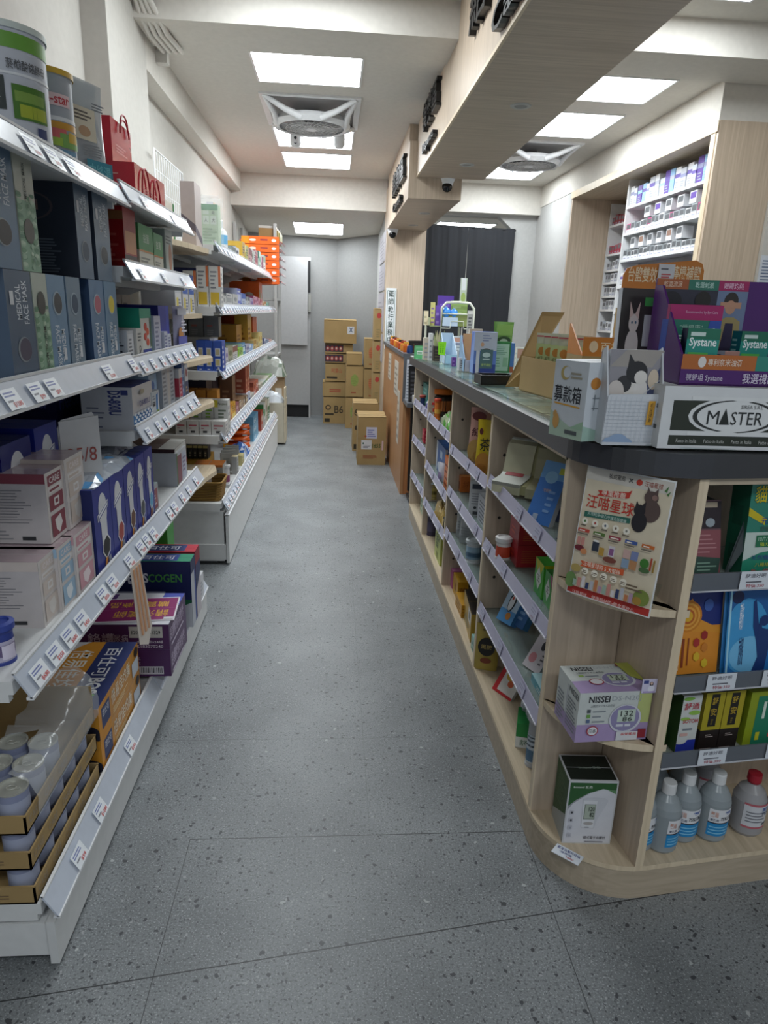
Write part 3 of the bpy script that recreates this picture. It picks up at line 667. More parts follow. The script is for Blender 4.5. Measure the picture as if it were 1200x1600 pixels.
g = G(); f = F(g, (-.70, 1.80, .92), (.12, .09, 0), (-.02, .0, 1), .10, .20); f.poly([(0, 0), (1, 0), (1.0, .9), (.9, 1), (.1, .92), (0, .82)], 'd0cfce')
g.slab([tuple(Vector((-.70, 1.80, .92))+Vector(q)) for q in ((0, 0, 0), (.08, .06, 0), (.08, .06, .19), (0, 0, .18))], (.002, -.002, 0), 'd6d5d4')
F(g, (-.698, 1.795, .92), (.8, .6, 0), (0, 0, 1), .10, .19).text(.15, .3, .9, .65, '25/8', 'a8524c', .0)
tag(g.build('carton_flap_note'), 'white card flap with red handwritten figures above the navy cartons', 'card')
g = G(); g.slab([(-.74, 1.67, .86), (-.66, 1.72, .86), (-.67, 1.72, 1.00), (-.75, 1.67, .99)], (.002, -.003, 0), 'c9c8c6')
tag(g.build('carton_flap'), 'blank white card flap standing behind the beige skincare box', 'card')
pack('navy_open_box', 'open navy box with grey lid flap at the right end of the lower shelf', 'box', -.95, -.66, 2.12, 2.24, .694, .25, '141c5c', {'-y': [('r', .0, .0, 1, 1, '141c5c')], '+x': [('r', 0, .7, 1, 1, '8e9098')]})
can('small navy and white pill bottle at the left edge of the lower shelf', -.655, 1.285, zd, .027, .085, '31418e', '3a4c9e', [(.05, .6, 'b9b4cc'), (.22, .5, '8468a8')], [(-60, 0, .15, .5, 'e0d8ea')], 'supplement_bottle', 'bottle')

# ------------------------------------------------------------------ base of the near unit: trays of cans, cartons
zb = .173
def tray(label, x0, x1, y0, y1, z, cans, top=False):
    t = thing('can_tray', label, 'tray', ((x0+x1)/2, (y0+y1)/2, z), 0, 'cardboard trays of cans stacked on the base shelf')
    w, d = (x1-x0)/2, (y1-y0)/2; g = G(); T = .004
    g.box(-w, w, -d, d, 0, T, CARD)
    for (a, b, c, e, h) in ((-w, w, -d, -d+T, .045), (-w, w, d-T, d, .045 if not top else .10), (-w, -w+T, -d, d, .045), (w-T, w, -d, d, .042)): g.box(a, b, c, e, 0, h, CARD)
    f = FACE(g, '+x', -w, w, -d, d, 0, .045); f.run([('t', .04+.19*k, .28, .16+.19*k, .72, 'CARE', '9c8a70', .02) for k in range(5)])
    FACE(g, '-y', -w, w, -d, d, 0, .045).run([('l', .3, .3, .8, .6, 2, '7c6548')])
    g.build('tray', t)
    return t
def food_can(x, y, z, label, r=.031, h=.078, full=True):
    t = thing('tin_can', label, 'can', (x, y, z), 0, 'tin cans in the cardboard trays')
    g = G(); g.lathe([(0, 0), (r-.002, 0), (r, .003), (r, h-.004)], 0, 0, '8b92ae', 20); g.lathe([(r+.0004, .012), (r+.0004, h-.02)], 0, 0, 'a6adc4', 20); g.build('can_body', t)
    g = G(); mm = mat('c6c6bd', .3, metal=.35); g.lathe([(r, h-.004), (r+.001, h), (r-.003, h), (r-.004, h-.005), (0, h-.005)], 0, 0, mm, 20); g.build('lid', t)
    if full:
        g = G(); g.tube([(.010*math.cos(a*math.pi/5)-.002, .007*math.sin(a*math.pi/5), h-.0025) for a in range(10)], .0016, mm, 5, True); g.box(.006, .016, -.003, .003, h-.004, h-.0015, mm); g.build('pull_tab', t)
    return t
def dup(t, loc, label=None):
    r = t.copy(); COL.objects.link(r); r.location = loc
    if label: r['label'] = label
    for ch in t.children:
        c = ch.copy(); COL.objects.link(c); c.parent = r
    return r
tx0, tx1, ty0, ty1 = -.86, -.610, 1.20, 1.61
proto = None
for k, lab in enumerate(['bottom cardboard tray of tin cans', 'middle cardboard tray of tin cans', 'topmost cardboard tray of tin cans, its high back wall showing']):
    z = zb+k*.088; off = .012*k*0
    tray(lab, tx0, tx1, ty0, ty1, z, None, k == 2)
    for i in range(3):
        for j in range(5):
            if k < 2 and i > 0: continue
            x = tx1-.040-i*.0665; y = ty0+.045+j*.079
            if k == 2 and (j > 2): continue
            nm = 'tin can with pull tab in the topmost tray' if k == 2 else ('tin can in the middle tray, along the aisle side' if k == 1 else 'tin can in the bottom tray, along the aisle side')
            lab2 = nm
            if k == 2: lab2 = ['aisle side', 'middle', 'wall side'][i]+' row of the topmost tray, '+['nearest', 'second', 'third', 'fourth'][j]+' tin can with pull tab'
            else: lab2 = nm+', '+['first', 'second', 'third', 'fourth', 'fifth', 'sixth', 'seventh'][j]+' from the near end'
            if proto is None: proto = food_can(x, y, z+.005, lab2)
            else: dup(proto, (x, y, z+.005), lab2)
# torn shrink film round the top tray
g = G(); r = random.Random(5); N = 16; vs = []; fs = []
for i in range(N+1):
    y = ty0+.05+(ty1-ty0-.03)*i/N; w = r.uniform(-.004, .004)
    vs += [(tx1+.004+w*.4, y, zb+.18), (tx1+.006+w, y+w, zb+.22+r.uniform(0, .01)), (tx1-.01+w, y, zb+.262+.04*(i/N)**2+r.uniform(-.008, .008)), (tx1-.05+w*2, y+w, zb+.275+.04*(i/N)**2+r.uniform(-.012, .012)), (tx1-.12, y+w, zb+.268+.045*(i/N)**2+r.uniform(-.015, .015))]
for i in range(N):
    for q in range(4):
        if q == 3 and i < 6: continue
        a = i*5+q; fs.append((a, a+5, a+6, a+1))
g.add(vs, fs, FILM, True); tag(g.build('shrink_film'), 'torn clear shrink film clinging to the top tray of cans', 'plastic film')
# orange and white drink cartons
def bos(label, x0, x1, y0, y1, z, h, topart, c, art, art2, rz=0., name='drink_carton', grp=None):
    return pack(name, label, 'drink carton', x0, x1, y0, y1, z, h, c, {'+x': art, '-y': art2, '+z': topart}, rz=rz, group=grp)
TOPO = [('r', 0, 0, 1, 1, 'cfccd0'), ('p', [(.62, 0), (.52, .08), (.44, .3), (.44, .7), (.55, .93), (.62, 1), (.80, 1), (.80, 0)], 'd8922a'), ('r', .74, 0, 1, 1, '26346e'), ('t', .52, .12, .70, .86, '倍易佳均衡', 'f3efe6', .03, -90, False), ('t', .79, .44, .92, .9, '百仕可', 'eeeef2', .03, -90, False), ('t', .80, .20, .92, .42, 'BOS', 'f2f2f4', .03, -90, False), ('t', .80, .03, .92, .2, 'COGEN', '5fae4a', .02, -90, False), ('e', .22, .14, .10, .08, '2a2f3a'), ('t', .15, .11, .29, .17, 'CANNED', 'd9b060', .01, -90, False), ('l', .2, .4, .4, .8, 6, '5a5a62', .3)]
ARTO = [('r', .0, .0, .25, 1, 'd8922a'), ('r', .06, .2, .24, .85, '2c3a6a'), ('t', .08, .5, .22, .8, '百仕可', 'e8e8ee'), ('t', .28, .42, .75, .88, '倍易佳均衡', 'f1e6cf', .02, 0, False), ('l', .3, .12, .7, .32, 3, 'f0d9a8'), ('r', .8, .1, .97, .6, 'c3cbd4'), ('e', .93, .8, .05, .16, '2a2220')]
yO = (1.554, 2.002)
bos('lower orange and navy nutrition drink carton with white top beside the can trays', -.97, -.607, 1.63, 2.01, zb, .096, TOPO, 'c98a2c', ARTO, [('r', 0, 0, 1, 1, 'cf8f2c'), ('e', .9, .1, .12, .3, '1f2233')])
bos('upper orange and navy nutrition drink carton, its white top printed with orange swoosh', -.97, -.607, 1.63, 2.012, zb+.097, .097, TOPO, 'c98a2c', ARTO, [('r', 0, 0, 1, 1, 'cf8f2c'), ('e', .88, .15, .14, .35, '1f2233')])
# purple cartons with the magenta card
PSIDE = [('t', .20, .40, .50, .72, '百卡', 'c9b9d4', .02), ('t', .05, .25, .85, .80, '鉻護糖尿病營養', 'c6b6ce', .02, 0, False), ('l', .1, .04, .9, .18, 1, 'e0d6e6')]
PFRONT = [('t', .22, .30, .52, .66, '鉻護', 'b5a7bb', .02), ('t', .42, .30, .62, .62, '糖尿病', 'b5a7bb', .02), ('r', .63, .48, .94, .92, 'c9c7c2'), ('t', .65, .60, .92, .78, 'E202703031329', '2c2c30', .01), ('t', .70, .26, .94, .38, '240毫升x24罐', 'd8cfdc', .01), ('t', .70, .08, .94, .20, '5183070240', 'd8cfdc', .01)]
PTOP = [('r', 0, 0, 1, 1, 'c9c9cf'), ('r', .86, .0, 1, 1, '5664c0'), ('p', [(.86, .2), (1, .55), (1, 0), (.86, 0)], 'd2d2d8'), ('p', [(.8, .6), (1, .7), (1, 1), (.8, 1)], '4a56b0'), ('l', .05, .1, .3, .5, 5, '66666e', .3), ('r', 0, .6, .35, .95, '5b3a78')]
yp0 = 2.369
pack('drink_carton', 'lower purple drink carton with a barcode on its near end', 'drink carton', -.88, -.53, 2.105, 2.365, .192, .098, '4c2458', {'-y': [('t', .62, .45, .72, .75, '素', 'b8aabb'), ('r', .70, .08, .93, .38, 'c9c5cc')]+[('r', .72+k*.016, .14, .72+k*.016+[.006, .009, .004][k % 3], .34, '2a2a30') for k in range(13)], '+x': PSIDE, '+z': PTOP}, group='purple drink cartons')
pack('drink_carton', 'upper purple drink carton with printed date label, magenta card lying on it', 'drink carton', -.88, -.53, 2.105, 2.365, .291, .092, '4c2458', {'-y': PFRONT, '+x': PSIDE, '+z': PTOP}, group='purple drink cartons')
g = G(); g.box(-.13, .13, -.095, .095, 0, .003, 'e4dfe4'); FACE(g, '+z', -.13, .13, -.095, .095, 0, .003).run([('r', .02, .03, .98, .97, '8a1c62'), ('t', .12, .54, .88, .86, '購買本商品', 'd8a53c', .03, 180), ('t', .22, .14, .9, .46, '請洽藥師', 'd8a53c', .03, 180), ('r', .04, .5, .96, .505, 'b0609a'), ('r', .86, .03, .98, .12, 'd8d4da')])
tag(g.build('notice_card', None, (-0.657, 2.218, .3835), .10), 'magenta notice card with gold Chinese writing on the purple carton', 'card')
pack('drink_carton', 'tall navy and green drink carton standing behind the purple ones', 'drink carton', -.95, -.53, 2.48, 2.565, .192, .272, '1d2756', {'-y': [('t', .10, .66, .5, .86, '百仕可', 'e6e6ee', .03), ('t', .44, .66, .62, .84, 'BOS', 'e6e6ee', .03), ('t', .62, .66, .92, .84, 'COGEN', '4f9a46', .02), ('l', .2, .52, .8, .58, 1, 'a8aec4'), ('p', [(0, .36), (.4, .48), (1, .42), (1, 0), (0, 0)], '17603c'), ('p', [(.55, 0), (.75, .22), (1, .38), (1, 0)], 'c9ccd0')], '+x': [('r', 0, 0, 1, 1, 'b9bcc4'), ('r', .7, 0, 1, .9, '3e4f92'), ('r', 0, .8, 1, 1, '1d2756')], '+z': [('r', 0, 0, 1, 1, '1f8a66'), ('t', .2, .2, .5, .8, '倍加', 'e6f0ea'), ('r', .5, .08, .88, .92, '2b3f8c'), ('t', .55, .25, .85, .75, '百仕可', 'e6e6ee')]}, group='tall drink cartons on the base shelf')
pack('drink_carton', 'tall red and navy drink carton behind the green one', 'drink carton', -.95, -.53, 2.572, 2.66, .192, .278, '8d1c30', {'-y': [('r', 0, 0, 1, .7, '1d2756')], '+x': [('r', 0, 0, 1, .75, 'c3bcc0'), ('r', 0, .75, 1, 1, '8d1c30'), ('p', [(0, .4), (1, .62), (1, .8), (0, .8)], '24305e')], '+z': [('r', 0, 0, 1, 1, 'b81c34'), ('r', .5, .1, .9, .9, '26346e'), ('t', .55, .25, .85, .75, '百仕可', 'e6e6ee'), ('t', .1, .2, .45, .8, '倍加', 'f0dede')]}, group='tall drink cartons on the base shelf')
pack('drink_carton', 'small white and grey carton at the far end of the second unit base', 'drink carton', -.75, -.545, 2.70, 2.80, .192, .11, 'cfd0d4', {'+x': [('l', .1, .2, .9, .8, 4, '9aa0aa')]})
pack('green_milk_box', 'green and white upright box behind the tall drink cartons', 'box', -.90, -.70, 2.85, 2.97, zb+.16, .30, '3d9a3a', {'-y': [('r', 0, .66, 1, 1, 'cfd6d6'), ('p', [(0, .66), (.3, .82), (.6, .76), (1, .9), (1, .6), (0, .6)], 'dfe3e2'), ('t', .25, .35, .9, .58, '健達', 'd4e8d0', .03), ('r', .6, .78, .9, .92, 'b37a80'), ('e', .2, .75, .08, .05, '2f5a70')]})
# paper strips in a clear pocket hanging from the rail
y0 = 1.825; y1_ = 1.897
g = G(); g.slab([(-.556, y0, .69), (-.548, y1_, .69), (-.535, y1_+.03, .47), (-.54, y1_+.0, .42), (-.548, y0+.012, .45)], (.002, -.002, 0), 'e0d6cc')
for k in range(3):
    q = .2+.3*k; g.slab([(-.5555+.008*q, y0+(y1_-y0)*q, .68), (-.5545+.008*q, y0+(y1_-y0)*(q+.12), .68), (-.5455+.008*q, y0+.014+(y1_-y0+.01)*(q+.12), .47), (-.5465+.008*q, y0+.014+(y1_-y0+.01)*q, .47)], (.0045, -.003, 0), 'd7a47e')
tag(g.build('hanging_leaflet'), 'striped beige leaflet hanging from the ticket rail over the magenta card', 'leaflet')

# ------------------------------------------------------------------ second unit, upper shelves
z = 1.499
pack('tall_box', 'dark red glossy box with orange patch beside the mask boxes', 'box', -.79, -.615, 2.20, 2.33, z, .17, '8c1a1c', {'+x': [('r', 0, 0, 1, 1, 'a03a34'), ('r', .1, .25, .95, .62, 'c98a5a'), ('r', 0, 0, 1, .22, '44302c'), ('t', .2, .04, .8, .16, '紅麴', 'c9a870')], '-y': [('r', 0, .78, 1, .92, '7a4a20'), ('l', .3, .1, .95, .6, 6, 'a03a30')]}, rough=.2)  # an orange patch across the aisle face
for k, (a, b) in enumerate([(2.38, 2.56), (2.57, 2.70)]):
    pack('green_box', ['wider green and cream box beside the red box', 'second green and cream box, next to the grey one'][k], 'box', -.77, -.62, a, b, z, .145-.01*k, 'c9c6b4', {'+x': [('r', 0, .45, 1, 1, '4f9a58'), ('t', .25, .62, .75, .82, '益菌', 'cfe2cc', .03), ('r', 0, .42, 1, .46, 'cf8a4a'), ('l', .1, .08, .8, .34, 4, '8a8a80')], '-y': [('r', 0, .45, 1, 1, '3f8248')]}, group='green and cream boxes')
pack('tall_box', 'grey green tall box with a leg picture', 'box', -.78, -.62, 2.74, 2.86, z, .165, '94a19a', {'+x': [('r', .1, 0, 1, 1, 'b5bcb6'), ('e', .62, .42, .22, .3, 'b77e5e'), ('l', .1, .7, .9, .9, 3, '68706c')], '-y': [('l', .1, .1, .9, .9, 10, '6d7772')]})
for k, (a, b) in enumerate([(3.05, 3.17), (3.20, 3.32), (3.34, 3.46)]):
    pack('small_carton', ['white carton with fine print standing in the gap', 'blue and white carton in the gap, left of its twin', 'blue and white carton in the gap, right of its twin'][k], 'carton', -.80, -.66, a, b, 1.36, .17, 'cfcfd2', {'+x': [('r', .05, .5, .95, 1, ['b9bcc0', '3f62b0', '3f62b0'][k]), ('t', .2, .6, .8, .85, ['文', '乳', '乳'][k], 'd8dcec'), ('r', .2, .05, .5, .4, 'd8c45a'), ('l', .5, .1, .9, .4, 4, '7a82a0')]})
# stand for the three small cartons: an oak ledge at mid height in the gap
g = G(); g.box(-1.03, -.65, 3.03, 3.60, 1.338, 1.36, OAKY); tag(g.build('corner_shelf'), 'oak plank in the gap carrying the blue and white cartons', 'shelf', 'oak planks in the gap of the left shelving')
z = 1.228
pack('small_carton', 'grey barcode carton at the left end of the teal box', 'carton', -.72, -.612, 2.15, 2.22, z, .09, 'b9bcc2', {'-y': [('l', .2, .1, .9, .9, 8, '4a4d55')], '+x': [('r', .1, .1, .9, .9, 'cfd1d6'), ('l', .2, .2, .8, .8, 5, '6a6d75')]})
pack('syringe_box', 'white carton with a black squiggle on its face', 'carton', -.72, -.606, 2.23, 2.30, z, .095, 'c6c5c0', {'+x': [('l', .2, .6, .8, .9, 3, '55585c'), ('e', .5, .35, .18, .1, '3a3a3c'), ('e', .5, .35, .12, .06, 'c6c5c0'), ('p', [(.3, .1), (.7, .35), (.62, .38), (.22, .14)], '3a3a3c')]})
pack('vitamin_box', 'teal green box with red berries and white panel', 'box', -.84, -.62, 2.33, 2.47, z, .155, '1f9078', {'+x': [('r', .05, .05, .95, .95, 'd4d6d0'), ('r', 0, .8, 1, 1, '2aa080'), ('e', .45, .62, .14, .09, 'c8402a'), ('e', .62, .52, .13, .08, 'd2562f'), ('e', .4, .42, .13, .08, 'c8402a'), ('e', .6, .3, .14, .08, 'cf4a2a'), ('r', .1, .05, .9, .16, '2f3f9a'), ('r', .82, .2, .94, .8, '355a48')], '-y': [('l', .5, .1, .95, .5, 5, '17705c')]})
pack('vitamin_box', 'slim silver white box between teal and navy boxes', 'box', -.78, -.615, 2.49, 2.58, z, .13, 'b9bcd0', {'+x': [('l', .15, .1, .8, .9, 7, '7c80a0')]})
pack('vitamin_box', 'wide navy violet box, a pair of small cartons before it', 'box', -.86, -.63, 2.62, 2.78, z, .165, '2a2c7c', {'-y': [('l', .3, .4, .9, .9, 6, '5f62a8')], '+x': [('r', 0, 0, 1, 1, '2a38a8'), ('r', .7, 0, 1, 1, '3a4cc0')]})
for k in range(2): pack('small_carton', ['pale carton before the navy violet box, nearer one', 'pale carton before the navy violet box, farther one'][k], 'carton', -.68-.0*k, -.608, 2.60+.055*k, 2.65+.055*k, z, .075-.01*k, 'c2c6d6', {'+x': [('l', .15, .1, .8, .9, 5, '6c72a0')], '-y': [('l', .15, .1, .8, .9, 5, '6c72a0')]})
pouch('blister_pack', 'clear hanging pack with orange and blue contents at the shelf end', 'pack', -.62, 2.90, z, .13, .165, .03, mat('a6a6c4', .15, alpha=.9), [('e', .35, .35, .2, .16, 'c98a4a'), ('r', .1, .1, .9, .3, '5a5fae'), ('l', .4, .4, .9, .7, 4, 'dfe0ec'), ('r', .1, .8, .9, .95, 'cfd0dc')], 1.45)
for k, (a, b) in enumerate([(2.66, 2.77), (2.78, 2.89)]): pack('small_carton', ['beige carton behind on the syringes shelf, left', 'beige carton behind on the syringes shelf, right'][k], 'carton', -.95, -.80, a, b, z, .20, 'b9ab9c', {'+x': [('l', .1, .3, .8, .9, 6, '6e6660')], '-y': [('l', .1, .3, .8, .9, 6, '6e6660')]})
pack('green_box', 'dull green box deep at the back over the syringes shelf', 'box', -1.0, -.86, 2.30, 2.75, z, .225, '4e7a50', {'-y': [('l', .1, .3, .8, .9, 3, '7fa080')], '+x': [('l', .1, .3, .8, .9, 3, '7fa080')]})
z = 1.022
pack('vitamin_box', 'white D3 box with violet lid and blue dots, nearest on its shelf', 'vitamin box', -.76, -.607, 2.142, 2.378, z, .13, 'cfd0d4', {'-y': [('t', .52, .35, .78, .92, 'D3-800IU', '3b4484', .03, -90, False), ('r', .78, .82, .92, .94, '3b4484'), ('l', .1, .05, .45, .6, 5, '70748a', .3)], '+x': [('r', 0, 0, 1, .34, '3f86c6')]+[('e', .08+.15*i+.07*(j % 2), .04+.075*j, .055, .035, 'e6ecf2') for i in range(7) for j in range(5) if .08+.15*i+.07*(j % 2) < .95]+[('t', .1, .50, .9, .64, 'D3-800IU', '3b4484', .02), ('e', .4, .84, .1, .06, 'b0a890'), ('r', .0, .4, 1, .42, 'a8acb8')], '+z': [('r', 0, 0, 1, 1, '4a5294')]}, rough=.3)
pack('vitamin_box', 'light blue box with a dark blue figure behind the D3 box', 'vitamin box', -.80, -.64, 2.47, 2.58, z, .135, '9db8d2', {'-y': [('e', .7, .6, .1, .12, '4a6ea8')], '+x': [('e', .5, .7, .2, .12, '4a6ea8'), ('p', [(.1, .3), (.5, .55), (.9, .25), (.9, .35), (.5, .65), (.1, .4)], '5a7eb8')]})
pack('vitamin_box', 'low white box with a blue ribbon figure beside the D3 box', 'vitamin box', -.74, -.605, 2.36, 2.46, z, .09, 'ccd2d8', {'+x': [('r', .1, .45, .45, .62, '3a3a40'), ('p', [(.55, .3), (.75, .2), (.85, .9), (.6, .85)], '2f7fc4'), ('e', .75, .2, .12, .08, '8fb23a'), ('l', .1, .7, .5, .9, 2, '8a92a0')]})
pack('medicine_carton', 'large white carton printed with fine text on the D3 shelf', 'carton', -.82, -.625, 2.60, 2.80, z, .155, 'b9bdc4', {'-y': [('t', .1, .82, .9, .92, 'MASTER-AID', '5a5c64', .01), ('l', .08, .3, .85, .78, 8, '6f727a', .3), ('r', .3, .06, .45, .2, '8a8d95'), ('r', .5, .06, .65, .2, '8a8d95')], '+x': [('r', .4, 0, .6, 1, 'cfc9c4'), ('l', .05, .1, .35, .9, 8, '8a8d95'), ('l', .65, .1, .95, .9, 8, '8a8d95')], '+z': [('r', 0, 0, 1, 1, 'a9a49c')]})
pack('medicine_carton', 'white carton with a red block beside the large white one', 'carton', -.73, -.61, 2.815, 2.87, z, .13, 'd0d0d2', {'+x': [('r', .1, .15, 1, .72, 'c23a50'), ('l', .2, .25, .8, .6, 3, 'e6b0b8')], '-y': [('r', .1, .15, 1, .72, 'c23a50')]})
pack('medicine_carton', 'blue upright carton near the end of the D3 shelf', 'carton', -.75, -.612, 2.88, 2.92, z, .165, '4a6a9e', {'+x': [('l', .1, .2, .9, .9, 4, '9ab0d0')]})
pack('medicine_carton', 'white and dark patterned carton at the end of the D3 shelf', 'carton', -.72, -.61, 2.925, 2.99, z, .14, 'c6c8cc', {'+x': [('r', .05, .1, .95, .5, '3a4264'), ('e', .5, .75, .25, .12, '8a4a4a'), ('l', .2, .2, .8, .4, 2, 'c0a070')]})
for k in range(3): pack('gel_box', ['navy gel carton at the back of the D3 shelf, nearest', 'navy gel carton at the back of the D3 shelf, middle', 'navy gel carton at the back of the D3 shelf, farthest'][k], 'carton', -1.0, -.84, 2.16+.26*k, 2.41+.26*k, z, .165, '1a1c48', {'+x': [('t', .1, .3, .8, .6, 'FreeGel', '5a5f9c')], '-y': [('t', .1, .3, .8, .6, 'FreeGel', '5a5f9c')], '+z': [('r', .1, .1, .9, .9, '22264e')]})
z = .694
pack('herbal_box', 'dark maroon box with white flower panels on the lowest middle shelf', 'box', -.84, -.625, 2.732, 2.961, z, .15, '34181e', {'-y': [('l', .3, .4, .9, .9, 5, '5a3038')], '+x': [('r', .05, .55, .95, 1, 'c9c8c2'), ('e', .4, .75, .2, .1, '4e6a44'), ('r', .05, .08, .95, .36, 'bfc0b8'), ('e', .5, .2, .25, .08, '5a4a40'), ('r', 0, .38, 1, .5, '8a2838')], '+z': [('r', 0, 0, 1, 1, '5c4a48'), ('r', .7, 0, 1, 1, 'c4c3be')]})
pack('herbal_box', 'white box with a dull rose front and green edge beside the maroon box', 'box', -.82, -.615, 2.72, 2.90, z, .135, 'c6c8ce', {'+x': [('r', .05, .05, .5, .9, '84505a'), ('r', 0, 0, .08, 1, '4e7a44'), ('r', .55, .1, .95, .9, 'b9bccc'), ('l', .6, .3, .9, .8, 4, '7a6a8a')], '-y': [('r', 0, 0, 1, 1, 'b5b8be')]})
pack('herbal_box', 'small silver box with rose panel beside the ticket rail', 'box', -.74, -.612, 2.27, 2.40, z, .10, 'a9adb0', {'+x': [('r', .1, .15, .9, .85, '9a5a60'), ('l', .3, .3, .8, .7, 4, 'cfc0c4')], '-y': [('r', .0, .0, 1, 1, '9d9fa4')], '+z': [('r', 0, 0, 1, 1, 'b4c2c2')]})
pack('herbal_box', 'white carton with a brown panel deep behind the maroon box', 'box', -.98, -.83, 2.70, 2.88, z, .24, 'bdbab4', {'-y': [('r', .1, .3, .7, .95, '6e4438'), ('l', .15, .5, .6, .9, 4, '9a6a5a')], '+x': [('e', .4, .6, .2, .1, '4a4a4c'), ('e', .7, .4, .1, .06, '4a4a4c')]})
pack('herbal_box', 'white patterned carton leaning behind, under the D3 shelf', 'box', -.84, -.74, 2.48, 2.58, z, .26, 'b9b7b0', {'-y': [('l', .2, .2, .8, .9, 9, '7a766e')], '+x': [('l', .2, .2, .8, .9, 9, '7a766e')]})

# ================================================================== GOODS ON THE FAR SHELVING
COLN = {}
ORD = ['first', 'second', 'third', 'fourth', 'fifth', 'sixth', 'seventh', 'eighth', 'ninth', 'tenth', 'eleventh', 'twelfth', 'thirteenth', 'fourteenth', 'fifteenth', 'sixteenth', 'seventeenth', 'eighteenth', 'nineteenth', 'twentieth']
def auto_art(rng, base, ac, accent):
    k = rng.randrange(4); ink = '5a5f6a' if ac else 'e4e6ea'
    if k == 0: return [('r', 0, .0, 1, .3, accent), ('l', .15, .45, .85, .85, 3, ink, .4)]
    if k == 1: return [('r', 0, .62, 1, 1, accent), ('l', .15, .12, .85, .5, 3, ink, .4)]
    if k == 2: return [('r', .1, .35, .9, .7, accent), ('l', .15, .8, .85, .92, 1, ink, .6), ('l', .15, .08, .8, .26, 2, ink, .4)]
    return [('e', .5, .6, .3, .16, accent), ('l', .15, .1, .85, .34, 3, ink, .4)]
def shelf_row(items, where, grp, depth=.16, x=-.612, name='medicine_carton', cat='carton'):
    rng = random.Random(len(items)*13+int(items[0][2]*1000))
    for i, it in enumerate(items):
        y0, y1, z, h, cn, base, accent = it[:7]
        if y0 > 6.9: continue
        y1 = min(y1, 7.1)
        h = max(.03, h); d = depth*rng.uniform(.8, 1.15); n = it[7] if len(it) > 7 else 1
        light = int(base[:2], 16)+int(base[2:4], 16) > 300
        for q in range(n):                         # a pack drawn wider than usual is really n packs side by side
            a = y0+(y1-y0)*q/n; b = y0+(y1-y0)*(q+1)/n; hh = h*(1 if q == 0 else rng.uniform(.93, 1.))
            art = auto_art(rng, base, light, accent)
            lab = f"{cn} carton, {ORD[min(i, 19)]} along {where}" + (f", {ORD[q]} of its set" if n > 1 else '')
            pack(name, lab, cat, x-d, x+rng.uniform(-.004, .004), a+.001, b-.0015, z, hh, base, {'+x': art, '-y': auto_art(rng, base, light, accent)}, group=grp)
# --- end-on boxes at the near end of the far run
for k, (a, b, v) in enumerate([(288, 308, 453), (309, 327, 444), (328, 346, 444)]):
    y = 3.69
    pack('medicine_carton', ['leftmost', 'middle', 'rightmost'][k]+' of the three white cartons with a yellow square facing the camera', 'carton', xs3[k][0] if False else [-0.755, -0.688, -0.627][k], [-0.691, -0.63, -0.569][k], y, y+.08, 1.394, [.17, .195, .195][k], 'd3d2ce',
         {'-y': [('r', .1, .05, .85, .36, 'd9b63c'), ('r', .80, .5, 1, 1, 'd07448'), ('l', .12, .46, .7, .94, 5, '7d7f86', .35)], '+x': [('l', .1, .1, .9, .9, 7, 'a8a8aa')]}, group='white cartons with a yellow square')
for k in range(3):
    X = [(-0.704, -0.663), (-0.662, -0.621), (-0.619, -0.573)][k]
    pack('medicine_carton', ['left', 'middle', 'right'][k]+' bright blue carton with four pale windows facing the camera', 'carton', X[0], X[1], 3.69, 3.80, 1.07, .155, '2a4fa8', {'-y': [('r', .22, .5, .8, .76, 'cfd3dc'), ('r', .3, .54, .7, .72, 'b9ae8e'), ('r', .22, .16, .8, .42, 'cfd3dc'), ('r', .3, .2, .7, .38, 'c9bb7e'), ('l', .3, .04, .7, .1, 1, 'c8cede')], '+x': [('l', .1, .1, .6, .9, 5, 'cfd3dc')]}, group='blue cartons at the end of the far run')
pack('medicine_carton', 'white carton with dark print beside the blue ones', 'carton', -.635, -.612, 3.70, 3.80, 1.07, .165, 'c9cbd0', {'-y': [('r', .2, .6, .8, .9, '55595f')], '+x': [('r', .0, .1, .8, .4, '7a4a8e')]})
g = G(); g.box(-.93, -.66, 3.84, 4.12, 0, .165, 'a3a39d'); tag(g.build('carton_riser', None, (0, 0, 1.07)), 'plain grey carton carrying the three grey cartons on the third far shelf', 'carton')
for k in range(3):
    x0 = -.86+.083*k; pack('medicine_carton', ['left', 'middle', 'right'][k]+' grey carton with dull red print, raised behind the blue cartons', 'carton', x0, x0+.078, 3.88, 3.97, 1.236, .105, '6d6e6c', {'-y': [('l', .2, .5, .8, .66, 1, '9a5a50', .6), ('l', .2, .1, .8, .4, 3, '8e8e8c')]}, group='grey cartons on the third far shelf')
yw = 3.69
for k in range(4):
    X = [(-0.83, -0.773), (-0.769, -0.709), (-0.705, -0.644), (-0.641, -0.567)][k]
    pack('medicine_carton', ORD[k]+' from the left in the low row of white cartons with red print', 'carton', X[0], X[1], 3.69, 3.78, .732, .075, 'cfcdca', {'-y': [('l', .15, .62, .85, .76, 1, 'b0485a', .7), ('l', .15, .45, .5, .53, 1, 'b0485a', .6), ('r', .3, .15, .65, .3, '3a3a3c')], '+x': [('l', .1, .1, .9, .9, 3, 'a0a0a4')]}, group='white cartons with red print facing the camera')
    if k > 0: pack('medicine_carton', ORD[k-1]+' white and green carton with a yellow corner, behind the low row', 'carton', X[0], X[1], 3.785, 3.87, .732, .175, 'c9cac6', {'-y': [('r', 0, .78, .28, 1, 'd8c83a'), ('t', .3, .82, .95, .94, 'Panpanc', '5a6a4a', .01), ('l', .3, .45, .9, .75, 3, ['7fae3e', '7fae3e', '6d7a6a'][k-1], .55)], '+x': [('l', .1, .1, .9, .9, 4, 'a0a0a4')]}, group='white and green cartons with a yellow corner')
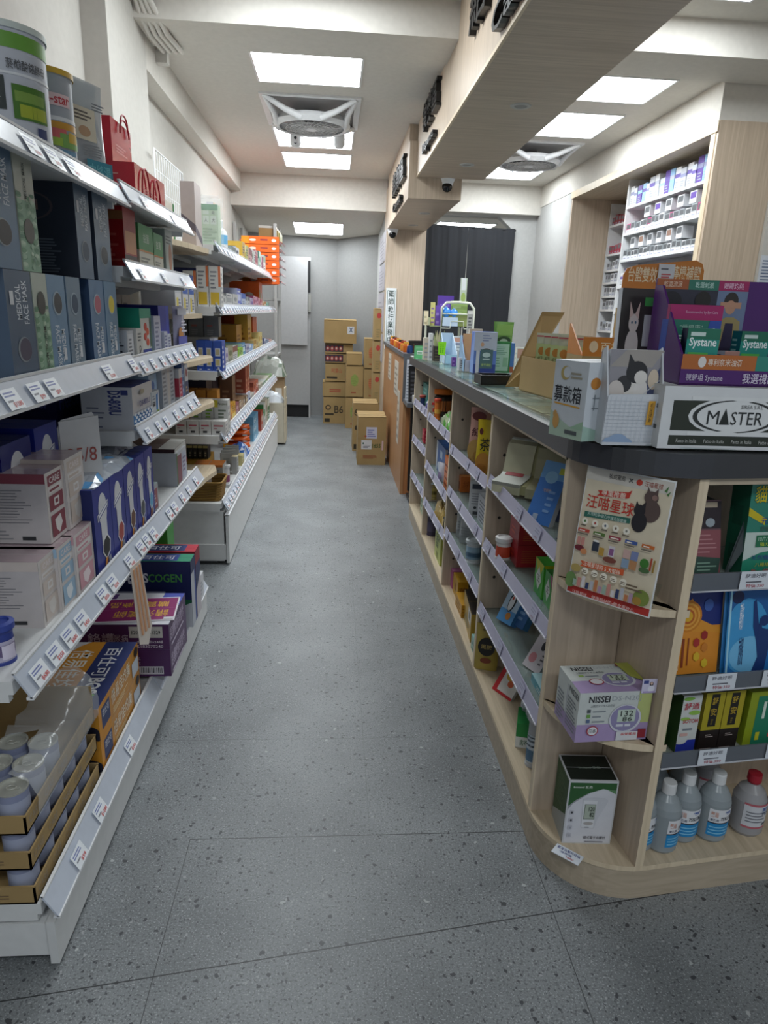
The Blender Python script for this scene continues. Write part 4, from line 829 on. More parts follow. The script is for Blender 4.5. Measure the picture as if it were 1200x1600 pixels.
# woven basket of white packs on the base deck
t = thing('woven_basket', 'brown woven basket holding orange and white packs on the base of the far run', 'basket', (-.70, 3.80, .358))
g = G(); w, d, hB = .098, .105, .105
def rrect(w, d, r, n=5):
    out = []
    for cx, cy, a0 in ((w-r, d-r, 0), (-w+r, d-r, 90), (-w+r, -d+r, 180), (w-r, -d+r, 270)):
        for k in range(n+1): a = math.radians(a0+90*k/n); out.append((cx+r*math.cos(a), cy+r*math.sin(a)))
    return out
BR = mat('9a7636', .7); BR2 = mat('80602a', .75)
g.prism(rrect(w-.012, d-.012, .02), 0, .006, BR2)
for k in range(13):
    e = -.012+.012*k/12; ring = rrect(w+e-.002, d+e-.002, .025, 6)
    g.tube([(x+(.0025*math.cos(i*2.6+k*3.14)), y+(.0025*math.sin(i*2.6+k*3.14)), .008+k*.0076) for i, (x, y) in enumerate(ring)], .0052, BR if k % 2 else BR2, 6, True)
g.build('basket_body', t)
g = G(); ring = rrect(w+.003, d+.003, .028, 6); g.tube([(x, y, hB+.002) for x, y in ring], .006, BR, 8, True); g.build('rim', t)
for k in range(6):
    pouch('cotton_pack', ORD[k]+' white and orange striped pack standing in the woven basket', 'pack', -.745+.0*k+.02*(k % 2), 3.745+.016*k, .366, .10, .135+.006*(k % 3), .018, mat('d8cfc6', .5), [('r', .1+.15*q, .2, .16+.15*q, .95, ['d8905a', 'cf9c78'][q % 2]) for q in range(5)], .1*(k % 3)-.1, group='packs in the woven basket')
# --- rows along the aisle
z3 = 1.394
shelf_row([(3.993, 4.158, 1.394, 0.062, 'pale grey', 'b9bab8', '8f9092'), (4.158, 4.393, 1.394, 0.076, 'white', 'c6c6c4', '9a9c9e'), (4.393, 4.626, 1.394, 0.078, 'off-white', 'bdbdbb', '8a8c90'),
 (4.626, 4.817, 1.394, 0.117, 'violet blue', '5f6cc0', 'c8cdea'), (4.817, 5.025, 1.394, 0.091, 'blue and white', 'b9c4de', '3f5fae'), (5.025, 5.291, 1.394, 0.074, 'white', 'cfcfd2', '6a6a72', 2),
 (5.291, 5.544, 1.394, 0.07, 'lilac', 'c0aed0', '7a5aa0', 2), (5.544, 5.921, 1.394, 0.088, 'pink', 'c890a8', '9a4a6e', 3), (5.921, 6.239, 1.394, 0.075, 'rose', 'cf9aa0', 'b05a6a', 2), (6.239, 6.594, 1.394, 0.059, 'cream', 'd6c7a8', 'b0763a', 2), (6.594, 6.923, 1.394, 0.052, 'mint', '9ccabb', '3f9a86', 2)], 'the second far shelf', 'cartons along the second far shelf')
shelf_row([(4.042, 4.142, 1.07, 0.096, 'white and violet', 'c2c0cc', '6f5aa0'), (4.142, 4.356, 1.07, 0.101, 'beige green', '9c9a7e', '6a6f50'), (4.356, 4.593, 1.07, 0.09, 'white and brown', 'cac7c4', '8a5a50'), (4.593, 4.822, 1.07, 0.066, 'bright green', '8fc040', 'e2e8d0'),
 (4.822, 5.0, 1.07, 0.088, 'teal', '4f8fb8', 'd0e0ea'), (5.0, 5.232, 1.07, 0.071, 'pale lilac', 'b0b0c6', '6a6f9a'), (5.232, 5.486, 1.07, 0.06, 'light blue', '7fa8d6', 'dfe8f2', 2), (5.486, 5.866, 1.07, 0.081, 'straw yellow', 'c9b070', 'a5803a', 2), (5.866, 6.187, 1.07, 0.127, 'pale yellow', 'd6c888', 'c09a3a', 2),
 (6.187, 6.482, 1.07, 0.063, 'navy', '2f3a6a', 'c0c4d6', 2), (6.482, 6.806, 1.07, 0.04, 'grey blue', '6a80a0', 'd6dae4', 2), (6.806, 7.241, 1.07, 0.008, 'brick red', 'b0503e', 'e0d0c8', 2), (7.241, 7.648, 1.07, -0.018, 'white', 'd6d8da', 'c04a3a', 2)], 'the third far shelf', 'cartons along the third far shelf')
shelf_row([(4.021, 4.124, 0.732, 0.073, 'white', 'd0d0ce', '8a8c92'), (4.124, 4.259, 0.732, 0.1, 'orange', 'd98c28', 'f0c870', 2), (4.259, 4.404, 0.732, 0.097, 'amber yellow', 'd8a02c', 'e8d080', 2), (4.404, 4.558, 0.732, 0.07, 'dull rose', '94545c', 'c8a0a4'), (4.558, 4.792, 0.732, 0.079, 'tan brown', '8a6a4c', 'c6b29a', 2), (4.792, 5.012, 0.732, 0.063, 'bronze', '7a6248', 'cdb898', 2),
 (5.012, 5.211, 0.732, 0.068, 'navy edged white', 'c9ccd8', '2c3874', 2), (5.211, 5.471, 0.732, 0.03, 'off-white', 'c4c0b8', '8a8478', 2), (5.471, 5.809, 0.732, 0.099, 'brick orange', 'b25a40', '8a3e2c', 2), (5.809, 6.132, 0.732, 0.044, 'cream', 'c6bfae', '8c8676', 3), (6.132, 6.492, 0.732, 0.032, 'white and green', 'c8ccc6', '4c8a4e', 3), (6.492, 6.896, 0.732, 0.007, 'ivory', 'cdc8b8', '7fa04a', 2), (6.896, 7.352, 0.732, -0.058, 'green', '6f9a5a', 'd8dcd0', 2)], 'the fourth far shelf', 'cartons along the fourth far shelf')
# taller goods behind, showing over the front rows
def back_pack(lab, u, base, art, nm='medicine_carton', grp=None):
    pack(nm, lab, 'carton', u[0], u[1], u[2], u[3], u[4], u[5], base, {'-y': art, '+x': art}, group=grp)
back_pack('navy arched box behind the pale cartons of the second far shelf', (-.92, -.74, 4.05, 4.30, 1.394, .20), '2c3260', [('l', .2, .3, .8, .5, 2, '5a60a0')])
for k in range(2): back_pack(['nearer', 'farther'][k]+' black drawer box raised on the fourth far shelf', (-.90, -.72, 4.02+.22*k, 4.22+.22*k, .732, .255), ['23263e', '1f2034'][k], [('l', .2, .3, .8, .5, 2, '4a4f8a')])
for k in range(3): back_pack(ORD[k]+' orange carton standing behind the white and green ones', (-.82+.062*k, -.765+.062*k, 3.90, 4.0, .732, .215), 'd08a2c', [('l', .2, .3, .8, .7, 3, 'a86018')])
for k in range(2): back_pack(ORD[k]+' brown carton behind the orange ones on the fourth far shelf', (-.80+.085*k, -.72+.085*k, 4.46, 4.6, .732, .24), '6e4e38', [('l', .2, .3, .8, .7, 3, '9a7a5a')])
for k in range(2): back_pack(ORD[k]+' brick red upright carton on the fourth far shelf', (-.70, -.62, 5.02+.13*k, 5.13+.13*k, .732, .26), 'a8503a', [('l', .2, .3, .8, .7, 3, 'd09a80')])
def orange_bag(lab, x0, x1, y0, y1, z, h):
    pouch('orange_snack_bag', lab, 'bag', (x0+x1)/2, (y0+y1)/2, z, x1-x0, h, y1-y0, mat('e2611a', .3), [('r', .0, .15, .2, .85, 'e5a022'), ('e', .3, .5, .12, .14, 'f0e2d4'), ('l', .45, .42, .8, .6, 1, '7a2a3a', .7), ('e', .85, .3, .1, .14, 'eae0dc')], 0, group='orange bags at the far end')
back_pack('orange carton standing in shade on the second far shelf', (-.92, -.66, 6.45, 6.72, 1.394, .22), 'd8601c', [('r', .1, .2, .35, .7, '8a7a3a'), ('e', .65, .35, .2, .25, 'c9c6c0')])
back_pack('orange carton in shade at the back of the third far shelf', (-.92, -.66, 5.9, 6.2, 1.07, .25), 'cf5c22', [('r', .1, .1, .8, .4, 'b98a2c')])
back_pack('gold carton at the back of the third far shelf', (-.90, -.70, 5.2, 5.5, 1.07, .20), 'b9842a', [('l', .1, .3, .8, .7, 3, '8a5a1a')])
back_pack('yellow carton with small writing behind on the third far shelf', (-.76, -.66, 5.55, 5.8, 1.07, .27), 'cba03a', [('l', .1, .3, .8, .7, 3, '8a5a1a')])
# --- base deck goods
zq = .357
g = G(); g.box(-.09, .09, -.10, .10, 0, .085, mat('c6c0a8', .2, alpha=.6)); tag(g.build('clear_box', None, (-.72, 4.03, zq)), 'clear plastic box of vials under the orange topped cartons', 'box')
for k in range(2): pack('plaster_box', ['left', 'right'][k]+' grey carton with an orange top on the clear box behind the basket', 'carton', -.80+.085*k, -.718+.085*k, 3.96, 4.10, zq+.087, .062, 'a9a8a4', {'-y': [('r', 0, .8, 1, 1, 'd9803a'), ('l', .1, .2, .9, .7, 4, '6a6c72')], '+z': [('r', 0, 0, 1, 1, 'd98030')]}, group='orange topped cartons')
pack('yellow_tray', 'yellow display tray deep on the base deck', 'tray', -.98, -.78, 4.25, 4.55, zq, .11, 'b98a2a', {'-y': [('l', .1, .3, .9, .6, 2, '8a6a20')]})
for k in range(6):
    x = -.965+.032*k; pack('small_bottle_box', ORD[k]+' black and yellow small carton in the row on the yellow tray', 'carton', x, x+.029, 4.30, 4.40, zq+.111, .085, '2a2622', {'-y': [('r', 0, .82, 1, 1, 'b8ab6a'), ('r', .25, .15, .75, .65, '4a4238'), ('l', .3, .2, .7, .6, 2, 'b8ab8a')]}, group='black and yellow small cartons')
can('white bottle with purple label standing by the clear box', -.635, 4.06, zq+.02, .028, .11, 'd6d4d4', 'dcdcda', [(.05, .45, '8a4a6a')], None, 'pill_bottle', 'bottle')
g = G(); g.box(-.665, -.605, 4.02, 4.10, 0, .02, mat('c9ccd0', .2)); tag(g.build('plastic_tray', None, (0, 0, zq)), 'small clear tray under the purple labelled bottle', 'tray')
for k in range(5):
    g = G(); g.box(-.045, .045, -.012, .012, 0, .12+.008*(k % 3), mat('b9b8b2', .15, alpha=.8)); FACE(g, '-y', -.045, .045, -.012, .012, 0, .12).run([('l', .2, .2, .8, .8, 4, '8a8a84')])
    tag(g.build('clear_pack', None, (-.68, 4.46+.055*k, zq), .3), ORD[k]+' clear upright pack in the row on the base deck', 'pack', 'clear upright packs')
pack('slim_carton', 'slim grey carton with a cream top near the front of the base deck', 'carton', -.64, -.605, 4.36, 4.43, zq, .115, 'a9a8a6', {'+z': [('r', 0, 0, 1, 1, 'd8c9a0')], '+x': [('l', .2, .1, .8, .9, 5, '7a7a7c')]})
pack('slim_carton', 'pale yellow small carton by the ticket rail of the base deck', 'carton', -.64, -.605, 4.62, 4.72, zq, .07, 'cfc28a', {'+x': [('l', .2, .1, .8, .9, 3, '8a8060')]})
crumple('wet_wipes', 'blue and white packs of wipes heaped on the base deck', 'wipes', -.76, -.61, 4.86, 5.12, zq, zq+.10, mat('3a6fc0', .25), 21, 7, None, ('cfd8e6', 14))
for k in range(4): orange_bag(['lowest', 'second', 'third', 'topmost'][k]+' salmon orange flat pack in the pile on the base deck', -.82, -.63, 5.2+.01*k, 5.36, zq+.045*k, .044)
for k in range(3): pack('blue_carton', ORD[k]+' sky blue carton stacked beyond the orange packs', 'carton', -.86, -.625, 5.5, 5.85, zq+.066*k, .065, ['6aa6c8', '7fb2d0', '5f9cc0'][k], {'-y': [('l', .1, .2, .8, .6, 2, 'd8e4ec')], '+x': [('l', .1, .2, .8, .6, 2, 'd8e4ec')]}, group='sky blue cartons')
shelf_row([(6.0, 6.15, zq, .17, 'brick red', 'a8402c', 'd8c8b8'), (6.17, 6.35, zq, .21, 'white and green', 'd0d2ce', '3f8a4a'), (6.38, 6.6, zq, .22, 'ivory', 'cfc9b8', '8a8478'), (6.62, 6.8, zq, .20, 'dark green', '1f6a34', 'd8dcd0')], 'the far end of the base deck', 'cartons at the far end of the base deck')
# --- top shelf goods
zt = 1.689
g = G(); x0, x1, hh = -0.664, -0.581, 0.214
w = (x1-x0)/2; g.box(-w, w, -.04, .04, 0, hh-.02, 'b2c9a6')
FACE(g, '-y', -w, w, -.04, .04, 0, hh-.02).run([('r', 0, .86, 1, 1, '3f8a55'), ('r', .1, .52, .46, .72, 'cfdccb'), ('r', .54, .52, .9, .72, 'cfdccb'), ('r', .1, .76, .46, .84, 'cfdccb'), ('t', .18, .55, .38, .69, '人', '3c4440'), ('t', .62, .55, .82, .69, '大', '3c4440'), ('t', .62, .76, .82, .84, '走', '3c4440'), ('l', .08, .1, .92, .46, 5, '7f9f74')])
g.build('herb_pack', None, ((x0+x1)/2, 3.79, zt)); o = bpy.data.objects['herb_pack']; tag(o, 'pale green pack with four figure pictures at the near end of the far top shelf', 'pack')
g = G(); n = 7
for side in (-1, 1):
    vs = [((u/n-.5)*2*(w+.012), side*(.052+.004*math.sin(u*2+v)), v/5*(hh+.02)) for v in range(6) for u in range(n+1)]; g.add(vs, [(v*(n+1)+u, v*(n+1)+u+1, (v+1)*(n+1)+u+1, (v+1)*(n+1)+u) for v in range(5) for u in range(n)], FILM, True)
o = g.build('cellophane'); o.parent = bpy.data.objects['herb_pack']
pack('slim_carton', 'orange upright pack right of the pale green one on the far top shelf', 'pack', -.655, -.62, 3.86, 4.0, zt, .22, 'cf8a2a', {'-y': [('r', 0, .8, 1, 1, 'cfc8d4'), ('l', .2, .3, .8, .7, 3, 'e8c890')], '+x': [('l', .2, .3, .8, .7, 3, 'e8c890')]})
t = thing('lotion_bottle', 'white bottle with blue label on the far top shelf', 'bottle', (-.655, 4.28, zt)); g = G(); g.lathe([(0, 0), (.038, 0), (.042, .01), (.042, .10), (.034, .125), (.018, .135)], 0, 0, 'd8dadc', 22); g.lathe([(.0425, .05), (.0425, .10)], 0, 0, '6fb0d8', 22); g.build('bottle_body', t)
g = G(); g.lathe([(.018, .135), (.018, .175), (.014, .18), (0, .18)], 0, 0, 'e2e3e4', 18); g.build('cap', t)
shelf_row([(4.42, 4.60, zt, .055, 'grey', '8e9a94', '6a706e'), (4.62, 4.80, zt, .07, 'white lettered', 'd0d3d8', '3a3f52'), (4.95, 5.10, zt, .13, 'yellow', 'c9a23c', 'e8d8a0'), (5.12, 5.26, zt, .12, 'lime', 'b9b86a', 'e0e0c0'), (5.30, 5.50, zt, .12, 'pink', 'c99aa0', '8a5a5e', 2), (5.52, 5.70, zt, .13, 'white', 'cfd0cc', '4a6a50', 2), (5.72, 5.95, zt, .14, 'rose', 'c48a90', '9a4a5a', 2), (5.98, 6.15, zt, .15, 'mint', 'c0dcd0', '5a9a88'), (6.17, 6.4, zt, .13, 'mauve', '9a6a80', 'd8b8c4', 2), (6.42, 6.6, zt, .15, 'pale mint', 'cfe0da', '7ab0a0')], 'the top far shelf', 'cartons along the top far shelf', .10)
for k in range(6):
    t = thing('orange_snack_bag', ['lowest', 'second lowest', 'third lowest', 'third highest', 'second highest', 'topmost'][k]+' orange bag of the hanging pile at the end of the far top shelf', 'bag', (-.67, 6.93, 1.60+.069*k), 0, 'orange bags at the far end')
    g = G(); N = 10; vs = []
    for s_ in (1, -1):
        for j in range(5):
            for i in range(N+1):
                u = i/N; v = j/4; vs.append((-.19+.36*u, -.20+.34*v, 0.036+s_*.036*(max(0., math.sin(math.pi*u))**.2)*(max(0., math.sin(math.pi*v))**.2)))
    fs = []
    for s_ in range(2):
        b = s_*5*(N+1)
        for j in range(4):
            for i in range(N): a = b+j*(N+1)+i; fs.append((a, a+1, a+N+2, a+N+1) if s_ == 0 else (a, a+N+1, a+N+2, a+1))
    g.add(vs, fs, mat('f26a1a', .3), True)
    f = F(g, (-.17, -.206, .008), (1, 0, 0), (0, 0, 1), .34, .064); f.run([('r', 0, 0, 1, 1, 'ee6618'), ('r', 0, .05, .2, .95, 'e2961e'), ('e', .30, .5, .09, .16, 'f0dfcf'), ('l', .5, .45, .75, .7, 1, '8a3040', .8), ('e', .86, .5, .06, .2, 'e8dedc')])
    g.build('bag_body', t)
    g = G(); r = random.Random(k)
    g.slab([(.165, -.19, .03), (.215+r.uniform(0, .015), -.17, .0), (.22, -.02, -.01+r.uniform(0, .02)), (.21, .10, .005), (.165, .12, .03)], (0, 0, .004), mat('c9b4b8', .12, metal=.6)); g.slab([(.16, -.19, .05), (.20, -.18, .02), (.21, .10, .02), (.16, .12, .05)], (0, 0, .003), mat('c03a34', .2)); g.build('foil_flap', t)

# ------------------------------------------------------------------ behind the far end of the shelving
t = thing('storage_rack', 'tall grey storage rack beyond the shelving, cartons and folders on its top', 'rack', (-.83, 8.0, 0)); g = G()
for x in (-1.06, -.64):
    for y in (7.83, 8.37): part(G().box(x, x+.03, y, y+.03, 0, 2.25, 'a9a9a7'), 'post', t)
for z in (.3, .9, 1.5, 2.06): part(G().box(-1.03, -.61, 7.86, 8.37, z-.025, z, '9c9c9a'), 'rack_shelf', t)
pack('brown_carton', 'brown carton under a pale lid high on the storage rack', 'carton', -.80, -.64, 7.87, 8.15, 2.061, .17, '8f6e40', {'+z': [('r', 0, 0, 1, 1, 'b5b2ac')], '-y': [('r', 0, .86, 1, 1, 'b5b2ac')]})
for k in range(4): pack('yellow_folder', ORD[k]+' yellow folder standing at the aisle edge of the storage rack', 'folder', -.632+.014*k, -.622+.014*k, 7.88+.03*k, 8.3, 2.061, .17-.018*k, ['c9b25a', '9a7c48', 'd6c27a', 'a8a05c'][k], {}, group='yellow folders')
t = thing('wall_cabinet', 'tall white cabinet with a grey door standing against the far wall', 'cabinet', (-.7, 9.25, 0)); g = G(); g.box(-1.06, -.29, 9.20, 9.30, .17, 2.02, 'a3a3a3'); g.box(-.31, -.29, 9.20, 9.30, 0, .17, 'b9b9b9'); g.box(-1.06, -.31, 9.27, 9.30, 0, .17, '141416'); part(g, 'cabinet_body', t)
g = G(); g.box(-.66, -.325, 9.12, 9.14, .95, 2.02, 'ababac'); part(g, 'door', t)
g = G(); g.box(-.322, -.292, 9.185, 9.199, 1.60, 1.98, '1c1c1e'); g.box(-.32, -.285, 9.16, 9.198, 1.36, 1.58, '8f8f8a'); part(g, 'handle_and_gap', t)  # black strip paints the dark gap by the door; grey block is the handle
t = thing('low_cabinet', 'low beige cabinet past the end of the white shelving', 'cabinet', (-.75, 7.7, 0)); g = G(); g.box(-1.02, -.505, 7.25, 7.80, .02, .44, 'b9b2a0'); part(g, 'cabinet_body', t)
g = G(); g.box(-.503, -.49, 7.25, 7.45, .02, .60, 'c0b69e'); g.box(-.503, -.489, 7.25, 7.45, .22, .224, '8a846f'); g.box(-.503, -.489, 7.25, 7.45, .40, .404, '8a846f'); part(g, 'drawer_front', t)
crumple('plastic_bag', 'white plastic bag slumped on the low beige cabinet', 'bag', -.80, -.51, 7.28, 7.50, .441, .56, mat('cdd2d8', .3), 31, 9)
pack('small_carton', 'small brown carton with white label above the white plastic bag', 'carton', -.66, -.52, 7.58, 7.72, .441, .24, 'a58a68', {'-y': [('r', .3, .1, .8, .5, 'd8d4cc')]})
crumple('wrapped_bundle', 'clear wrapped bundle with dark green top on the low cabinet', 'bundle', -.86, -.50, 7.52, 7.80, .69, .92, mat('9fa39c', .2), 33, 9, None, ('5a6a58', 26))
g = G(); g.box(-.87, -.50, 7.52, 7.80, 0, .008, 'a89a80'); tag(g.build('board', None, (0, 0, .682)), 'thin board on the small carton under the wrapped bundle', 'board')

# ------------------------------------------------------------------ cardboard cartons by the far wall
def cardbox(label, x0, x1, y0, y1, z, h, art=None, rz=0., name='cardboard_box', open_top=False, m=None, tape=True):
    t = thing(name, label, 'cardboard box', ((x0+x1)/2, (y0+y1)/2, z), rz, None); w, d = (x1-x0)/2, (y1-y0)/2; g = G()
    if open_top: g.box(-w, w, -d, d, 0, h*.98, m or CARD)
    else: g.box(-w, w, -d, d, 0, h, m or CARD)
    for k, it in (art or {}).items(): FACE(g, k, -w, w, -d, d, 0, h).run(it)
    g.build('carton_body', t)
    g = G(); g.slab([(-w, -.003, h), (w, -.003, h), (w, -d, h+.003), (-w, -d, h+.003)][::-1], (0, 0, .003), m or CARD); g.slab([(-w, .003, h), (w, .003, h), (w, d, h+.012), (-w, d, h+.012)], (0, 0, .003), m or CARD); g.build('flap', t)
    if tape: g = G(); g.box(-w*.9, w*.9, -.022, .022, h+.004, h+.0055, 'a68a58'); g.build('tape', t)
    return t
INK = '9a4a30'
cardbox('front cardboard box in the aisle with two white notes on it', .244, .508, 6.33, 6.66, 0, .45, {'-y': [('r', .30, .56, .68, .80, 'c6c6d8'), ('l', .34, .60, .64, .77, 4, '6a6fae'), ('r', .13, .33, .50, .53, 'cfcfd0'), ('l', .2, .36, .46, .44, 3, '8a8a90'), ('e', .2, .46, .03, .02, '2f5a4a'), ('t', .53, .36, .82, .46, '1655', '3f5a2c'), ('r', .86, .32, .92, .52, 'cfaeae'), ('l', .2, .14, .75, .22, 3, INK), ('e', .28, .61, .04, .02, 'a8432c')]})
cardbox('cardboard box just behind the one with white notes', .215, .47, 6.98, 7.30, 0, .49, {'-y': [('t', .05, .75, .2, .9, '6', '3a3020'), ('e', .14, .5, .06, .05, '3a3020'), ('r', .05, .05, .2, .15, '3a3020')], '+z': [('t', .1, .3, .9, .7, '◇口◇', '5a4a30')]})
ya, yb = 8.55, 8.88
ST = [('cardboard box at the foot of the stack, printed with round black marks', -.11, .17, 8.75, 9.02, 0, .33, {'-y': [('e', .22, .62, .13, .1, '3a3020'), ('e', .22, .62, .08, .05, 'b09060'), ('t', .5, .4, .9, .7, 'B6', '3a3020'), ('l', .08, .32, .5, .42, 1, '3a3020', .8), ('r', .06, .06, .3, .2, '2a2418')]}),
      ('shallow cardboard box with red print second from the floor', -.12, .17, 8.75, 9.02, .347, .17, {'-y': [('l', .3, .3, .8, .6, 2, 'a04630')]}),
      ('cardboard box with red and black writing, third from the floor', -.09, .17, 8.77, 9.02, .534, .21, {'-y': [('t', .3, .45, .8, .8, '阿里山', 'a8452c'), ('l', .06, .15, .9, .3, 1, '3a3020', .8)]}),
      ('lower flat dark printed carton with red rings', -.095, .25, 8.78, 9.02, .761, .105, {'-y': [('r', .0, .12, .66, .95, '3a2a34')]+[('e', .1+.155*k, .52, .065, .28, 'a03a3a') for k in range(4)]+[('e', .1+.155*k, .52, .03, .14, 'c9b8a8') for k in range(4)]}),
      ('upper flat dark printed carton with red rings', -.095, .25, 8.78, 9.02, .883, .105, {'-y': [('r', .0, .12, .66, .95, '3a2a34')]+[('e', .1+.155*k, .52, .065, .28, 'a03a3a') for k in range(4)]+[('e', .1+.155*k, .52, .03, .14, 'c9b8a8') for k in range(4)]}),
      ('plain topmost cardboard box of the stack with a white label', -.11, .29, 8.72, 8.98, 1.005, .27, {'-y': [('r', .72, .42, .93, .75, 'c9cbd0'), ('p', [(.77, .5), (.80, .5), (.89, .7), (.86, .7)], '4a5a78'), ('p', [(.86, .5), (.89, .5), (.80, .7), (.77, .7)], '4a5a78')]})]
for l, a, b, c, d, z, h, art in ST: cardbox(l, a, b, c, d, z, h, art)
GR = [('e', .5, .55, .22, .2, '8a9a50'), ('l', .3, .38, .7, .7, 6, '7f9048', .4), ('l', .3, .12, .6, .2, 1, INK)]
RD = [('e', .5, .55, .24, .2, 'b8704a'), ('l', .28, .36, .72, .72, 6, 'a85c3a', .4), ('l', .3, .12, .6, .2, 1, INK)]
cardbox('cardboard box with faded green fruit picture on the floor', .165, .375, 8.42, 8.70, 0, .37, {'-y': GR}); cardbox('cardboard box with faded green fruit picture resting on another', .165, .375, 8.42, 8.70, .387, .36, {'-y': GR}); cardbox('low plain cardboard box above the green fruit picture', .17, .36, 8.44, 8.70, .765, .13, {})
cardbox('cardboard box hidden low behind the aisle boxes', .38, .56, 8.30, 8.60, 0, .35, {}); cardbox('cardboard box with red brown picture in the middle of the pile', .38, .58, 8.30, 8.60, .367, .36, {'-y': RD}); cardbox('open cardboard box with red fruit picture and raised flap', .38, .56, 8.30, 8.60, .745, .33, {'-y': RD})
for k in range(4): cardbox(['lowest', 'second', 'third', 'topmost'][k]+' narrow carton with red disc in the column by the partition', .462 if k else .40, .545, 7.92, 8.22, .03+.352*k if k else 0., .335 if k else .364, {'-y': [('e', .6, .8, .28, .09, 'b03a34'), ('l', .3, .1, .8, .4, 4, '8a7a50')]})
# sheets posted on the partition
for k, (za, zb_, ya_, yb_) in enumerate([(1.92, 2.22, 7.66, 8.55), (1.62, 1.90, 7.66, 8.6), (1.18, 1.60, 7.66, 8.6), (.86, 1.16, 7.66, 8.3)]):
    g = G(); g.box(.538, .5465, ya_, yb_, za, zb_, mat(['b6b2ba', 'aeabb2', 'aca8b0', 'a6a4ac'][k], .3)); FACE(g, '-x', .538, .5465, ya_, yb_, za, zb_).run([('r', .02, .03, .98, .97, 'bcb8c0'), ('l', .1, .15, .9, .85, 6, '9894a0', .3)])
    tag(g.build('notice_board'), ['topmost', 'second from the top', 'third from the top', 'lowest'][k]+' grey notice sheet posted on the side of the partition', 'notice')
# vertical white sign on the column
g = G(); sx0, sx1, sz0, sz1 = 0.556, 0.665, 1.115, 1.64
g.box(sx0, sx1, 7.566, 7.576, sz0-.1, sz1, 'dfe3e4'); f = FACE(g, '-y', sx0, sx1, 7.566, 7.576, sz0-.1, sz1)
f.run([('r', .12, .02, .16, .96, '3f6a58'), ('r', .84, .02, .88, .96, '3f6a58'), ('r', .12, .955, .88, .962, '3f6a58')]+[('t', .24, .965-.125*(k+1)+.012, .78, .965-.125*k-.006, c, '1f3a34', .03, 0, False) for k, c in enumerate('藥師執行業務中')])
tag(g.build('pharmacist_sign'), 'white vertical sign with dark green Chinese characters on the oak column', 'sign')
# curtain in the doorway
g = G(); t = thing('doorway_curtain', 'split black fabric curtain hanging in the far doorway', 'curtain', (1.45, 7.80, 0))
for a, b, nm in ((.955, 1.440, 'left_panel'), (1.441, 1.945, 'right_panel')):
    g = G(); N = 24; vs = []
    for j in range(13):
        for i in range(N+1):
            u = i/N; v = j/12; x = a+(b-a)*u; 
            if nm == 'left_panel' and u > .7: x -= .03*(1-v)*(u-.7)/.3
            vs.append((x, 7.80+.008*math.sin(u*19)*(1-.3*v)+.005*math.sin(u*47+v*3), .25+(2.30-.25)*v))
    g.add(vs, [(j*(N+1)+i, j*(N+1)+i+1, (j+1)*(N+1)+i+1, (j+1)*(N+1)+i) for j in range(12) for i in range(N)], mat('24262b', .85), True)
    g.add([(x, y+.004, z) for x, y, z in vs], [(j*(N+1)+i, (j+1)*(N+1)+i, (j+1)*(N+1)+i+1, j*(N+1)+i+1) for j in range(12) for i in range(N)], mat('24262b', .85), True)
    part(g, nm, t)
g = G(); g.tube([(.945, 7.81, 2.305), (1.955, 7.81, 2.285)], .010, '1c1d20', 8); part(g, 'curtain_rod', t)

# ================================================================== THE COUNTER
XC = .557; EA = math.atan2(.1210, .99265)
def EP(s, q): return (.763+.99265*s-.1210*q, 1.327+.1210*s+.99265*q)      # s: along the counter's end, q: inwards
def corner_arc(o=0., n=12, r=.21):
    """outline from the aisle side round the corner to the end side, pushed out by o"""
    ux, uy = .99265, .1210; cx, cy = XC-o, 1.327+(XC-o-.763)*.1219-o*1.0074           # where the two lines meet
    t = r/math.tan(math.radians((90-6.95)/2)); A = Vector((cx, cy+t)); B = Vector((cx+ux*t, cy+uy*t)); c = Vector((cx+r, cy+t)); out = []
    a0 = math.atan2(A.y-c.y, A.x-c.x); a1 = math.atan2(B.y-c.y, B.x-c.x)
    if a0 < 0: a0 += 2*math.pi
    if a1 < 0: a1 += 2*math.pi
    for k in range(n+1): a = a0+(a1-a0)*k/n; out.append((c.x+r*math.cos(a), c.y+r*math.sin(a)))
    return out
ct = thing('display_counter', 'long oak display counter with dark top and glass shelves along the aisle', 'counter', (.86, 3.0, 0))
ZT = lambda y: 1.10+.04*(4.9-y)/3.4
def zslab(g, pts, t0, t1, m):
    n = len(pts); vs = [(x, y, ZT(y)+t0) for x, y in pts]+[(x, y, ZT(y)+t1) for x, y in pts]
    g.add(vs, [tuple(range(n-1, -1, -1)), tuple(range(n, 2*n))]+[(i, (i+1) % n, n+(i+1) % n, n+i) for i in range(n)], m)
END = EP(.62, -.0); ENDB = EP(.62, .26)
g = G(); arc = corner_arc(.012); zslab(g, [(XC-.012, 4.93)]+arc+[EP(.62, -.012), EP(.62, .55), (1.16, 1.95), (1.16, 4.93)], -.05, 0, mat('3a3b3f', .3)); part(g, 'countertop', ct)
g = G(); arc = corner_arc(-.012); zslab(g, [(XC+.012, 4.90)]+arc+[EP(.62, .012), EP(.62, .50), (1.13, 1.93), (1.13, 4.90)], .0035, .0085, GLASS); part(g, 'glass_top', ct)
g = G(); r_ = random.Random(8)
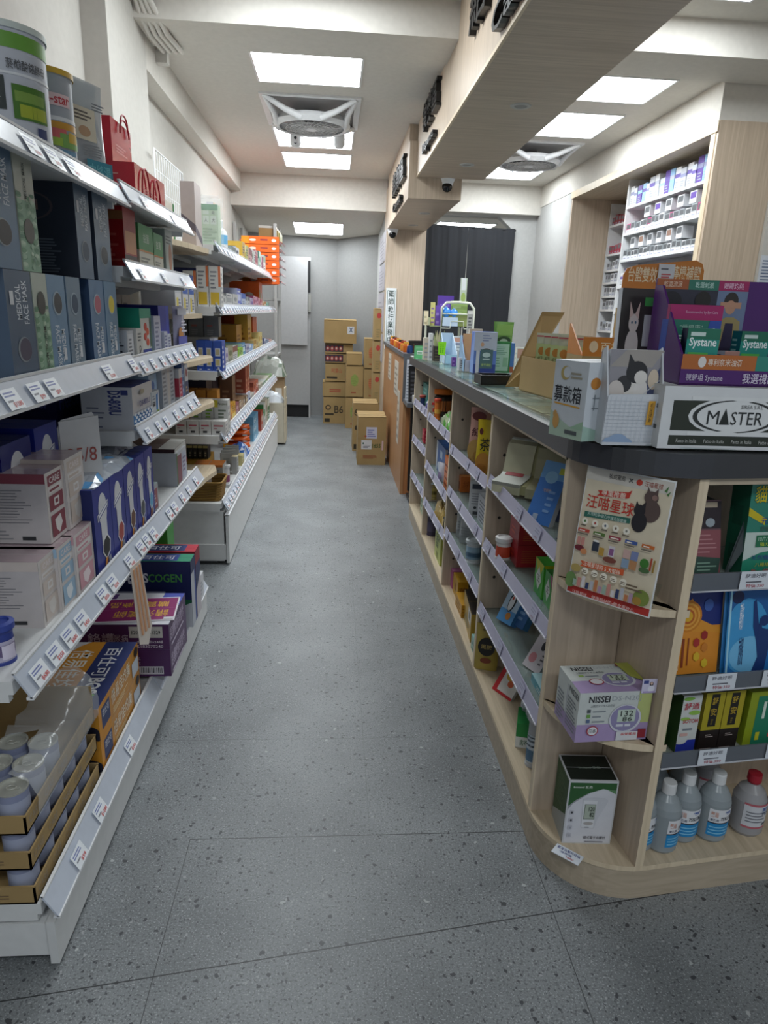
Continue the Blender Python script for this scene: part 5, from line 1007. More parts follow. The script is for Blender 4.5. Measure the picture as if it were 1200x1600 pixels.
for i in range(34):        # papers lying under the glass
    y = 1.72+.095*i; x = XC+.03+r_.uniform(0, .02)
    for j in range(3):
        w = .13+r_.uniform(-.02, .03); hh = .085; zz = .0012+.0004*((i+j) % 3)
        if x+w > 1.12: break
        c = r_.choice(['a9c6c8', 'c6c9b8', 'b9cfd0', '9fb9b4', 'cfd2c6', '7f9c9a', 'c9bf96', 'd8dcd8'])
        q = [(x, y), (x+w, y), (x+w, y+hh), (x, y+hh)]; g.add([(a, b, ZT(b)+zz) for a, b in q], [(0, 1, 2, 3)], c)
        for k in range(3): g.add([(a, b, ZT(b)+zz+.0006) for a, b in [(x+.012, y+.015+.022*k), (x+w-.03, y+.015+.022*k), (x+w-.03, y+.021+.022*k), (x+.012, y+.021+.022*k)]], [(0, 1, 2, 3)], '8a9a98')
        x += w+.006
part(g, 'paper_layer', ct)
# plinth with rounded corner
g = G(); arc = corner_arc(0.)
g.prism([(XC, 4.66)]+arc+[EP(.62, 0), EP(.62, .30), (1.14, 2.0), (1.14, 4.66)], 0, .086, OAKX)
arc = corner_arc(.002); g.prism([(XC-.002, 4.66)]+arc+[EP(.62, -.002), EP(.62, .30), (1.14, 2.0), (1.14, 4.66)], .086, .10, OAKY, OAKE)
part(g, 'plinth', ct)
g = G(); g.box(.80, 1.14, 1.95, 4.66, .10, 1.05, OAK); part(g, 'core', ct)
g = G(); g.box(.785, .80, 1.72, 4.66, .10, 1.05, OAK); part(g, 'back_panel', ct)
def divider(y, x1=.785, ztop=None):
    g = G(); z1 = ZT(y)-.05; g.box(XC+.002, x1, y-.011, y+.011, .10, z1, OAK); g.box(XC-.001, XC+.002, y-.011, y+.011, .10, z1, OAKE)
    for zz in (.24, .47, .70, .93):
        for s_ in ((-1, 1) if x1 is None else (-1,) if y > 1.6 else (1,)): g.add([(XC+.05+.006*math.cos(a*math.pi/4), y+s_*.0114, zz+.006*math.sin(a*math.pi/4)) for a in range(8)], [tuple(range(8))], '2c2622')
    part(g, 'divider', ct)
YD = [4.65, 3.95, 3.15, 2.335, 1.545]
for y in YD[:-1]: divider(y)
divider(1.545, .735)
g = G()
for a, b in zip(YD[1:], YD[:-1]): g.add([(XC-.001, a, ZT(a)-.062), (XC-.001, b, ZT(b)-.062), (XC-.001, b, ZT(b)-.05), (XC-.001, a, ZT(a)-.05), (XC+.02, a, ZT(a)-.062), (XC+.02, b, ZT(b)-.062)], [(0, 3, 2, 1), (0, 1, 5, 4)], OAKE)
part(g, 'front_rail', ct)
RL = mat('b3b0c6', .3); GSH = mat('9db0ac', .06, alpha=.42, spec=.8)
def glass_shelf(y0, y1, za, zb, rngs):
    """glass shelf between two dividers, its ticket rail low edge at za (far) .. zb (near)"""
    zz = lambda y: zb+(za-zb)*(y-y0)/(y1-y0)
    g = G(); n = [(XC+.006, y0), (.783, y0), (.783, y1), (XC+.006, y1)]; vs = [(x, y, zz(y)+.006) for x, y in n]+[(x, y, zz(y)+.012) for x, y in n]
    g.add(vs, [(3, 2, 1, 0), (4, 5, 6, 7), (0, 1, 5, 4), (1, 2, 6, 5), (2, 3, 7, 6), (3, 0, 4, 7)], GSH); s = part(g, 'glass_shelf', ct)
    O = Vector(ct.location)
    g = G(); g.slab([(XC-.004, y0, zz(y0)), (XC-.004, y1, zz(y1)), (XC+.004, y1, zz(y1)+.040), (XC+.004, y0, zz(y0)+.040)], (.003, 0, 0), RL)
    g.slab([(XC-.006, y0, zz(y0)-.003), (XC-.006, y1, zz(y1)-.003), (XC-.006, y1, zz(y1)+.001), (XC-.006, y0, zz(y0)+.001)], (.012, 0, 0), mat('d6d6de', .3))
    o = g.build('ticket_rail'); o.data.transform(Matrix.Translation(-O)); o.parent = s
    for ty in rngs:
        y = y0+(y1-y0)*ty; g = G(); f = F(g, (XC-.0065, y+.03, zz(y)+.002), (0, -1, 0), (.2, 0, 1), .055, .036); f.rect(0, 0, 1, 1, 'bcbcd0'); f.lines(.1, .5, .9, .9, 2, '9a9ab4'); f.lines(.3, .12, .9, .35, 1, 'a890a4')
        o = g.build('price_tag'); o.data.transform(Matrix.Translation(-O)); o.parent = s
bays = [(1.556, 2.324, [(.822, .822), (.586, .610), (.334, .355)]), (2.346, 3.139, [(.775, .802), (.576, .589), (.367, .379)]), (3.161, 3.939, [(.810, .818), (.528, .523), (.300, .331)]), (3.961, 4.639, [(.804, .815), (.556, .583), (.308, .326)])]
for k, (a, b, ls) in enumerate(bays):
    for j, (zf, zn) in enumerate(ls): glass_shelf(a, b, zf, zn, [[.93, .2, .45], [.9, .6, .15], [.9, .55, .2]][j])
# curved corner shelves
def corner_shelf(z):
    g = G(); arc = corner_arc(-.002); pts = arc+[EP(.0, 0.002), EP(0, .23), (XC+.002, 1.534)]
    g.prism(pts, z, z+.018, OAKY, OAKE); part(g, 'corner_shelf', ct)
corner_shelf(.772); corner_shelf(.428)
# the counter's end: two uprights and glass shelves turned to the camera
def ebox(g, s0, s1, q0, q1, z0, z1, m, me=None):
    c = [EP(s0, q0), EP(s1, q0), EP(s1, q1), EP(s0, q1)]; g.prism(c, z0, z1, m)
    if me: F(g, (*EP(s0, q0-.0004), z0), (.99265, .1210, 0), (0, 0, 1), s1-s0, z1-z0).rect(0, 0, 1, 1, me)
g = G(); ebox(g, 0, .022, 0, .23, .10, 1.088, OAK, OAKE); part(g, 'end_upright', ct)
g = G(); ebox(g, .60, .62, 0, .24, .10, 1.088, OAK, OAKE); part(g, 'end_upright', ct)
g = G(); ebox(g, .022, .60, 0, .02, 1.076, 1.092, OAKX, OAKX); part(g, 'front_rail', ct)
g = G(); ebox(g, .024, .62, .245, .255, .10, 1.088, OAK); part(g, 'end_back_panel', ct)
O = Vector(ct.location)
for z, tg in ((.838, (.135,)), (.588, (.10, .245)), (.386, (.115, .30))):
    g = G(); ebox(g, .024, .598, .006, .24, z+.006, z+.012, GSH); s = part(g, 'glass_shelf', ct)
    g = G(); ebox(g, .022, .60, -.004, 0., z, z+.040, mat('6b7078', .2, alpha=.75), None); ebox(g, .022, .60, -.006, .004, z-.003, z, mat('c4c6cc', .3))
    o = g.build('ticket_rail'); o.data.transform(Matrix.Translation(-O)); o.parent = s
    for t_ in tg:
        g = G(); f = F(g, (*EP(t_, -.0075), z+.001), (.99265, .1210, 0), (0, 0, 1), .075, .042); f.rect(0, 0, 1, 1, 'd3d8de'); f.text(.15, .62, .85, .86, '舒適好眠', '4a4a55', .01); f.lines(.2, .36, .8, .5, 1, '55555f'); f.text(.2, .08, .85, .3, '特價:350', 'a84a55', .01)
        o = g.build('price_tag'); o.data.transform(Matrix.Translation(-O)); o.parent = s

def ON(s, q): return EP(s, q)
def end_pack(name, label, cat, s0, s1, q0, q1, z, h, base, faces, group=None, lean=0., rough=.35, top=None):
    (xa, ya) = EP((s0+s1)/2, (q0+q1)/2); w, d = s1-s0, q1-q0
    g = G(); bm = mat(base, rough) if isinstance(base, str) else base
    g.box(-w/2, w/2, -d/2, d/2, 0, h, bm)
    for k, it in faces.items(): FACE(g, k, -w/2, w/2, -d/2, d/2, 0, h).run(it)
    if top: FACE(g, '+z', -w/2, w/2, -d/2, d/2, 0, h).rect(0, 0, 1, 1, top)
    o = g.build(name, None, (xa, ya, z), 0, (lean, 0, EA)); return tag(o, label, cat, group)

# ------------------------------------------------------------------ goods on the counter's end
pA, pB = Vector((.548, 1.436, .791)), Vector((.680, 1.290, .791)); u = (pB-pA).normalized(); W_ = (pB-pA).length; back = Vector((-u.y, u.x, 0)); tilt = (Vector((0, 0, 1))+back*.12).normalized()
t = thing('poster_stand', 'acrylic stand with a red and cream pet food poster on the curved upper shelf', 'poster', tuple(pA)); HP = .297
g = G(); g.slab([(0, 0, 0), tuple(u*W_), tuple(u*W_+tilt*HP), tuple(tilt*HP)], tuple(back*.003), mat('e6e9ea', .1)); f = F(g, tuple(-back*.0003), tuple(u), tuple(tilt), W_, HP)
def cat_shape(cx, cy, sc, m, sx=1.):    # a seated animal in plain silhouette
    return [('e', cx, cy, .10*sc*sx, .085*sc, m), ('e', cx-.02*sc, cy+.10*sc, .075*sc*sx, .05*sc, m), ('p', [(cx-.085*sc, cy+.10*sc), (cx-.03*sc, cy+.13*sc), (cx-.075*sc, cy+.18*sc)], m), ('p', [(cx-.01*sc, cy+.13*sc), (cx+.05*sc, cy+.10*sc), (cx+.045*sc, cy+.18*sc)], m)]
art = [('r', .012, .01, .988, .99, 'd9cdb4'), ('r', .01, .01, .99, .065, 'b2302a'), ('r', .0, .90, .99, .99, 'cfcac0'), ('t', .27, .925, .46, .975, '牧成藥局', '4a4440', .01), ('t', .50, .93, .55, .965, '×', '5a5a58'), ('e', .62, .945, .035, .022, 'c2402f'), ('t', .68, .925, .88, .965, '汪喵星球', '9a4a3c', .005), ('p', [(.9, .92), (.94, .96), (.93, .91)], '4f7a46'), ('p', [(.93, .90), (.97, .925), (.95, .885)], '4f7a46'),
 ('p', [(.17, .83), (.52, .86), (.56, .88), (.54, .82), (.50, .81), (.17, .79), (.2, .81)], 'c03a2e'), ('t', .22, .80, .50, .85, '專業推薦', 'e8d4c4', .01), ('t', .06, .69, .62, .79, '汪喵星球', 'bf3528', .03, 0, False), ('p', [(.06, .655), (.60, .68), (.60, .64), (.06, .615)], '2f6a5c'), ('t', .1, .63, .56, .665, '天然純淨•安心守護毛孩健康', 'cfe0d6', .0)]
art += cat_shape(.80, .76, .95, '5a4a46', 1.1)+cat_shape(.70, .665, .85, '26242a')+[('e', .82, .86, .03, .02, '8a6e66')]
for k in range(5): art += [('e', .09+.125*k, .582, .038, .026, 'efe9da'), ('e', .09+.125*k, .583, .012, .01, ['4f7a46', 'b04a40', '5a6a7a', '7a6a5a', '8a8a80'][k]), ('l', .05+.125*k, .545, .13+.125*k, .556, 1, '5a5248', .7)]
for k, c in enumerate(['c0483a', '5a7a3c', '9a3a4a', '3f5a9a', 'c86a30']): art += [('r', .03+.19*k, .50, .17+.19*k, .525, c), ('l', .05+.19*k, .505, .15+.19*k, .52, 1, 'f0e6da', .6), ('l', .03+.19*k, .48, .17+.19*k, .492, 1, '6a6258', .7)]
art += [('r', .05, .40, .09, .46, 'c88a80'), ('r', .10, .40, .14, .46, 'c88a80'), ('e', .09, .375, .06, .022, '6e2430'), ('e', .15, .355, .04, .022, 'cf8a5a'), ('r', .24, .38, .32, .45, '2f3846'), ('r', .25, .45, .31, .465, 'e6e6e2'), ('r', .33, .36, .39, .42, 'b8903e'), ('r', .44, .37, .51, .45, 'd6cfd4'), ('r', .45, .38, .50, .43, '8a5a8a'), ('e', .47, .345, .08, .022, '7a4438'), ('r', .61, .39, .69, .455, 'c9a8a0'), ('r', .70, .39, .78, .455, '7a86b0'), ('r', .61, .32, .69, .385, '8aa0b8'), ('r', .70, .32, .78, .385, 'b8845a'), ('e', .86, .39, .05, .035, '3f7a30'), ('e', .87, .34, .06, .02, '4a6a40'), ('r', .92, .35, .94, .44, 'a8402c'), ('r', .955, .34, .975, .43, '9a7a30'),
 ('p', [(.14, .285), (.66, .305), (.66, .26), (.14, .24), (.17, .26)], 'cf5a2e'), ('t', .18, .25, .62, .295, '汪喵星球的 5 大堅持', 'f4e4d2', .005), ('e', .1, .22, .06, .03, 'b09a5a'), ('e', .06, .12, .07, .06, '6a8a50'), ('e', .9, .14, .09, .06, '7a8a40'), ('e', .86, .11, .05, .03, 'a8843a')]
for k in range(5): art += [('e', .22+.115*k, .215, .04, .026, 'efe8d6'), ('l', .19+.115*k, .20, .255+.115*k, .225, 2, '6a5a48', .5)]
for k in range(14): art += [('r', .10+.052*k, .085, .14+.052*k, .135+.02*(k % 3), ['9ab0a0', 'c88a80', 'd6cfd0', '2f3c66', 'b8b8c0', 'c07a50', 'b090a8'][k % 7])]
art += [('l', .72, .18, .92, .23, 2, '6a5a48', .5), ('t', .12, .022, .30, .052, '汪喵星球', 'e8c8c0', .0), ('t', .36, .02, .86, .055, '健康超好吃•餵食更放心', 'e8c8c0', .0)]
f.run(art); g.build('poster', t)
g = G(); g.slab([tuple(u*W_*.55), tuple(u*W_*.98), tuple(u*W_*.98+tilt*.06+back*.05), tuple(u*W_*.55+tilt*.06+back*.05)], tuple(back*.002), GLASS); g.slab([tuple(u*W_*.1+back*.005), tuple(u*W_*.9+back*.005), tuple(u*W_*.9+back*.07), tuple(u*W_*.1+back*.07)], (0, 0, .003), GLASS); g.build('stand_foot', t)

# blood pressure monitor boxes on the curved shelves
def monitor(cx, cy, w, h, body, scr, d1, d2, a=0.):
    return [('e', cx, cy, w*.56, h*.56, 'c9cad2'), ('e', cx-.005, cy+.01, w*.50, h*.50, body), ('r', cx-w*.28, cy-h*.12, cx+w*.34, cy+h*.36, scr), ('t', cx-w*.18, cy+.10*h, cx+w*.26, cy+.32*h, d1, '2e3430', .01, 0, False), ('t', cx-w*.10, cy-.10*h, cx+w*.24, cy+.08*h, d2, '2e3430', .01, 0, False), ('r', cx-w*.3, cy-h*.30, cx-w*.05, cy-h*.2, 'd0d2da'), ('r', cx, cy-h*.30, cx+w*.2, cy-h*.2, 'd0d2da')]
NB = [('r', 0, 0, 1, .36, 'a692ba'), ('r', .82, .0, 1, 1, 'b4bd78'), ('r', .82, 0, 1, .36, 'a08cb2'), ('t', .13, .80, .42, .93, 'NISSEI', '26282c', .02, 0, False), ('t', .45, .80, .85, .92, 'DS-N20J', '9aa0a6', -.01, 0, False), ('t', .16, .70, .5, .77, '上腕式デジタル血圧計', '6a7078', .0)]
for k in range(3): NB += [('r', .12, .60-.10*k, .17, .67-.10*k, ['4a5258', '6a9a4a', '5a6a8a'][k]), ('l', .2, .61-.10*k, .38, .66-.10*k, 1, '7a828a', .4)]
NB += monitor(.66, .46, .40, .52, '8c86aa', 'bccabc', '132', '86')+[('e', .22, .24, .08, .10, 'a8303a'), ('e', .22, .24, .066, .083, 'dcdce0'), ('t', .17, .19, .27, .29, '日本', '3a3a3e', .01), ('r', .56, .02, .86, .20, 'cfd0d2'), ('t', .62, .12, .84, .18, '長榮藥局', 'c03a3a', .01), ('r', .86, .06, .97, .24, '8a2430')]
tcx = (.564+.754)/2
o = pack('monitor_box', 'lilac and white blood pressure monitor box on the lower curved shelf', 'box', .572, .749, 1.352, 1.478, .446, .130, 'c4c9c6', {'-y': NB, '-x': [('r', 0, 0, 1, .30, 'a692ba'), ('t', .55, .80, .95, .92, 'NISSEI', '3a3e42', .01), ('l', .52, .12, .95, .74, 9, '7e8288', .45), ('l', .06, .06, .44, .66, 8, '7e8288', .45), ('r', .47, .05, .49, .9, 'a9a9b8')],
  '+z': [('r', 0, 0, 1, .42, 'a692ba'), ('t', .12, .78, .42, .92, 'NISSEI', '2c2e32', .02, 0, False), ('t', .45, .80, .8, .92, 'DS-N20J', 'b4b8bc', -.01), ('t', .14, .66, .55, .74, '上腕式デジタル血圧計', '5a6068', .0), ('r', .15, .56, .22, .62, '8fae5a'), ('l', .24, .56, .5, .62, 1, '8a9098', .5)]+monitor(.66, .42, .42, .46, '8c86aa', 'b4c0ac', '132', '86')+[('e', .33, .35, .10, .11, 'a8303a'), ('e', .33, .35, .085, .09, 'd8d8dc'), ('r', .78, .88, .92, .95, '8a3038'), ('p', [(.85, .5), (1, .3), (1, 1), (.8, 1)], 'a8ac50')]}, rz=.06)
g = G(); f = F(g, (0, 0, 0), (1, 0, 0), (0, 0, 1), .036, .036); f.run([('r', 0, 0, 1, 1, 'cbc6dc'), ('r', .08, .68, .42, .92, '3f4a86'), ('e', .62, .66, .13, .16, '26222a'), ('e', .62, .70, .08, .1, 'd8b8a8'), ('e', .62, .32, .24, .24, 'dcdce8'), ('r', .1, .05, .9, .14, 'a08cc0')]); g.box(0, .036, .0005, .0015, 0, .036, 'cbc6dc')
tag(g.build('shelf_talker', None, (.722, 1.352, .572), .06), 'small lilac card with a woman in white clipped to the monitor box', 'card')
BL = [('r', .03, .02, .97, .97, 'cfd0d6'), ('p', [(.03, .97), (.97, .97), (.97, .86), (.7, .88), (.4, .80), (.18, .70), (.03, .60)], '2d5a30'), ('p', [(.97, .86), (.97, .80), (.80, .865), (.7, .88)], '5f8a60'), ('p', [(.03, .60), (.18, .70), (.4, .80), (.5, .84), (.3, .74), (.12, .64), (.03, .54)], '9a9ca2'), ('t', .10, .885, .48, .925, 'bioland 愛奧', 'dfe6dc', .02, 0, False),
  ('p', [(.32, .72), (.36, .26), (.62, .25), (.66, .40), (.80, .62), (.84, .70), (.76, .74), (.40, .74)], 'c4c6cc'), ('p', [(.33, .70), (.35, .27), (.60, .26), (.62, .70)], 'd6d8dc'), ('r', .37, .40, .60, .64, '6f7a70'), ('r', .385, .41, .59, .63, 'a9b4a6'), ('t', .46, .53, .58, .60, '120', '26302a', .02, 0, False), ('t', .49, .44, .58, .51, '82', '26302a', .02, 0, False), ('e', .485, .335, .10, .025, 'aaa6a4'), ('l', .42, .27, .52, .285, 1, '5a5c60', .7), ('t', .42, .085, .88, .135, '臂式電子血壓計', '4a4a52', .01, 0, False), ('l', .46, .035, .86, .06, 1, '7a7a82', .6)]
for k in range(4): BL += [('r', .08, .48-.12*k, .16, .54-.12*k, 'b9bac2'), ('e', .12, .51-.12*k, .022, .018, '3a3c42' if k < 2 else '9a9ca4')]
pack('monitor_box', 'dark green and white blood pressure monitor box on the bottom corner board', 'box', .608, .733, 1.408, 1.513, .10, .19, 'c4c6c8', {'-y': BL, '-x': [('r', .02, .02, .98, .98, '32542e'), ('p', [(.02, .02), (.98, .02), (.98, .46), (.02, .16)], 'a9aca8'), ('l', .2, .42, .8, .92, 10, '5f7a58', .3)], '+z': [('r', .03, .04, .97, .96, '16201a'), ('t', .3, .45, .75, .55, 'bioland 愛奧', '8a9a8c', .0)]}, rz=-.06)
g = G(); g.box(-.036, .036, -.018, .018, 0, .0015, 'd6dbe2'); FACE(g, '+z', -.036, .036, -.018, .018, 0, .0015).run([('t', .08, .62, .92, .88, '藍芽血壓計特價', '4a5288', .01), ('t', .2, .34, .7, .54, '•優惠價:', '4a5288', .0), ('t', .45, .1, .85, .28, '1680', 'b05a60', .01)]); tag(g.build('price_card', None, (.607, 1.372, .1005), -.75), 'loose price card lying before the green monitor box', 'card')

# bottles of rubbing alcohol on the plinth
def alcohol(s, q, label, proto=[None], r=.0365, turn=0.):
    x, y = EP(s, q)
    if proto[0] is not None:
        o = dup(proto[0], (x, y, .1005), label); o.rotation_euler = (0, 0, turn); return o
    t = thing('alcohol_bottle', label, 'bottle', (x, y, .1005), turn, 'alcohol bottles on the counter plinth'); FR = mat('9fa8ac', .25, alpha=.78)
    g = G(); g.lathe([(0, .002), (r-.006, 0), (r, .008), (r, .098), (r-.003, .112), (r-.012, .128), (.014, .140), (.0125, .146)], 0, 0, FR, 28); g.build('bottle_body', t)
    g = G(); rr = r+.0006; n = 12
    def patch(t0, t1, z0, z1, m, e=0.):
        vs = []
        for zz in (z0, z1):
            for k in range(n+1): q_ = math.radians(t0+(t1-t0)*k/n); vs.append(((rr+e)*math.cos(q_), (rr+e)*math.sin(q_), zz))
        g.add(vs, [(k, k+1, n+2+k, n+1+k) for k in range(n)], m, True)
    patch(-140, -40, .058, .092, 'dcdde0'); patch(-140, -40, .055, .058, '1a1c30', .0001); patch(-140, -40, .022, .055, '1f86c0')
    def wrap(tx, t0, t1, z0, z1, m):
        vs, fs, _ = glyphs(tx, .02); P = []
        for a, b in vs: q_ = math.radians(t0+(t1-t0)*a); P.append(((rr+.0006)*math.cos(q_), (rr+.0006)*math.sin(q_), z0+(z1-z0)*b))
        g.add(P, [tuple(f) for f in fs], m)
    wrap('75%酒精', -98, -46, .064, .075, '1c1e2a'); wrap('"藥師"', -84, -50, .080, .088, '2f5aa8'); wrap('藥局', -134, -108, .072, .086, 'c89a8a'); wrap('清潔用', -134, -104, .061, .068, '6a7080')
    for k in range(3): patch(-134, -60+6*k, .028+.008*k, .031+.008*k, '7fc0e0', .0002)
    g.build('label', t)
    g = G(); g.lathe([(.0155, .142), (.0155, .165), (.0145, .168), (0, .168)], 0, 0, mat('d9dada', .4), 22); g.build('cap', t); t.scale = (1.09, 1.09, 1.14); proto[0] = t; return t
for i, (s, q, tr) in enumerate([(.178, .085, .0), (.105, .060, .65), (.258, .075, .1), (.045, .075, .5)]):
    alcohol(s, q, ['front row bottle whose label reads 75 percent in full, second of the blue labels', 'front alcohol bottle with its blue label turned right', 'third blue labelled alcohol bottle from the oak upright', 'alcohol bottle half hidden by the oak upright'][[0, 1, 2, 3][i]], turn=tr)
for i, (s, q) in enumerate([(.06, .165), (.14, .17), (.222, .16)]): alcohol(s, q, ORD[i]+' alcohol bottle of the rear row counted from the oak upright', turn=2.4)
def pump_bottle(s, q, label, capc):
    x, y = EP(s, q); t = thing('alcohol_bottle', label, 'bottle', (x, y, .1005), .35, 'pink labelled bottles on the counter plinth'); r = .042
    g = G(); g.lathe([(0, .002), (r-.006, 0), (r, .01), (r, .10), (r-.01, .125), (.014, .142), (.013, .15)], 0, 0, mat('a7a6a8', .25, alpha=.8), 28); g.build('bottle_body', t)
    g = G(); n = 12
    for z0, z1, m in ((.03, .036, 'b8606a'), (.036, .098, 'cdced2'), (.098, .104, 'b8606a')):
        vs = [((r+.0006)*math.cos(math.radians(-160+140*k/n)), (r+.0006)*math.sin(math.radians(-160+140*k/n)), zz) for zz in (z0, z1) for k in range(n+1)]; g.add(vs, [(k, k+1, n+2+k, n+1+k) for k in range(n)], m, True)
    for tx, t0, t1, z0, z1, m in (('清潔酒精', -98, -40, .084, .095, '2f5aa8'), ('75%', -98, -60, .072, .081, '3a4a6a'), ('IIIIIIII', -88, -60, .040, .048, '2a2a2e')):
        vs, fs, _ = glyphs(tx, .02); g.add([((r+.0012)*math.cos(math.radians(t0+(t1-t0)*a)), (r+.0012)*math.sin(math.radians(t0+(t1-t0)*a)), z0+(z1-z0)*b) for a, b in vs], [tuple(f_) for f_ in fs], m)
    for k in range(4):
        vs = [((r+.001)*math.cos(math.radians(-150+(60+10*(k % 2))*j/n)), (r+.001)*math.sin(math.radians(-150+(60+10*(k % 2))*j/n)), zz) for zz in (.05+.009*k, .053+.009*k) for j in range(n+1)]; g.add(vs, [(j, j+1, n+2+j, n+1+j) for j in range(n)], '6a6c74', True)
    g.build('label', t)
    g = G(); g.lathe([(.016, .146), (.018, .152), (.017, .172), (0, .173)], 0, 0, capc, 20); g.build('cap', t)
pump_bottle(.37, .08, 'pink labelled bottle with red cap at the right edge', 'a01c2c'); pump_bottle(.315, .19, 'pink labelled bottle behind the blue labelled ones', 'b9b9bb')
pack('plain_carton', 'plain brown carton behind the alcohol bottles', 'carton', .88, .97, 1.53, 1.56, .1005, .20, 'a9885a', {})
# third shelf: ointment boxes
zc = .399
end_pack('ointment_box', 'white and blue ointment box with green leaves, leftmost on the ointment shelf', 'box', .078, .128, .03, .075, zc, .155, 'c9ccc8', {'-y': [('r', 0, 0, 1, .22, '24349a'), ('e', .2, .22, .35, .07, 'c9ccc8'), ('e', .3, .95, .3, .03, '7fb04a'), ('e', .7, .70, .3, .04, '8fba50'), ('e', .25, .60, .25, .03, '8fba50'), ('t', .1, .76, .9, .88, '舒通', 'b83848', .03), ('t', .15, .50, .95, .62, 'SOTON', 'b84a48', .02), ('l', .2, .40, .8, .46, 1, '7a8088', .5), ('r', .1, .30, .5, .35, 'cfa8a0')], '-x': [('r', 0, 0, 1, 1, '2b4a24')]})
for k in range(2):
    end_pack('ointment_box', ['left', 'right'][k]+' black and gold ointment box reading in brush characters', 'box', .136+.054*k, .188+.054*k, .028, .08, zc, .160, '231c1a', {'-y': [('r', 0, .36, 1, 1, 'a89a22')]+[('e', .06+.08*(i % 12)+.03*((i//12) % 2), .40+.05*(i//12), .02, .008, '6a5c10') for i in range(132)][:0]+[('r', .30, .42, .72, .97, '1c1a18'), ('t', .36, .78, .66, .93, '舒', 'b89a2c', .02), ('t', .36, .60, .66, .74, '安', 'b89a2c', .02), ('l', .44, .46, .58, .56, 3, '8a7828', .5), ('l', .3, .24, .7, .30, 2, 'a89a94', .5), ('l', .1, .03, .9, .06, 1, 'a89a94', .5)], '-x': [('r', 0, .36, 1, 1, '8a7c20'), ('r', .3, .10, .7, .30, '8a8a84')]+[('l', .2, .42, .8, .94, 9, '6a5c18', .4)]}, group='black and gold ointment boxes')
end_pack('plaster_box', 'large green and teal plaster box with red vertical writing', 'box', .262, .42, .03, .12, zc, .150, '8c9a22', {'-y': [('r', .14, 0, 1, .92, '1f7a5c'), ('t', .42, .12, .58, .86, '金門一條根', 'c8454a', .04, 0, False), ('p', [(.2, .1), (.27, .1), (.27, .25), (.2, .25)], 'c8c22c'), ('l', .25, .5, .30, .85, 1, 'd6e0d2', .9), ('r', .66, .1, .9, .7, 'd98a3a'), ('l', .68, .15, .88, .6, 6, 'a84a2c', .5)], '-x': [('e', .5, .5, .36, .42, '6e7a1c'), ('e', .5, .5, .33, .40, '8c9a22')]})
end_pack('green_tube_box', 'small green box lying deep by the oak upright on the ointment shelf', 'box', .03, .07, .06, .14, zc, .05, '4a7a2a', {})
# second shelf: heat and cold plasters
zc = .601
def bagbox(name, label, s0, s1, q, z, h, base, art, lean, d=.014, roll=0.):
    x, y = EP((s0+s1)/2, q); w = s1-s0; g = G(); m = mat(base, .18)
    # soft edged flat bag
    N = 10; M2 = 12
    for sd in (1, -1):
        vs = [((i/N-.5)*w, -sd*d/2*(min(1, 6*min(i/N, 1-i/N)))**.5*(min(1, 6*min(j/M2, 1-j/M2)))**.5, j/M2*h) for j in range(M2+1) for i in range(N+1)]
        g.add(vs, [((j*(N+1)+i, j*(N+1)+i+1, (j+1)*(N+1)+i+1, (j+1)*(N+1)+i) if sd > 0 else (j*(N+1)+i, (j+1)*(N+1)+i, (j+1)*(N+1)+i+1, j*(N+1)+i+1)) for j in range(M2) for i in range(N)], m, True)
    F(g, (-w/2+.004, -d/2-.0004, .004), (1, 0, 0), (0, 0, 1), w-.008, h-.008).run(art)
    o = g.build(name, None, (x, y, z), 0, (lean, roll, EA)); return tag(o, label, 'bag', 'flat bags of plasters on the second shelf of the counter end')
OR = [('r', 0, 0, 1, 1, 'd88a2a'), ('r', .0, .55, 1, 1, '1c2c70'), ('p', [(0, .5), (0, .72), (.35, .86), (.55, .62), (1, .50), (1, .46)], 'd8902c')]+[('e', .28, .66, .30-.04*k, .18-.024*k, ['c87a1e', 'e0a040', 'c87a1e', 'e0a040', 'b85c1c', 'd6a428'][k]) for k in range(6)]
OR += [('e', .7, .78, .1, .07, '3a5aa0'), ('t', .02, .04, .15, .42, '好舒痛', 'f4e4cc', .05, 0, False), ('l', .2, .08, .26, .45, 1, '8a3c18', .9), ('l', .32, .1, .36, .45, 1, '8a3c18', .9)]
OR += [('p', [(cx+.075*math.cos(a*math.pi/3+.5), cy+.055*math.sin(a*math.pi/3+.5)) for a in range(6)], c) for cx, cy, c in ((.66, .44, '9a2a24'), (.50, .36, 'a8302a'), (.68, .30, 'c87a2a'), (.52, .20, 'd6b02c'), (.70, .12, 'd9b82e'))]
bagbox('plaster_bag', 'orange and navy bag of heat plasters beside the oak upright', .035, .165, .05, zc, .222, 'cf8838', OR, -.12)
BU = [('r', 0, 0, 1, 1, '1f6fb4'), ('r', 0, .62, 1, 1, '1a5c9c'), ('e', .30, .42, .35, .42, '3f96cc'), ('e', .36, .22, .30, .2, '6fb4dc'), ('r', .02, .02, .05, .98, '9fd0e4'), ('e', .14, .86, .09, .07, '14204e'), ('t', .18, .50, .24, .80, '藥膏貼布', 'dfeaf4', .02, 0, False), ('t', .20, .10, .27, .42, '涼感舒緩', '1c2a5e', .02, 0, False)]
BU += [('p', [(.42, .02), (.50, .18), (.46, .36), (.40, .52), (.38, .80), (.42, .82), (.48, .56), (.56, .46), (.66, .44), (.68, .36), (.62, .02)], '12346e'), ('e', .57, .58, .07, .06, '12346e'), ('p', [(.48, .44), (.50, .62), (.54, .50), (.62, .48), (.76, .52), (.66, .42)], '12346e'), ('t', .80, .55, .98, .96, '特舒', 'e8eef6', .04), ('t', .80, .12, .9, .5, '護您涼', 'e8eef6', .03, 0, False)]
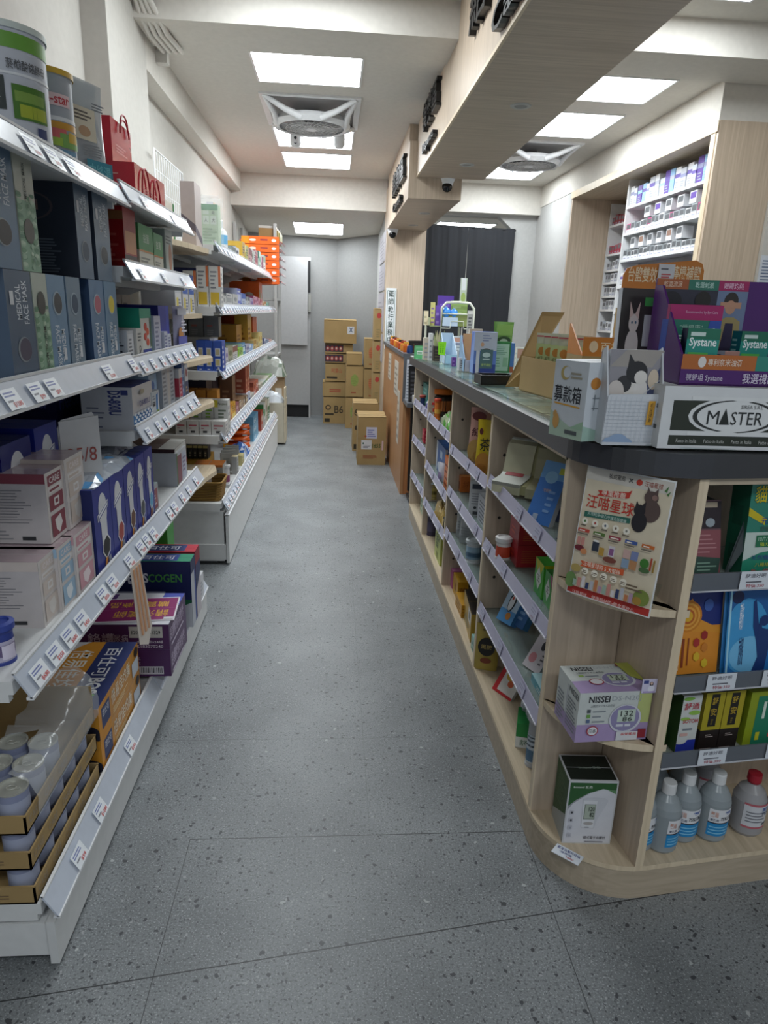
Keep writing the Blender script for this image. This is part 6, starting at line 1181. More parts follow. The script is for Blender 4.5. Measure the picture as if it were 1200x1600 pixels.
bagbox('plaster_bag', 'blue bag of cold plasters showing a dark running figure', .165, .345, .035, zc, .232, '2f7ab8', BU, -.10, .016, -.04)
bagbox('plaster_bag', 'second bag of cold plasters tucked behind the blue one', .185, .365, .065, zc, .225, '9fb8cc', [('r', 0, 0, 1, 1, '4a86b4')], -.10, .016, -.03)
# top shelf
zc = .851
GP = [('r', 0, .38, 1, 1, '2c7c6a'), ('r', 0, 0, 1, .45, 'c0cec6'), ('p', [(0, .0), (1, 0), (1, .30), (.6, .28), (.25, .24), (0, .16)], '1f8468'), ('p', [(0, .70), (0, .62), (.26, .52), (.28, .58)], 'c8b41e'), ('e', .95, .35, .35, .24, 'b8c6c0'), ('t', .06, .74, .62, .92, '貓爪藤', '1a2a20', .06, 0, False), ('t', .06, .745, .62, .915, '貓爪藤', 'cdb81c', .03, 0, False), ('t', .20, .53, .42, .60, '元保', '24408e', .03), ('t', .42, .53, .66, .60, '金鹿', 'd08a24', .03), ('e', .58, .62, .09, .04, 'b84a34'), ('t', .2, .46, .46, .51, '舒緩不適', '4a5854', .0), ('r', .16, .30, .42, .42, '1f6e4a'), ('t', .19, .36, .39, .41, '10片/包', 'bcd8c4', .0), ('t', .22, .31, .36, .35, '強力', 'bcc83a', .01), ('t', .1, .17, .85, .22, '天然植物新鮮萃取', '33438c', .0), ('t', .16, .10, .5, .14, '八種精華', 'b8b43a', .0), ('t', .1, .03, .8, .08, '新一代草本貼布', 'b84a54', .0), ('e', .9, .40, .22, .07, 'b89084'), ('e', .86, .44, .1, .025, '4a7a3a')]
end_pack('plaster_carton', 'large green and white carton of herbal plasters with yellow characters on top shelf', 'carton', .165, .335, .03, .09, zc, .228, '1d5a44', {'-y': GP, '-x': [('l', .2, .1, .8, .9, 2, '174a38')]}, lean=-.07)
x_, y_ = EP(.10, .10)
end_pack('film_pack', 'dark and dull pink flat pack with small print standing by the oak upright', 'pack', .030, .128, .05, .062, zc, .17, '6a4a50', {'-y': [('r', .0, .62, 1, .98, '2a2026'), ('r', .05, .90, .9, .97, 'b8a890'), ('e', .72, .70, .12, .06, '9aa4aa'), ('r', 0, 0, 1, .60, '8a4e54'), ('l', .05, .30, .9, .58, 5, 'b07a7e', .3), ('p', [(.3, .02), (.95, .02), (1, .22), (.3, .26)], '2f4a40'), ('l', .4, .06, .9, .2, 3, '7a9a88', .4)]}, lean=-.22)
g = G(); g.slab([(0, 0, 0), (.05, .01, .07), (.045, .02, .13), (.07, .03, .18)], (.0, -.004, 0), mat('4a5254', .1, alpha=.7)); tag(g.build('blister_shell', None, (*EP(.12, .03), zc), EA), 'clear bent plastic shell between the dark pack and the green carton', 'plastic shell')
for k in range(5): end_pack('flat_pack', ORD[k]+' dark flat pack in the shaded pile at the back of the top shelf', 'pack', .03, .14, .11, .20, zc+.032*k, .03, ['4a4e50', '5c5e5e', '3c4446', '6a6a66', '4e5254'][k], {'-y': [('l', .05, .3, .9, .7, 1, '8a8c88', .5)]}, group='dark flat packs in a pile')

# ================================================================== GOODS IN THE COUNTER'S BAYS (aisle side)
def cpack(name, label, cat, y0, y1, z, h, depth, base, ax, ay=None, xf=.600, rz=0., lean=0., top=None, group=None):
    return pack(name, label, cat, xf, xf+depth, y0, y1, z, h, base, {'-x': ax, '-y': ay if ay is not None else ax}, rz=rz, lean=lean, top=top, group=group)
def T(s, c='e8e8e8', a=.12, b=.3, c1=.88, d=.7): return ('t', a, b, c1, d, s, c, .02)
LN = lambda c='8a8c92', n=5: ('l', .12, .1, .88, .9, n, c, .35)
# --- nearest bay, top shelf
z = .836
t = thing('tissue_pack', 'bent pack of folded white napkins with a red label on the top glass shelf', 'napkins', (0.63, 2.205, z)); g = G()
prof = [(-.095, .022), (-.03, .032), (.012, .06), (.032, .115), (.045, .150)]
def ribbon(g, off, thick, w0, w1, m, c0=0, c1=None):
    P = prof[c0:c1]; vs = []
    for i, (a, b) in enumerate(P): vs += [(w0, -a*1.0, b+off), (w1, -a*1.0, b+off), (w1, -a+ (thick if i > 1 else 0), b+off-(thick if i <= 2 else thick*.4)), (w0, -a+(thick if i > 1 else 0), b+off-(thick if i <= 2 else thick*.4))]
    fs = []
    for i in range(len(P)-1):
        for k in range(4): a = i*4+k; b = i*4+(k+1) % 4; fs.append((a, b, b+4, a+4))
    fs += [(3, 2, 1, 0), tuple(range(len(vs)-4, len(vs)))]
    g.add(vs, fs, m)
prof = [(a, b) for a, b in prof]
t.rotation_euler = (0, 0, 2.45)
ribbon(g, .018, .035, -.05, .05, 'c9c6a8'); ribbon(g, .0195, .012, -.051, .051, 'd6d8cf'); g.build('napkins', t)
g = G(); ribbon(g, .0215, .001, -.028, .036, 'a83034', 1, 4); g.build('label', t)
for k in range(3):
    g = G(); prof2 = prof; ribbon(g, .016, .03, -.048, .048, ['b8b48a', 'aaa67c', 'b5b190'][k]); o = g.build('tissue_pack', None, (0.63+.055+.012*k,  2.205-.015-.035*k, z), 2.40+.08*k); tag(o, ['olive wrapped napkin pack just behind the labelled one', 'second olive wrapped napkin pack behind the labelled one', 'third olive wrapped napkin pack, deepest of the pile'][k], 'napkins', 'napkin packs on the counter shelf')
crumple('snack_bag', 'clear bag of brown snacks between the napkins and the blue pack', 'bag', .64, .72, 1.92, 2.02, z, z+.14, mat('8a6a58', .2), 12, 8, None, ('c9c4bc', 12))
def leanpack(name, label, cat, cx, cy, z, w, h, d, base, art, rz, lean, edge=None, group=None):
    g = G(); g.box(-w/2, w/2, 0, d, 0, h, edge or 'd5d8dc'); F(g, (-w/2, -.0004, 0), (1, 0, 0), (0, 0, 1), w, h).run([('r', 0, 0, 1, 1, base)]+art)
    o = g.build(name, None, (cx, cy, z), 0, (lean, 0, rz)); return tag(o, label, cat, group)
leanpack('blue_pack', 'bright blue tall pack leaning back on the top glass shelf', 'pack', 0.584, 1.819, z, .085, .185, .02, '3f78c4', [('r', 0, .72, 1, 1, '6fa4d8'), ('r', .68, .82, .95, .92, 'b8c040'), ('e', .45, .75, .25, .1, '8fc0e4'), ('t', .3, .35, .62, .72, '冷熱敷', 'c8b0a4', .02), ('r', .25, .05, .45, .15, 'a8b8cc'), ('l', .55, .2, .9, .6, 4, '7fa8dc', .4)], -.95, -.42)
for k in range(3): leanpack('blue_pack', ['first', 'second', 'third'][k]+' dark blue pack behind the bright blue one', 'pack', .655+.018*k, 1.83-.015*k, z, .08, .175, .012, '2a3458', [('l', .2, .2, .8, .8, 4, '4a5480')], -1.0, -.40, '5a5c68')
crumple('foil_bag', 'crinkled silver bag at the near end of the top glass shelf', 'bag', .60, .72, 1.575, 1.69, z, z+.05, mat('9a9cb8', .15, metal=.4), 17, 7)
# --- nearest bay, second shelf
z = .614
can('white jar with an orange red label on the second glass shelf', 0.581, 2.136, z, .026, .075, 'd6d4d0', 'd8d8d6', [(.12, .62, 'c4482c')], None, 'plastic_jar', 'jar')
RB = [('l', .15, .2, .9, .8, 6, 'b8602c', .3)]
for k in range(2): cpack('red_box', ['lower', 'upper'][k]+' dark red box of the pair stacked beside the white jar', 'box', 2.051, 2.163, z+.076*k, .075, .10, 'a01c26', [('l', .2, .3, .8, .7, 2, 'c8503c')], RB, xf=.605, top='8e1820', group='dark red boxes stacked in pair')
GY = [('p', [(0, 1), (1, 1), (.5, .45)], 'c8c41e'), ('p', [(0, 0), (.5, .45), (1, 0)], '2f9a3a'), ('p', [(.5, .15), (.85, .5), (.5, .85), (.15, .5)], 'd8dcd4'), ('t', .35, .4, .65, .6, '正', '3a4a40', .02)]
cpack('green_yellow_box', 'yellow and green box with white diamond next to the red boxes', 'box', 1.788, 1.867, z, .105, .06, '4fae3a', GY, xf=.610)
for k in range(2): cpack('green_yellow_box', ['green and pink box with white diamond, the farther one', 'green and pink box with white diamond, nearest the counter corner'][k], 'box', 1.715-.07*k, 1.776-.07*k, z, .10, .06, '3fa03f', GY[2:]+[('p', [(.7, 1), (1, 1), (1, .6)], 'b05a80')], xf=.612)
# --- nearest bay, third shelf
z = .362
PG = [('r', 0, 0, 1, .35, '5a9ad0'), ('r', 0, .8, 1, 1, 'c8d8e6'), ('e', .5, .6, .22, .30, '1f2228'), ('e', .48, .55, .15, .22, 'e6e8ea'), ('e', .46, .68, .06, .05, 'd05a40'), ('e', .62, .2, .16, .1, 'c8843a')]
for k in range(2): leanpack('blue_white_box', ['blue and white box with a black and white bird picture on the third shelf', 'blue box tucked behind the one with the bird picture'][k], 'box', 0.612+.035*k,  2.168-.03*k, z, .075, .135, .03, 'b5cde0' if k == 0 else '3f6ea8', PG if k == 0 else [('l', .2, .2, .8, .8, 4, '8ab0d8')], -1.1, -.50, '4a86bc')
leanpack('photo_pack', 'clear pack with pink and white card leaning on the third shelf', 'pack', 0.616, 1.836, z, .075, .12, .012, 'd0c8cc', [('e', .3, .3, .2, .14, 'c8848a'), ('e', .55, .7, .14, .14, '2a2628'), ('l', .7, .2, .9, .8, 5, '6a6468', .4)], -1.15, -.60, 'b9bcc0')
cpack('teal_box', 'flat teal and white box lying on the third shelf', 'box', 1.63, 1.77, z, .026, .12, '3f98a8', [('l', .4, .2, .9, .8, 2, 'd8e0e0', .4)], top='a9cdd2', xf=.60)
# --- nearest bay, plinth
z = .1005
pouch('gold_bag', 'gold stand-up bag with a black round badge on the plinth by the oak divider', 'bag', 0.597, 2.301, z, .085, .19, .04, mat('b09a4a', .35), [('e', .5, .55, .38, .20, '1c1a1a'), ('t', .25, .50, .75, .60, '黑糖', 'b09a5a', .02), ('e', .5, .25, .25, .06, '7a3a20'), ('l', .3, .9, .7, .95, 1, '5a4a20', .6)], -.35)
leanpack('candy_pack', 'white and red flat pack leaning on the plinth', 'pack', 0.615, 2.119, z, .10, .125, .012, 'd6d2cc', [('r', 0, 0, .2, 1, 'b8282c'), ('e', .5, .6, .2, .14, 'c8a040'), ('e', .65, .4, .14, .1, 'c8603a'), ('r', 0, 0, 1, .08, 'b8282c')], -1.1, -.60, 'c0bcb8')
cpack('green_white_box', 'green and white box standing on the plinth', 'box', 1.808, 1.904, z, .085, .05, '1f8a3f', [('r', 0, 0, 1, .45, 'd8dad6'), T('舒', '5a7a60', .2, .1, .8, .35)], xf=.600, rz=-.3)
for k in range(2): can([' small grey bottle behind the green and white box', 'slim blue grey bottle left of the labelled one'][k].strip(), 0.635+.004*k,  1.891-.045*k, z, .015, .11, ['8fa09a', '9aa8b4'][k], 'b8bcc0', [(.1, .6, ['6a8a70', '7a90a8'][k])], None, 'slim_bottle', 'bottle')
can('clear bottle with blue printed label at the near end of the plinth', 0.617, 1.731, z, .022, .165, 'b4b8bc', 'c8cace', [(.10, .66, 'c0ccd6'), (.12, .36, '5f9cc8'), (.42, .46, '3a4a60'), (.52, .56, '3a4a60'), (.6, .63, '3a4a60')], None, 'slim_bottle', 'bottle')
# --- second bay
z = .800
pouch('cookie_bag', 'pink cookie bag with dark red character on the top shelf, second bay', 'bag', .612, 2.773, z, .085, .235, .04, mat('c99a8e', .3), [('e', .5, .86, .35, .08, '6e2c2c'), ('t', .15, .5, .75, .66, '紅', '5a2430', .04), ('e', .4, .25, .4, .2, 'c8a05a'), ('e', .6, .15, .3, .12, 'b88a48')], -.5)
pouch('cookie_bag', 'yellow cookie bag with black character on the top shelf, second bay', 'bag', .597, 2.576, z, .075, .215, .04, mat('d6bc1c', .3), [('t', .25, .45, .8, .68, '茶', '2a2a1c', .05), ('e', .5, .22, .42, .2, 'c88a34'), ('e', .4, .12, .3, .1, 'b8782c'), ('e', .3, .8, .1, .06, '6a2c2c')], -.55)
z = .592
cpack('orange_box', 'orange small box at the far end of the second bay, second shelf', 'box', 3.094, 3.311, z, .075, .06, 'd9742a', [('r', .1, .1, .45, .6, '8a4a30'), ('r', .6, .1, .9, .6, '8a4a30')], [T('綜', 'b85a1c')], xf=.61, top='e08a40')
cpack('white_medicine_box', 'white upright box with grey print beside the orange box', 'box', 2.693, 2.956, z, .15, .08, 'cfd0d2', [('r', .1, .1, .4, .6, '5a6068'), ('l', .5, .1, .9, .8, 6, '8a8c92', .4)], [('r', .1, .78, .6, .92, '33384a'), ('l', .1, .35, .9, .7, 5, '8a8c92', .35), ('e', .3, .25, .08, .04, '3a3c40'), ('e', .6, .25, .08, .04, '3a3c40'), ('r', .2, .05, .7, .14, '4a4c50')], xf=.600, rz=-.2)
cpack('white_medicine_box', 'white box with small print nearest the oak divider, second bay', 'box', 2.40, 2.653, z, .115, .08, 'bfc2c8', [LN('70747c', 6)], xf=.60)
z = .382
can('white tub with blue label on the third shelf, second bay', .612, 2.718, z, .034, .10, 'd8dcde', 'c8ced0', [(.2, .75, '9ab8cc'), (.3, .5, '5a86b0')], None, 'plastic_tub', 'tub')
for k in range(2): pouch('clear_bag', ['farther clear bag of white pads on the third shelf, second bay', 'nearer clear bag of white pads beside the tub'][k], 'bag', .63, 3.042-.09*k, z, .08, .13, .04, mat('b8bcbc', .2, alpha=.9), [('l', .2, .3, .8, .7, 4, '9a9ea0', .4)], -.6)
z = .1005
cpack('pink_box', 'pink tapered box on the plinth of the second bay', 'box', 3.088, 3.31, z, .09, .08, 'b85a90', [('e', .5, .55, .3, .2, 'd88ab8')], xf=.60, top='c87aa8')
cpack('yellow_box', 'narrow mustard box beside the pink one on the plinth', 'box', 2.942, 3.069, z, .095, .05, 'c0901c', [T('薑', '8a5a10')], xf=.60); cpack('yellow_box', 'short mustard box in front of the narrow one', 'box', 2.758, 2.908, z, .06, .045, 'b8861c', [LN('8a5a10', 3)], xf=.585)
cpack('open_box', 'open mustard display box with a white label on the plinth', 'box', 2.519, 2.785, z, .125, .10, 'b08c28', [('p', [(.1, .1), (.4, .5), (.8, .3), (.6, .1)], '8a7a4a'), ('r', .62, .5, .95, .95, 'd8d8d6'), ('r', .70, .6, .85, .85, '6a6a66')], xf=.59, top='2a2018', rz=-.08)
cpack('teal_box', 'small pale teal box at the near end of the second bay plinth', 'box', 2.36, 2.479, z, .06, .04, '8ab4ae', [LN('5f8a84', 2)], xf=.575)
# --- third bay
z = .828
t = thing('storage_jar', 'clear snack jar with an orange screw lid in the third bay', 'jar', (.645, 3.966, z)); g = G(); g.lathe([(0, 0), (.058, 0), (.062, .01), (.062, .11), (.05, .125)], 0, 0, mat('3a302c', .15, alpha=.9), 26); g.lathe([(.0625, .03), (.0625, .09)], 0, 0, 'd07a3a', 20); g.build('jar_body', t)
g = G(); g.lathe([(.060, .125), (.064, .13), (.064, .152), (.06, .156), (0, .156)], 0, 0, 'd9761c', 26); g.build('lid', t)
can('small white and red bottle beside the orange lidded jar', .590, 3.952, z, .016, .075, 'd0c4bc', 'c22c2c', [(.3, .6, 'c23a30')], None, 'small_bottle', 'bottle'); can('slim orange bottle before the orange lidded jar', .590, 3.798, z, .018, .115, 'd8742a', 'd04a2c', [(.3, .5, 'e8b04a')], None, 'small_bottle', 'bottle')
crumple('candy_bag', 'clear bag of mixed green and white sweets in the third bay', 'bag', .575, .64, 3.347, 3.599, z, z+.10, mat('9fae8a', .2, alpha=.95), 41, 10, None, ('5aa83a', 22)); crumple('candy_bag', 'second clear bag of sweets behind the green and white one', 'bag', .645, .70, 3.56, 3.66, z, z+.12, mat('b4a8a0', .2), 42, 8, None, ('c86a3a', 10))
z = .541
cpack('blue_box', 'blue and white upright box in the third bay', 'box', 3.54, 3.849, z, .165, .08, '2f5ea0', [('r', 0, 0, .15, 1, 'c8d0da'), ('r', .45, .55, .7, .8, 'a8b8cc'), ('e', .5, .2, .3, .18, 'd0d8e4')], xf=.605); cpack('orange_box', 'tall slim orange box in the third bay', 'box', 3.29, 3.413, z, .165, .05, 'cf6a22', [LN('8a3c10', 4)], xf=.583)
pouch('white_pack', 'white round topped pack between the blue and orange boxes', 'pack', .59, 3.523, z, .06, .10, .03, mat('cfccd6', .3), [('e', .5, .3, .3, .2, '9a8ab0')], -1.2)
z = .322
can('clear jar of nuts with a white lid in the third bay', .620, 3.968, z, .034, .105, 'b09a5a', 'd2dad8', [(.15, .7, 'c8b060'), (.3, .5, '8a7a3a')], None, 'nut_jar', 'jar')
for k in range(3): crumple('nut_bag', ['clear bag of nuts beside the white lidded jar', 'clear bag of nuts in the middle of the shelf', 'dark and gold bag of nuts nearest the camera, third bay'][k], 'bag', .575, .635, 3.485-.13*k, 3.653-.13*k, z, z+.11, mat(['b59a5c', 'c0a25a', '3a3a2c'][k], .3), 51+k, 8, None, ('e0c890', 16))
z = .1005
can('dark violet bottle with white spray cap on the plinth, third bay', .62, 3.938, z, .034, .135, '3c3650', 'b8b8bc', [(.2, .65, '55506e')], None, 'spray_bottle', 'bottle')
cpack('lime_box', 'lime green box with dark writing on the plinth, third bay', 'box', 3.4, 3.592, z, .165, .06, 'b4c05a', [('t', .2, .4, .75, .9, 'Gluta', '2f4a2c', .02, -90, False), ('l', .3, .08, .7, .3, 4, '4a5a2c', .5)], xf=.585)
# --- farthest bay
z = .822
can('little dark blue bottle with red cap in the farthest bay', .590, 4.46, z, .018, .062, '23305e', 'a03a2c', [], None, 'small_bottle', 'bottle'); cpack('teal_box', 'teal box in the farthest bay of the counter', 'box', 4.385, 4.617, z, .135, .06, '3f8a84', [LN('8ac4bc', 4)], xf=.61)
crumple('tissue_bag', 'white and violet striped soft pack in the farthest bay', 'pack', .575, .60, 4.05, 4.26, z, z+.075, mat('cfd0de', .3), 61, 7, None, ('5a4f9a', 12))
z = .583
cpack('red_box', 'bright red upright box in the farthest bay', 'box', 4.36, 4.46, z, .085, .05, 'b8203a', [LN('d86a70', 3)], xf=.60); cpack('red_box', 'darker red box right of the bright red one', 'box', 4.18, 4.27, z, .085, .05, '8a1c34', [('r', .2, .6, .8, .9, 'b8a8a8')], xf=.61); cpack('pale_green_box', 'pale green slim box before the darker red one', 'box', 4.02, 4.08, z, .10, .05, 'a8b498', [LN('7a8a6a', 3)], xf=.60)
z = .336
cpack('orange_box', 'orange and yellow box on the third shelf of the farthest bay', 'box', 4.34, 4.50, z, .115, .06, 'd09040', [('r', 0, .6, 1, 1, 'd8a82c'), T('人', '5a3a1c', .3, .65, .7, .95)], xf=.63); cpack('blue_white_box', 'white box with navy band on the third shelf of the farthest bay', 'box', 4.14, 4.26, z, .125, .06, 'c4d0d8', [('r', 0, .7, 1, .9, '2a3a70'), ('r', 0, .1, 1, .3, '5a90b0')], xf=.605); cpack('kraft_box', 'small kraft coloured box at the near end of the farthest bay', 'box', 4.00, 4.09, z, .07, .05, 'b8926a', [LN('7a5a40', 3)], xf=.60)
z = .1005
cpack('pale_green_box', 'white and pale green box on the plinth of the farthest bay', 'box', 4.36, 4.46, z, .125, .05, 'b8ccb8', [LN('6a9a7a', 3)], xf=.61); cpack('grey_box', 'brownish grey tall box on the plinth of the farthest bay', 'box', 4.20, 4.30, z, .16, .05, '9a8f86', [('r', 0, .8, 1, 1, 'c8c4c0'), LN('6a625c', 5)], xf=.61)

# ================================================================== ON THE COUNTER
def qbox(g, P, z, h, m):     # P: four plan points
    g.prism(P, z, z+h, m)
# white shoe box-like carton lettered MASTER, turned with the counter's end
mz = 1.1475
def rot_pack(name, label, cat, ox, oy, ang, w, d, z, h, base, faces, group=None, top=None, hollow=False):
    """near-left corner at (ox, oy), front edge running along ang"""
    g = G(); bm = mat(base, .35) if isinstance(base, str) else base; g.box(0, w, 0, d, 0, h, bm)
    for k, it in faces.items(): FACE(g, k, 0, w, 0, d, 0, h).run(it)
    if top: FACE(g, '+z', 0, w, 0, d, 0, h).rect(0, 0, 1, 1, top)
    o = g.build(name, None, (ox, oy, z), ang); return tag(o, label, cat, group)
MB_ = [('r', .07, .06, 1, .22, '2a3026'), ('r', .07, .30, 1, .78, '2a3026')]
cx_ = .62
def ellp(cx, cy, rx, ry, a0, a1, n=18): return [(cx+rx*math.cos(math.radians(a0+(a1-a0)*k/n)), cy+ry*math.sin(math.radians(a0+(a1-a0)*k/n))) for k in range(n+1)]
cx_ = .5; MB_ = [('r', .07, .06, .97, .22, '2a3026'), ('r', .07, .30, .97, .78, '2a3026'), ('e', cx_, .54, .32, .30, 'd9dbdb'), ('r', .19, .225, .81, .295, 'd9dbdb'), ('r', .19, .785, .81, .85, 'd9dbdb')]
MB_ += [('p', ellp(cx_-.01, .54, .28, .26, 95, 250)+ellp(cx_+.02, .54, .28, .25, 250, 95), '2a2d2c'), ('p', ellp(cx_+.01, .54, .28, .26, -85, 70)+ellp(cx_-.02, .54, .28, .25, 70, -85), '2a2d2c'),
 ('t', .31, .41, .39, .63, 'M', '26292a', .0, 0, False), ('p', [(.395, .41), (.465, .41), (.43, .67)], '1c2320'), ('t', .472, .41, .69, .62, 'STER', '26292a', .0, 0, False), ('t', .53, .67, .68, .73, 'SIREA S.R.L', '5a5c5e', .0)]
MB_ += [('t', .12+.19*k, .10, .26+.19*k, .17, 'Fatto in Italia', 'b8bab4', .0) for k in range(5)]
rot_pack('shoe_carton', 'white and dark green carton lettered MASTER at the front corner of the counter', 'carton', .672, 1.352, -.02, .31, .14, mz, .128, 'd3d5d6', {'-y': MB_, '-x': [('t', .15, .08, .45, .95, 'MASTER', '26292a', .01, 90, False), ('l', .6, .3, .9, .8, 3, '5a5c5e', .4)]}, top='c0c2c2')
# purple display of eye drops
t = thing('eye_drop_display', 'deep purple counter display for eye drops standing on the white carton', 'display', (.71, 1.375, 1.276), -.02)
PUR = mat('4a1a66', .25); g = G(); w = .30
g.box(0, w, 0, .004, 0, .062, PUR); g.box(0, w, 0, .16, 0, .004, PUR); g.slab([(0, .0, .0), (0, .17, .0), (0, .17, .20), (0, .14, .20), (0, .005, .06)], (.004, 0, 0), PUR); g.box(0, w, .17, .176, 0, .215, PUR)
FACE(g, '-y', 0, w, 0, .004, 0, .062).run([('r', 0, .52, .52, 1, 'b0642a'), ('r', .52, .52, 1, 1, '2a8474'), ('e', .14, .76, .028, .18, 'd8d4d0'), ('t', .18, .62, .42, .9, '專利奈米油滴', 'e4d4c4', .01), ('e', .66, .76, .028, .18, 'd8d4d0'), ('t', .70, .62, .96, .9, '大分子玻尿酸', 'd0e4de', .01), ('t', .04, .12, .30, .38, '視舒坦 Systane', 'c4b8d0', .01), ('t', .44, .08, .98, .46, '我選視舒坦 一滴持久', 'd4c8de', .02)])
g.build('tray', t)
g = G(); f = F(g, (.0, .1695, .0), (1, 0, 0), (0, 0, 1), w, .215)
f.run([('r', .0, .90, .24, 1.0, '9a5228'), ('r', .24, .90, .47, 1.0, '2a6e5c'), ('r', .47, .90, .70, 1.0, '9c1c58'), ('t', .05, .915, .19, .985, '乾澀流淚', 'd8b8a0', .01), ('t', .29, .915, .43, .985, '乾澀刺激', 'b0d0c4', .01), ('t', .51, .915, .66, .985, '眼睛灼熱', 'e0b4cc', .01), ('r', .0, .3, .47, .90, '2a2a3a'), ('r', .47, .3, .70, .90, '6a7a98'), ('e', .58, .80, .055, .09, '2a221e'), ('e', .58, .74, .04, .07, 'b88a70'), ('r', .50, .73, .66, .79, 'b88a70'), ('p', [(.48, .3), (.50, .60), (.56, .64), (.62, .64), (.67, .60), (.69, .3)], '9a8a5a'), ('p', [(.54, .3), (.56, .58), (.62, .58), (.64, .3)], '241c40'), ('e', .36, .80, .06, .09, '1c1814'), ('e', .12, .78, .08, .10, '15121a')])
g.build('back_card', t)
def SY(nm): return [('r', 0, .0, 1, 1, '1a8a7c'), ('r', 0, .8, 1, 1, '1a6a52'), ('r', .1, .86, .55, .93, 'c4d6d0'), ('t', .08, .62, .92, .84, nm, 'e8f0ee', .02), ('r', .08, .50, .7, .56, '4fae4a'), ('p', [(.45, 0), (1, .42), (1, 0)], 'cdc4b8'), ('r', .62, .12, .68, .38, 'b8c8d0')]
rot_pack('eye_drop_box', 'green eye drop box lettered Systane standing at the front of the purple display', 'box', .722, 1.392, -.10, .066, .03, 1.281, .108, '1a6a60', {'-y': SY('Systane'), '-x': [('r', 0, 0, 1, 1, '14203a')]})
rot_pack('eye_drop_box', 'dark green eye drop box lettered Systane at the right of the purple display', 'box', .866, 1.44, .10, .070, .03, 1.281, .105, '1a5a50', {'-y': SY('Systane'), '-x': [('r', 0, 0, 1, 1, '1a6a78'), ('l', .1, .3, .8, .9, 6, '9ac4c8', .4)]})
rot_pack('eye_drop_box', 'small violet eye drop box between the two green ones', 'box', .812, 1.40, .28, .040, .022, 1.281, .064, 'c4c0d0', {'-y': [('r', 0, 0, 1, 1, '8a68a8'), ('r', 0, .86, 1, 1, 'b0847a'), ('t', .3, .66, .95, .84, '視舒坦', 'e4dcec', .02), ('e', .5, .42, .3, .10, 'd8d4c8'), ('e', .5, .42, .1, .1, '5a3a8a'), ('r', .1, .05, .9, .22, 'b8ae8a')], '-x': [('l', .1, .05, .9, .95, 8, '4a4a6a', .5)]})
rot_pack('eye_drop_box', 'tall green and magenta eye drop box behind, reading in white characters', 'box', .712, 1.462, -.03, .115, .05, 1.281, .155, '20705e', {'-y': [('r', 0, .80, 1, 1, 'a01c60'), ('p', [(.62, .0), (.78, .8), (1, .8), (1, 0)], '2a4aa0'), ('t', .3, .84, .9, .96, 'Recommended by Eye Care', 'd8a8c4', .0), ('t', .1, .38, .8, .62, '視舒坦', 'd0dcd8', .03), ('r', .85, .45, .89, .7, 'c8d4e8'), ('t', .22, .66, .65, .74, '"愛爾康"', '9ac4b4', .0)], '-x': [('r', 0, .8, 1, 1, 'a01c60'), ('r', 0, 0, 1, .8, '2a4aa0')]}, top='c8c4d8')
# donation box, rotated on the corner
rot_pack('donation_box', 'white donation box with green hills and bold Chinese title at the counter edge', 'donation box', .531, 1.408, .40, .125, .105, mz, .165, 'cdd3d8',
 {'-x': [('r', 0, 0, 1, .14, 'b2c8b4'), ('p', [(0, .14), (0, .34), (.35, .22), (.7, .14)], 'b2c8b4'), ('p', [(.6, .14), (1, .26), (1, .14)], '9fc0a4'), ('t', .06, .46, .86, .68, '募款箱', '23262c', .05, 0, False), ('p', [(.08, .45), (.86, .43), (.86, .41), (.1, .43)], 'd8a03a'), ('e', .35, .84, .14, .09, 'b8a468'), ('e', .40, .85, .11, .07, 'cdd3d8'), ('l', .52, .78, .85, .88, 2, 'a09a88', .5), ('e', .20, .20, .10, .10, 'cf9f5c'), ('e', .16, .29, .06, .05, 'cf9f5c'), ('r', .5, .06, .86, .11, '5a6062')],
  '-y': [('p', [(0, 0), (1, 0), (1, .16), (.5, .10), (0, .20)], '9fbcae'), ('e', .18, .74, .11, .075, 'c08038'), ('r', .40, .30, .60, .74, '24272c'), ('r', .14, .42, .34, .43, '7a8288'), ('r', .14, .55, .34, .56, '7a8288'), ('r', .18, .40, .20, .60, '7a8288')],
  '+z': [('r', 0, 0, 1, 1, 'c2c6ca'), ('r', .3, .44, .8, .48, '24272c')]})
# brochure holder with cat pictures
t = thing('brochure_holder', 'white brochure holder with a black and white cat picture behind a pale grid pocket', 'brochure holder', (.565, 1.385, mz), .0); g = G(); w = .118
g.slab([(0, 0, 0), (w, 0, 0), (w+.004, -.008, .108), (.004, -.008, .105)], (0, .003, 0), 'c9cdd2'); f = F(g, (0, -.0005, 0), (1, 0, 0), (0, -.07, 1), w, .105)
f.run([('r', .01, .01, .99, .99, 'cdd1d6')]+[('r', .01, .06+.075*k, .99, .066+.075*k, 'bcc4cc') for k in range(12)]+[('r', .06+.09*k, .02, .066+.09*k, .98, 'bcc4cc') for k in range(10)]+[('e', .28, .05, .2, .18, '8fa6c4'), ('e', .12, .02, .12, .14, '8fa6c4'), ('e', .44, .02, .12, .12, '8fa6c4'), ('r', .74, .42, .86, .90, 'cf9a34'), ('t', .77, .46, .83, .86, '毛\n孩\n健\n康', '3a3020', .02, 0, False), ('r', 0, 0, 1, .06, 'c9cdd2')])
g.slab([(0, 0, 0), (0, .05, 0), (0, .05, .19), (0, .03, .20), (0, -.005, .10)], (.003, 0, 0), 'bfc3c8'); g.slab([(w, 0, 0), (w, .05, 0), (w, .05, .19), (w, .03, .20), (w, -.005, .10)], (.003, 0, 0), 'bfc3c8'); g.box(0, w, .048, .052, 0, .19, 'bfc3c8'); g.build('holder', t)
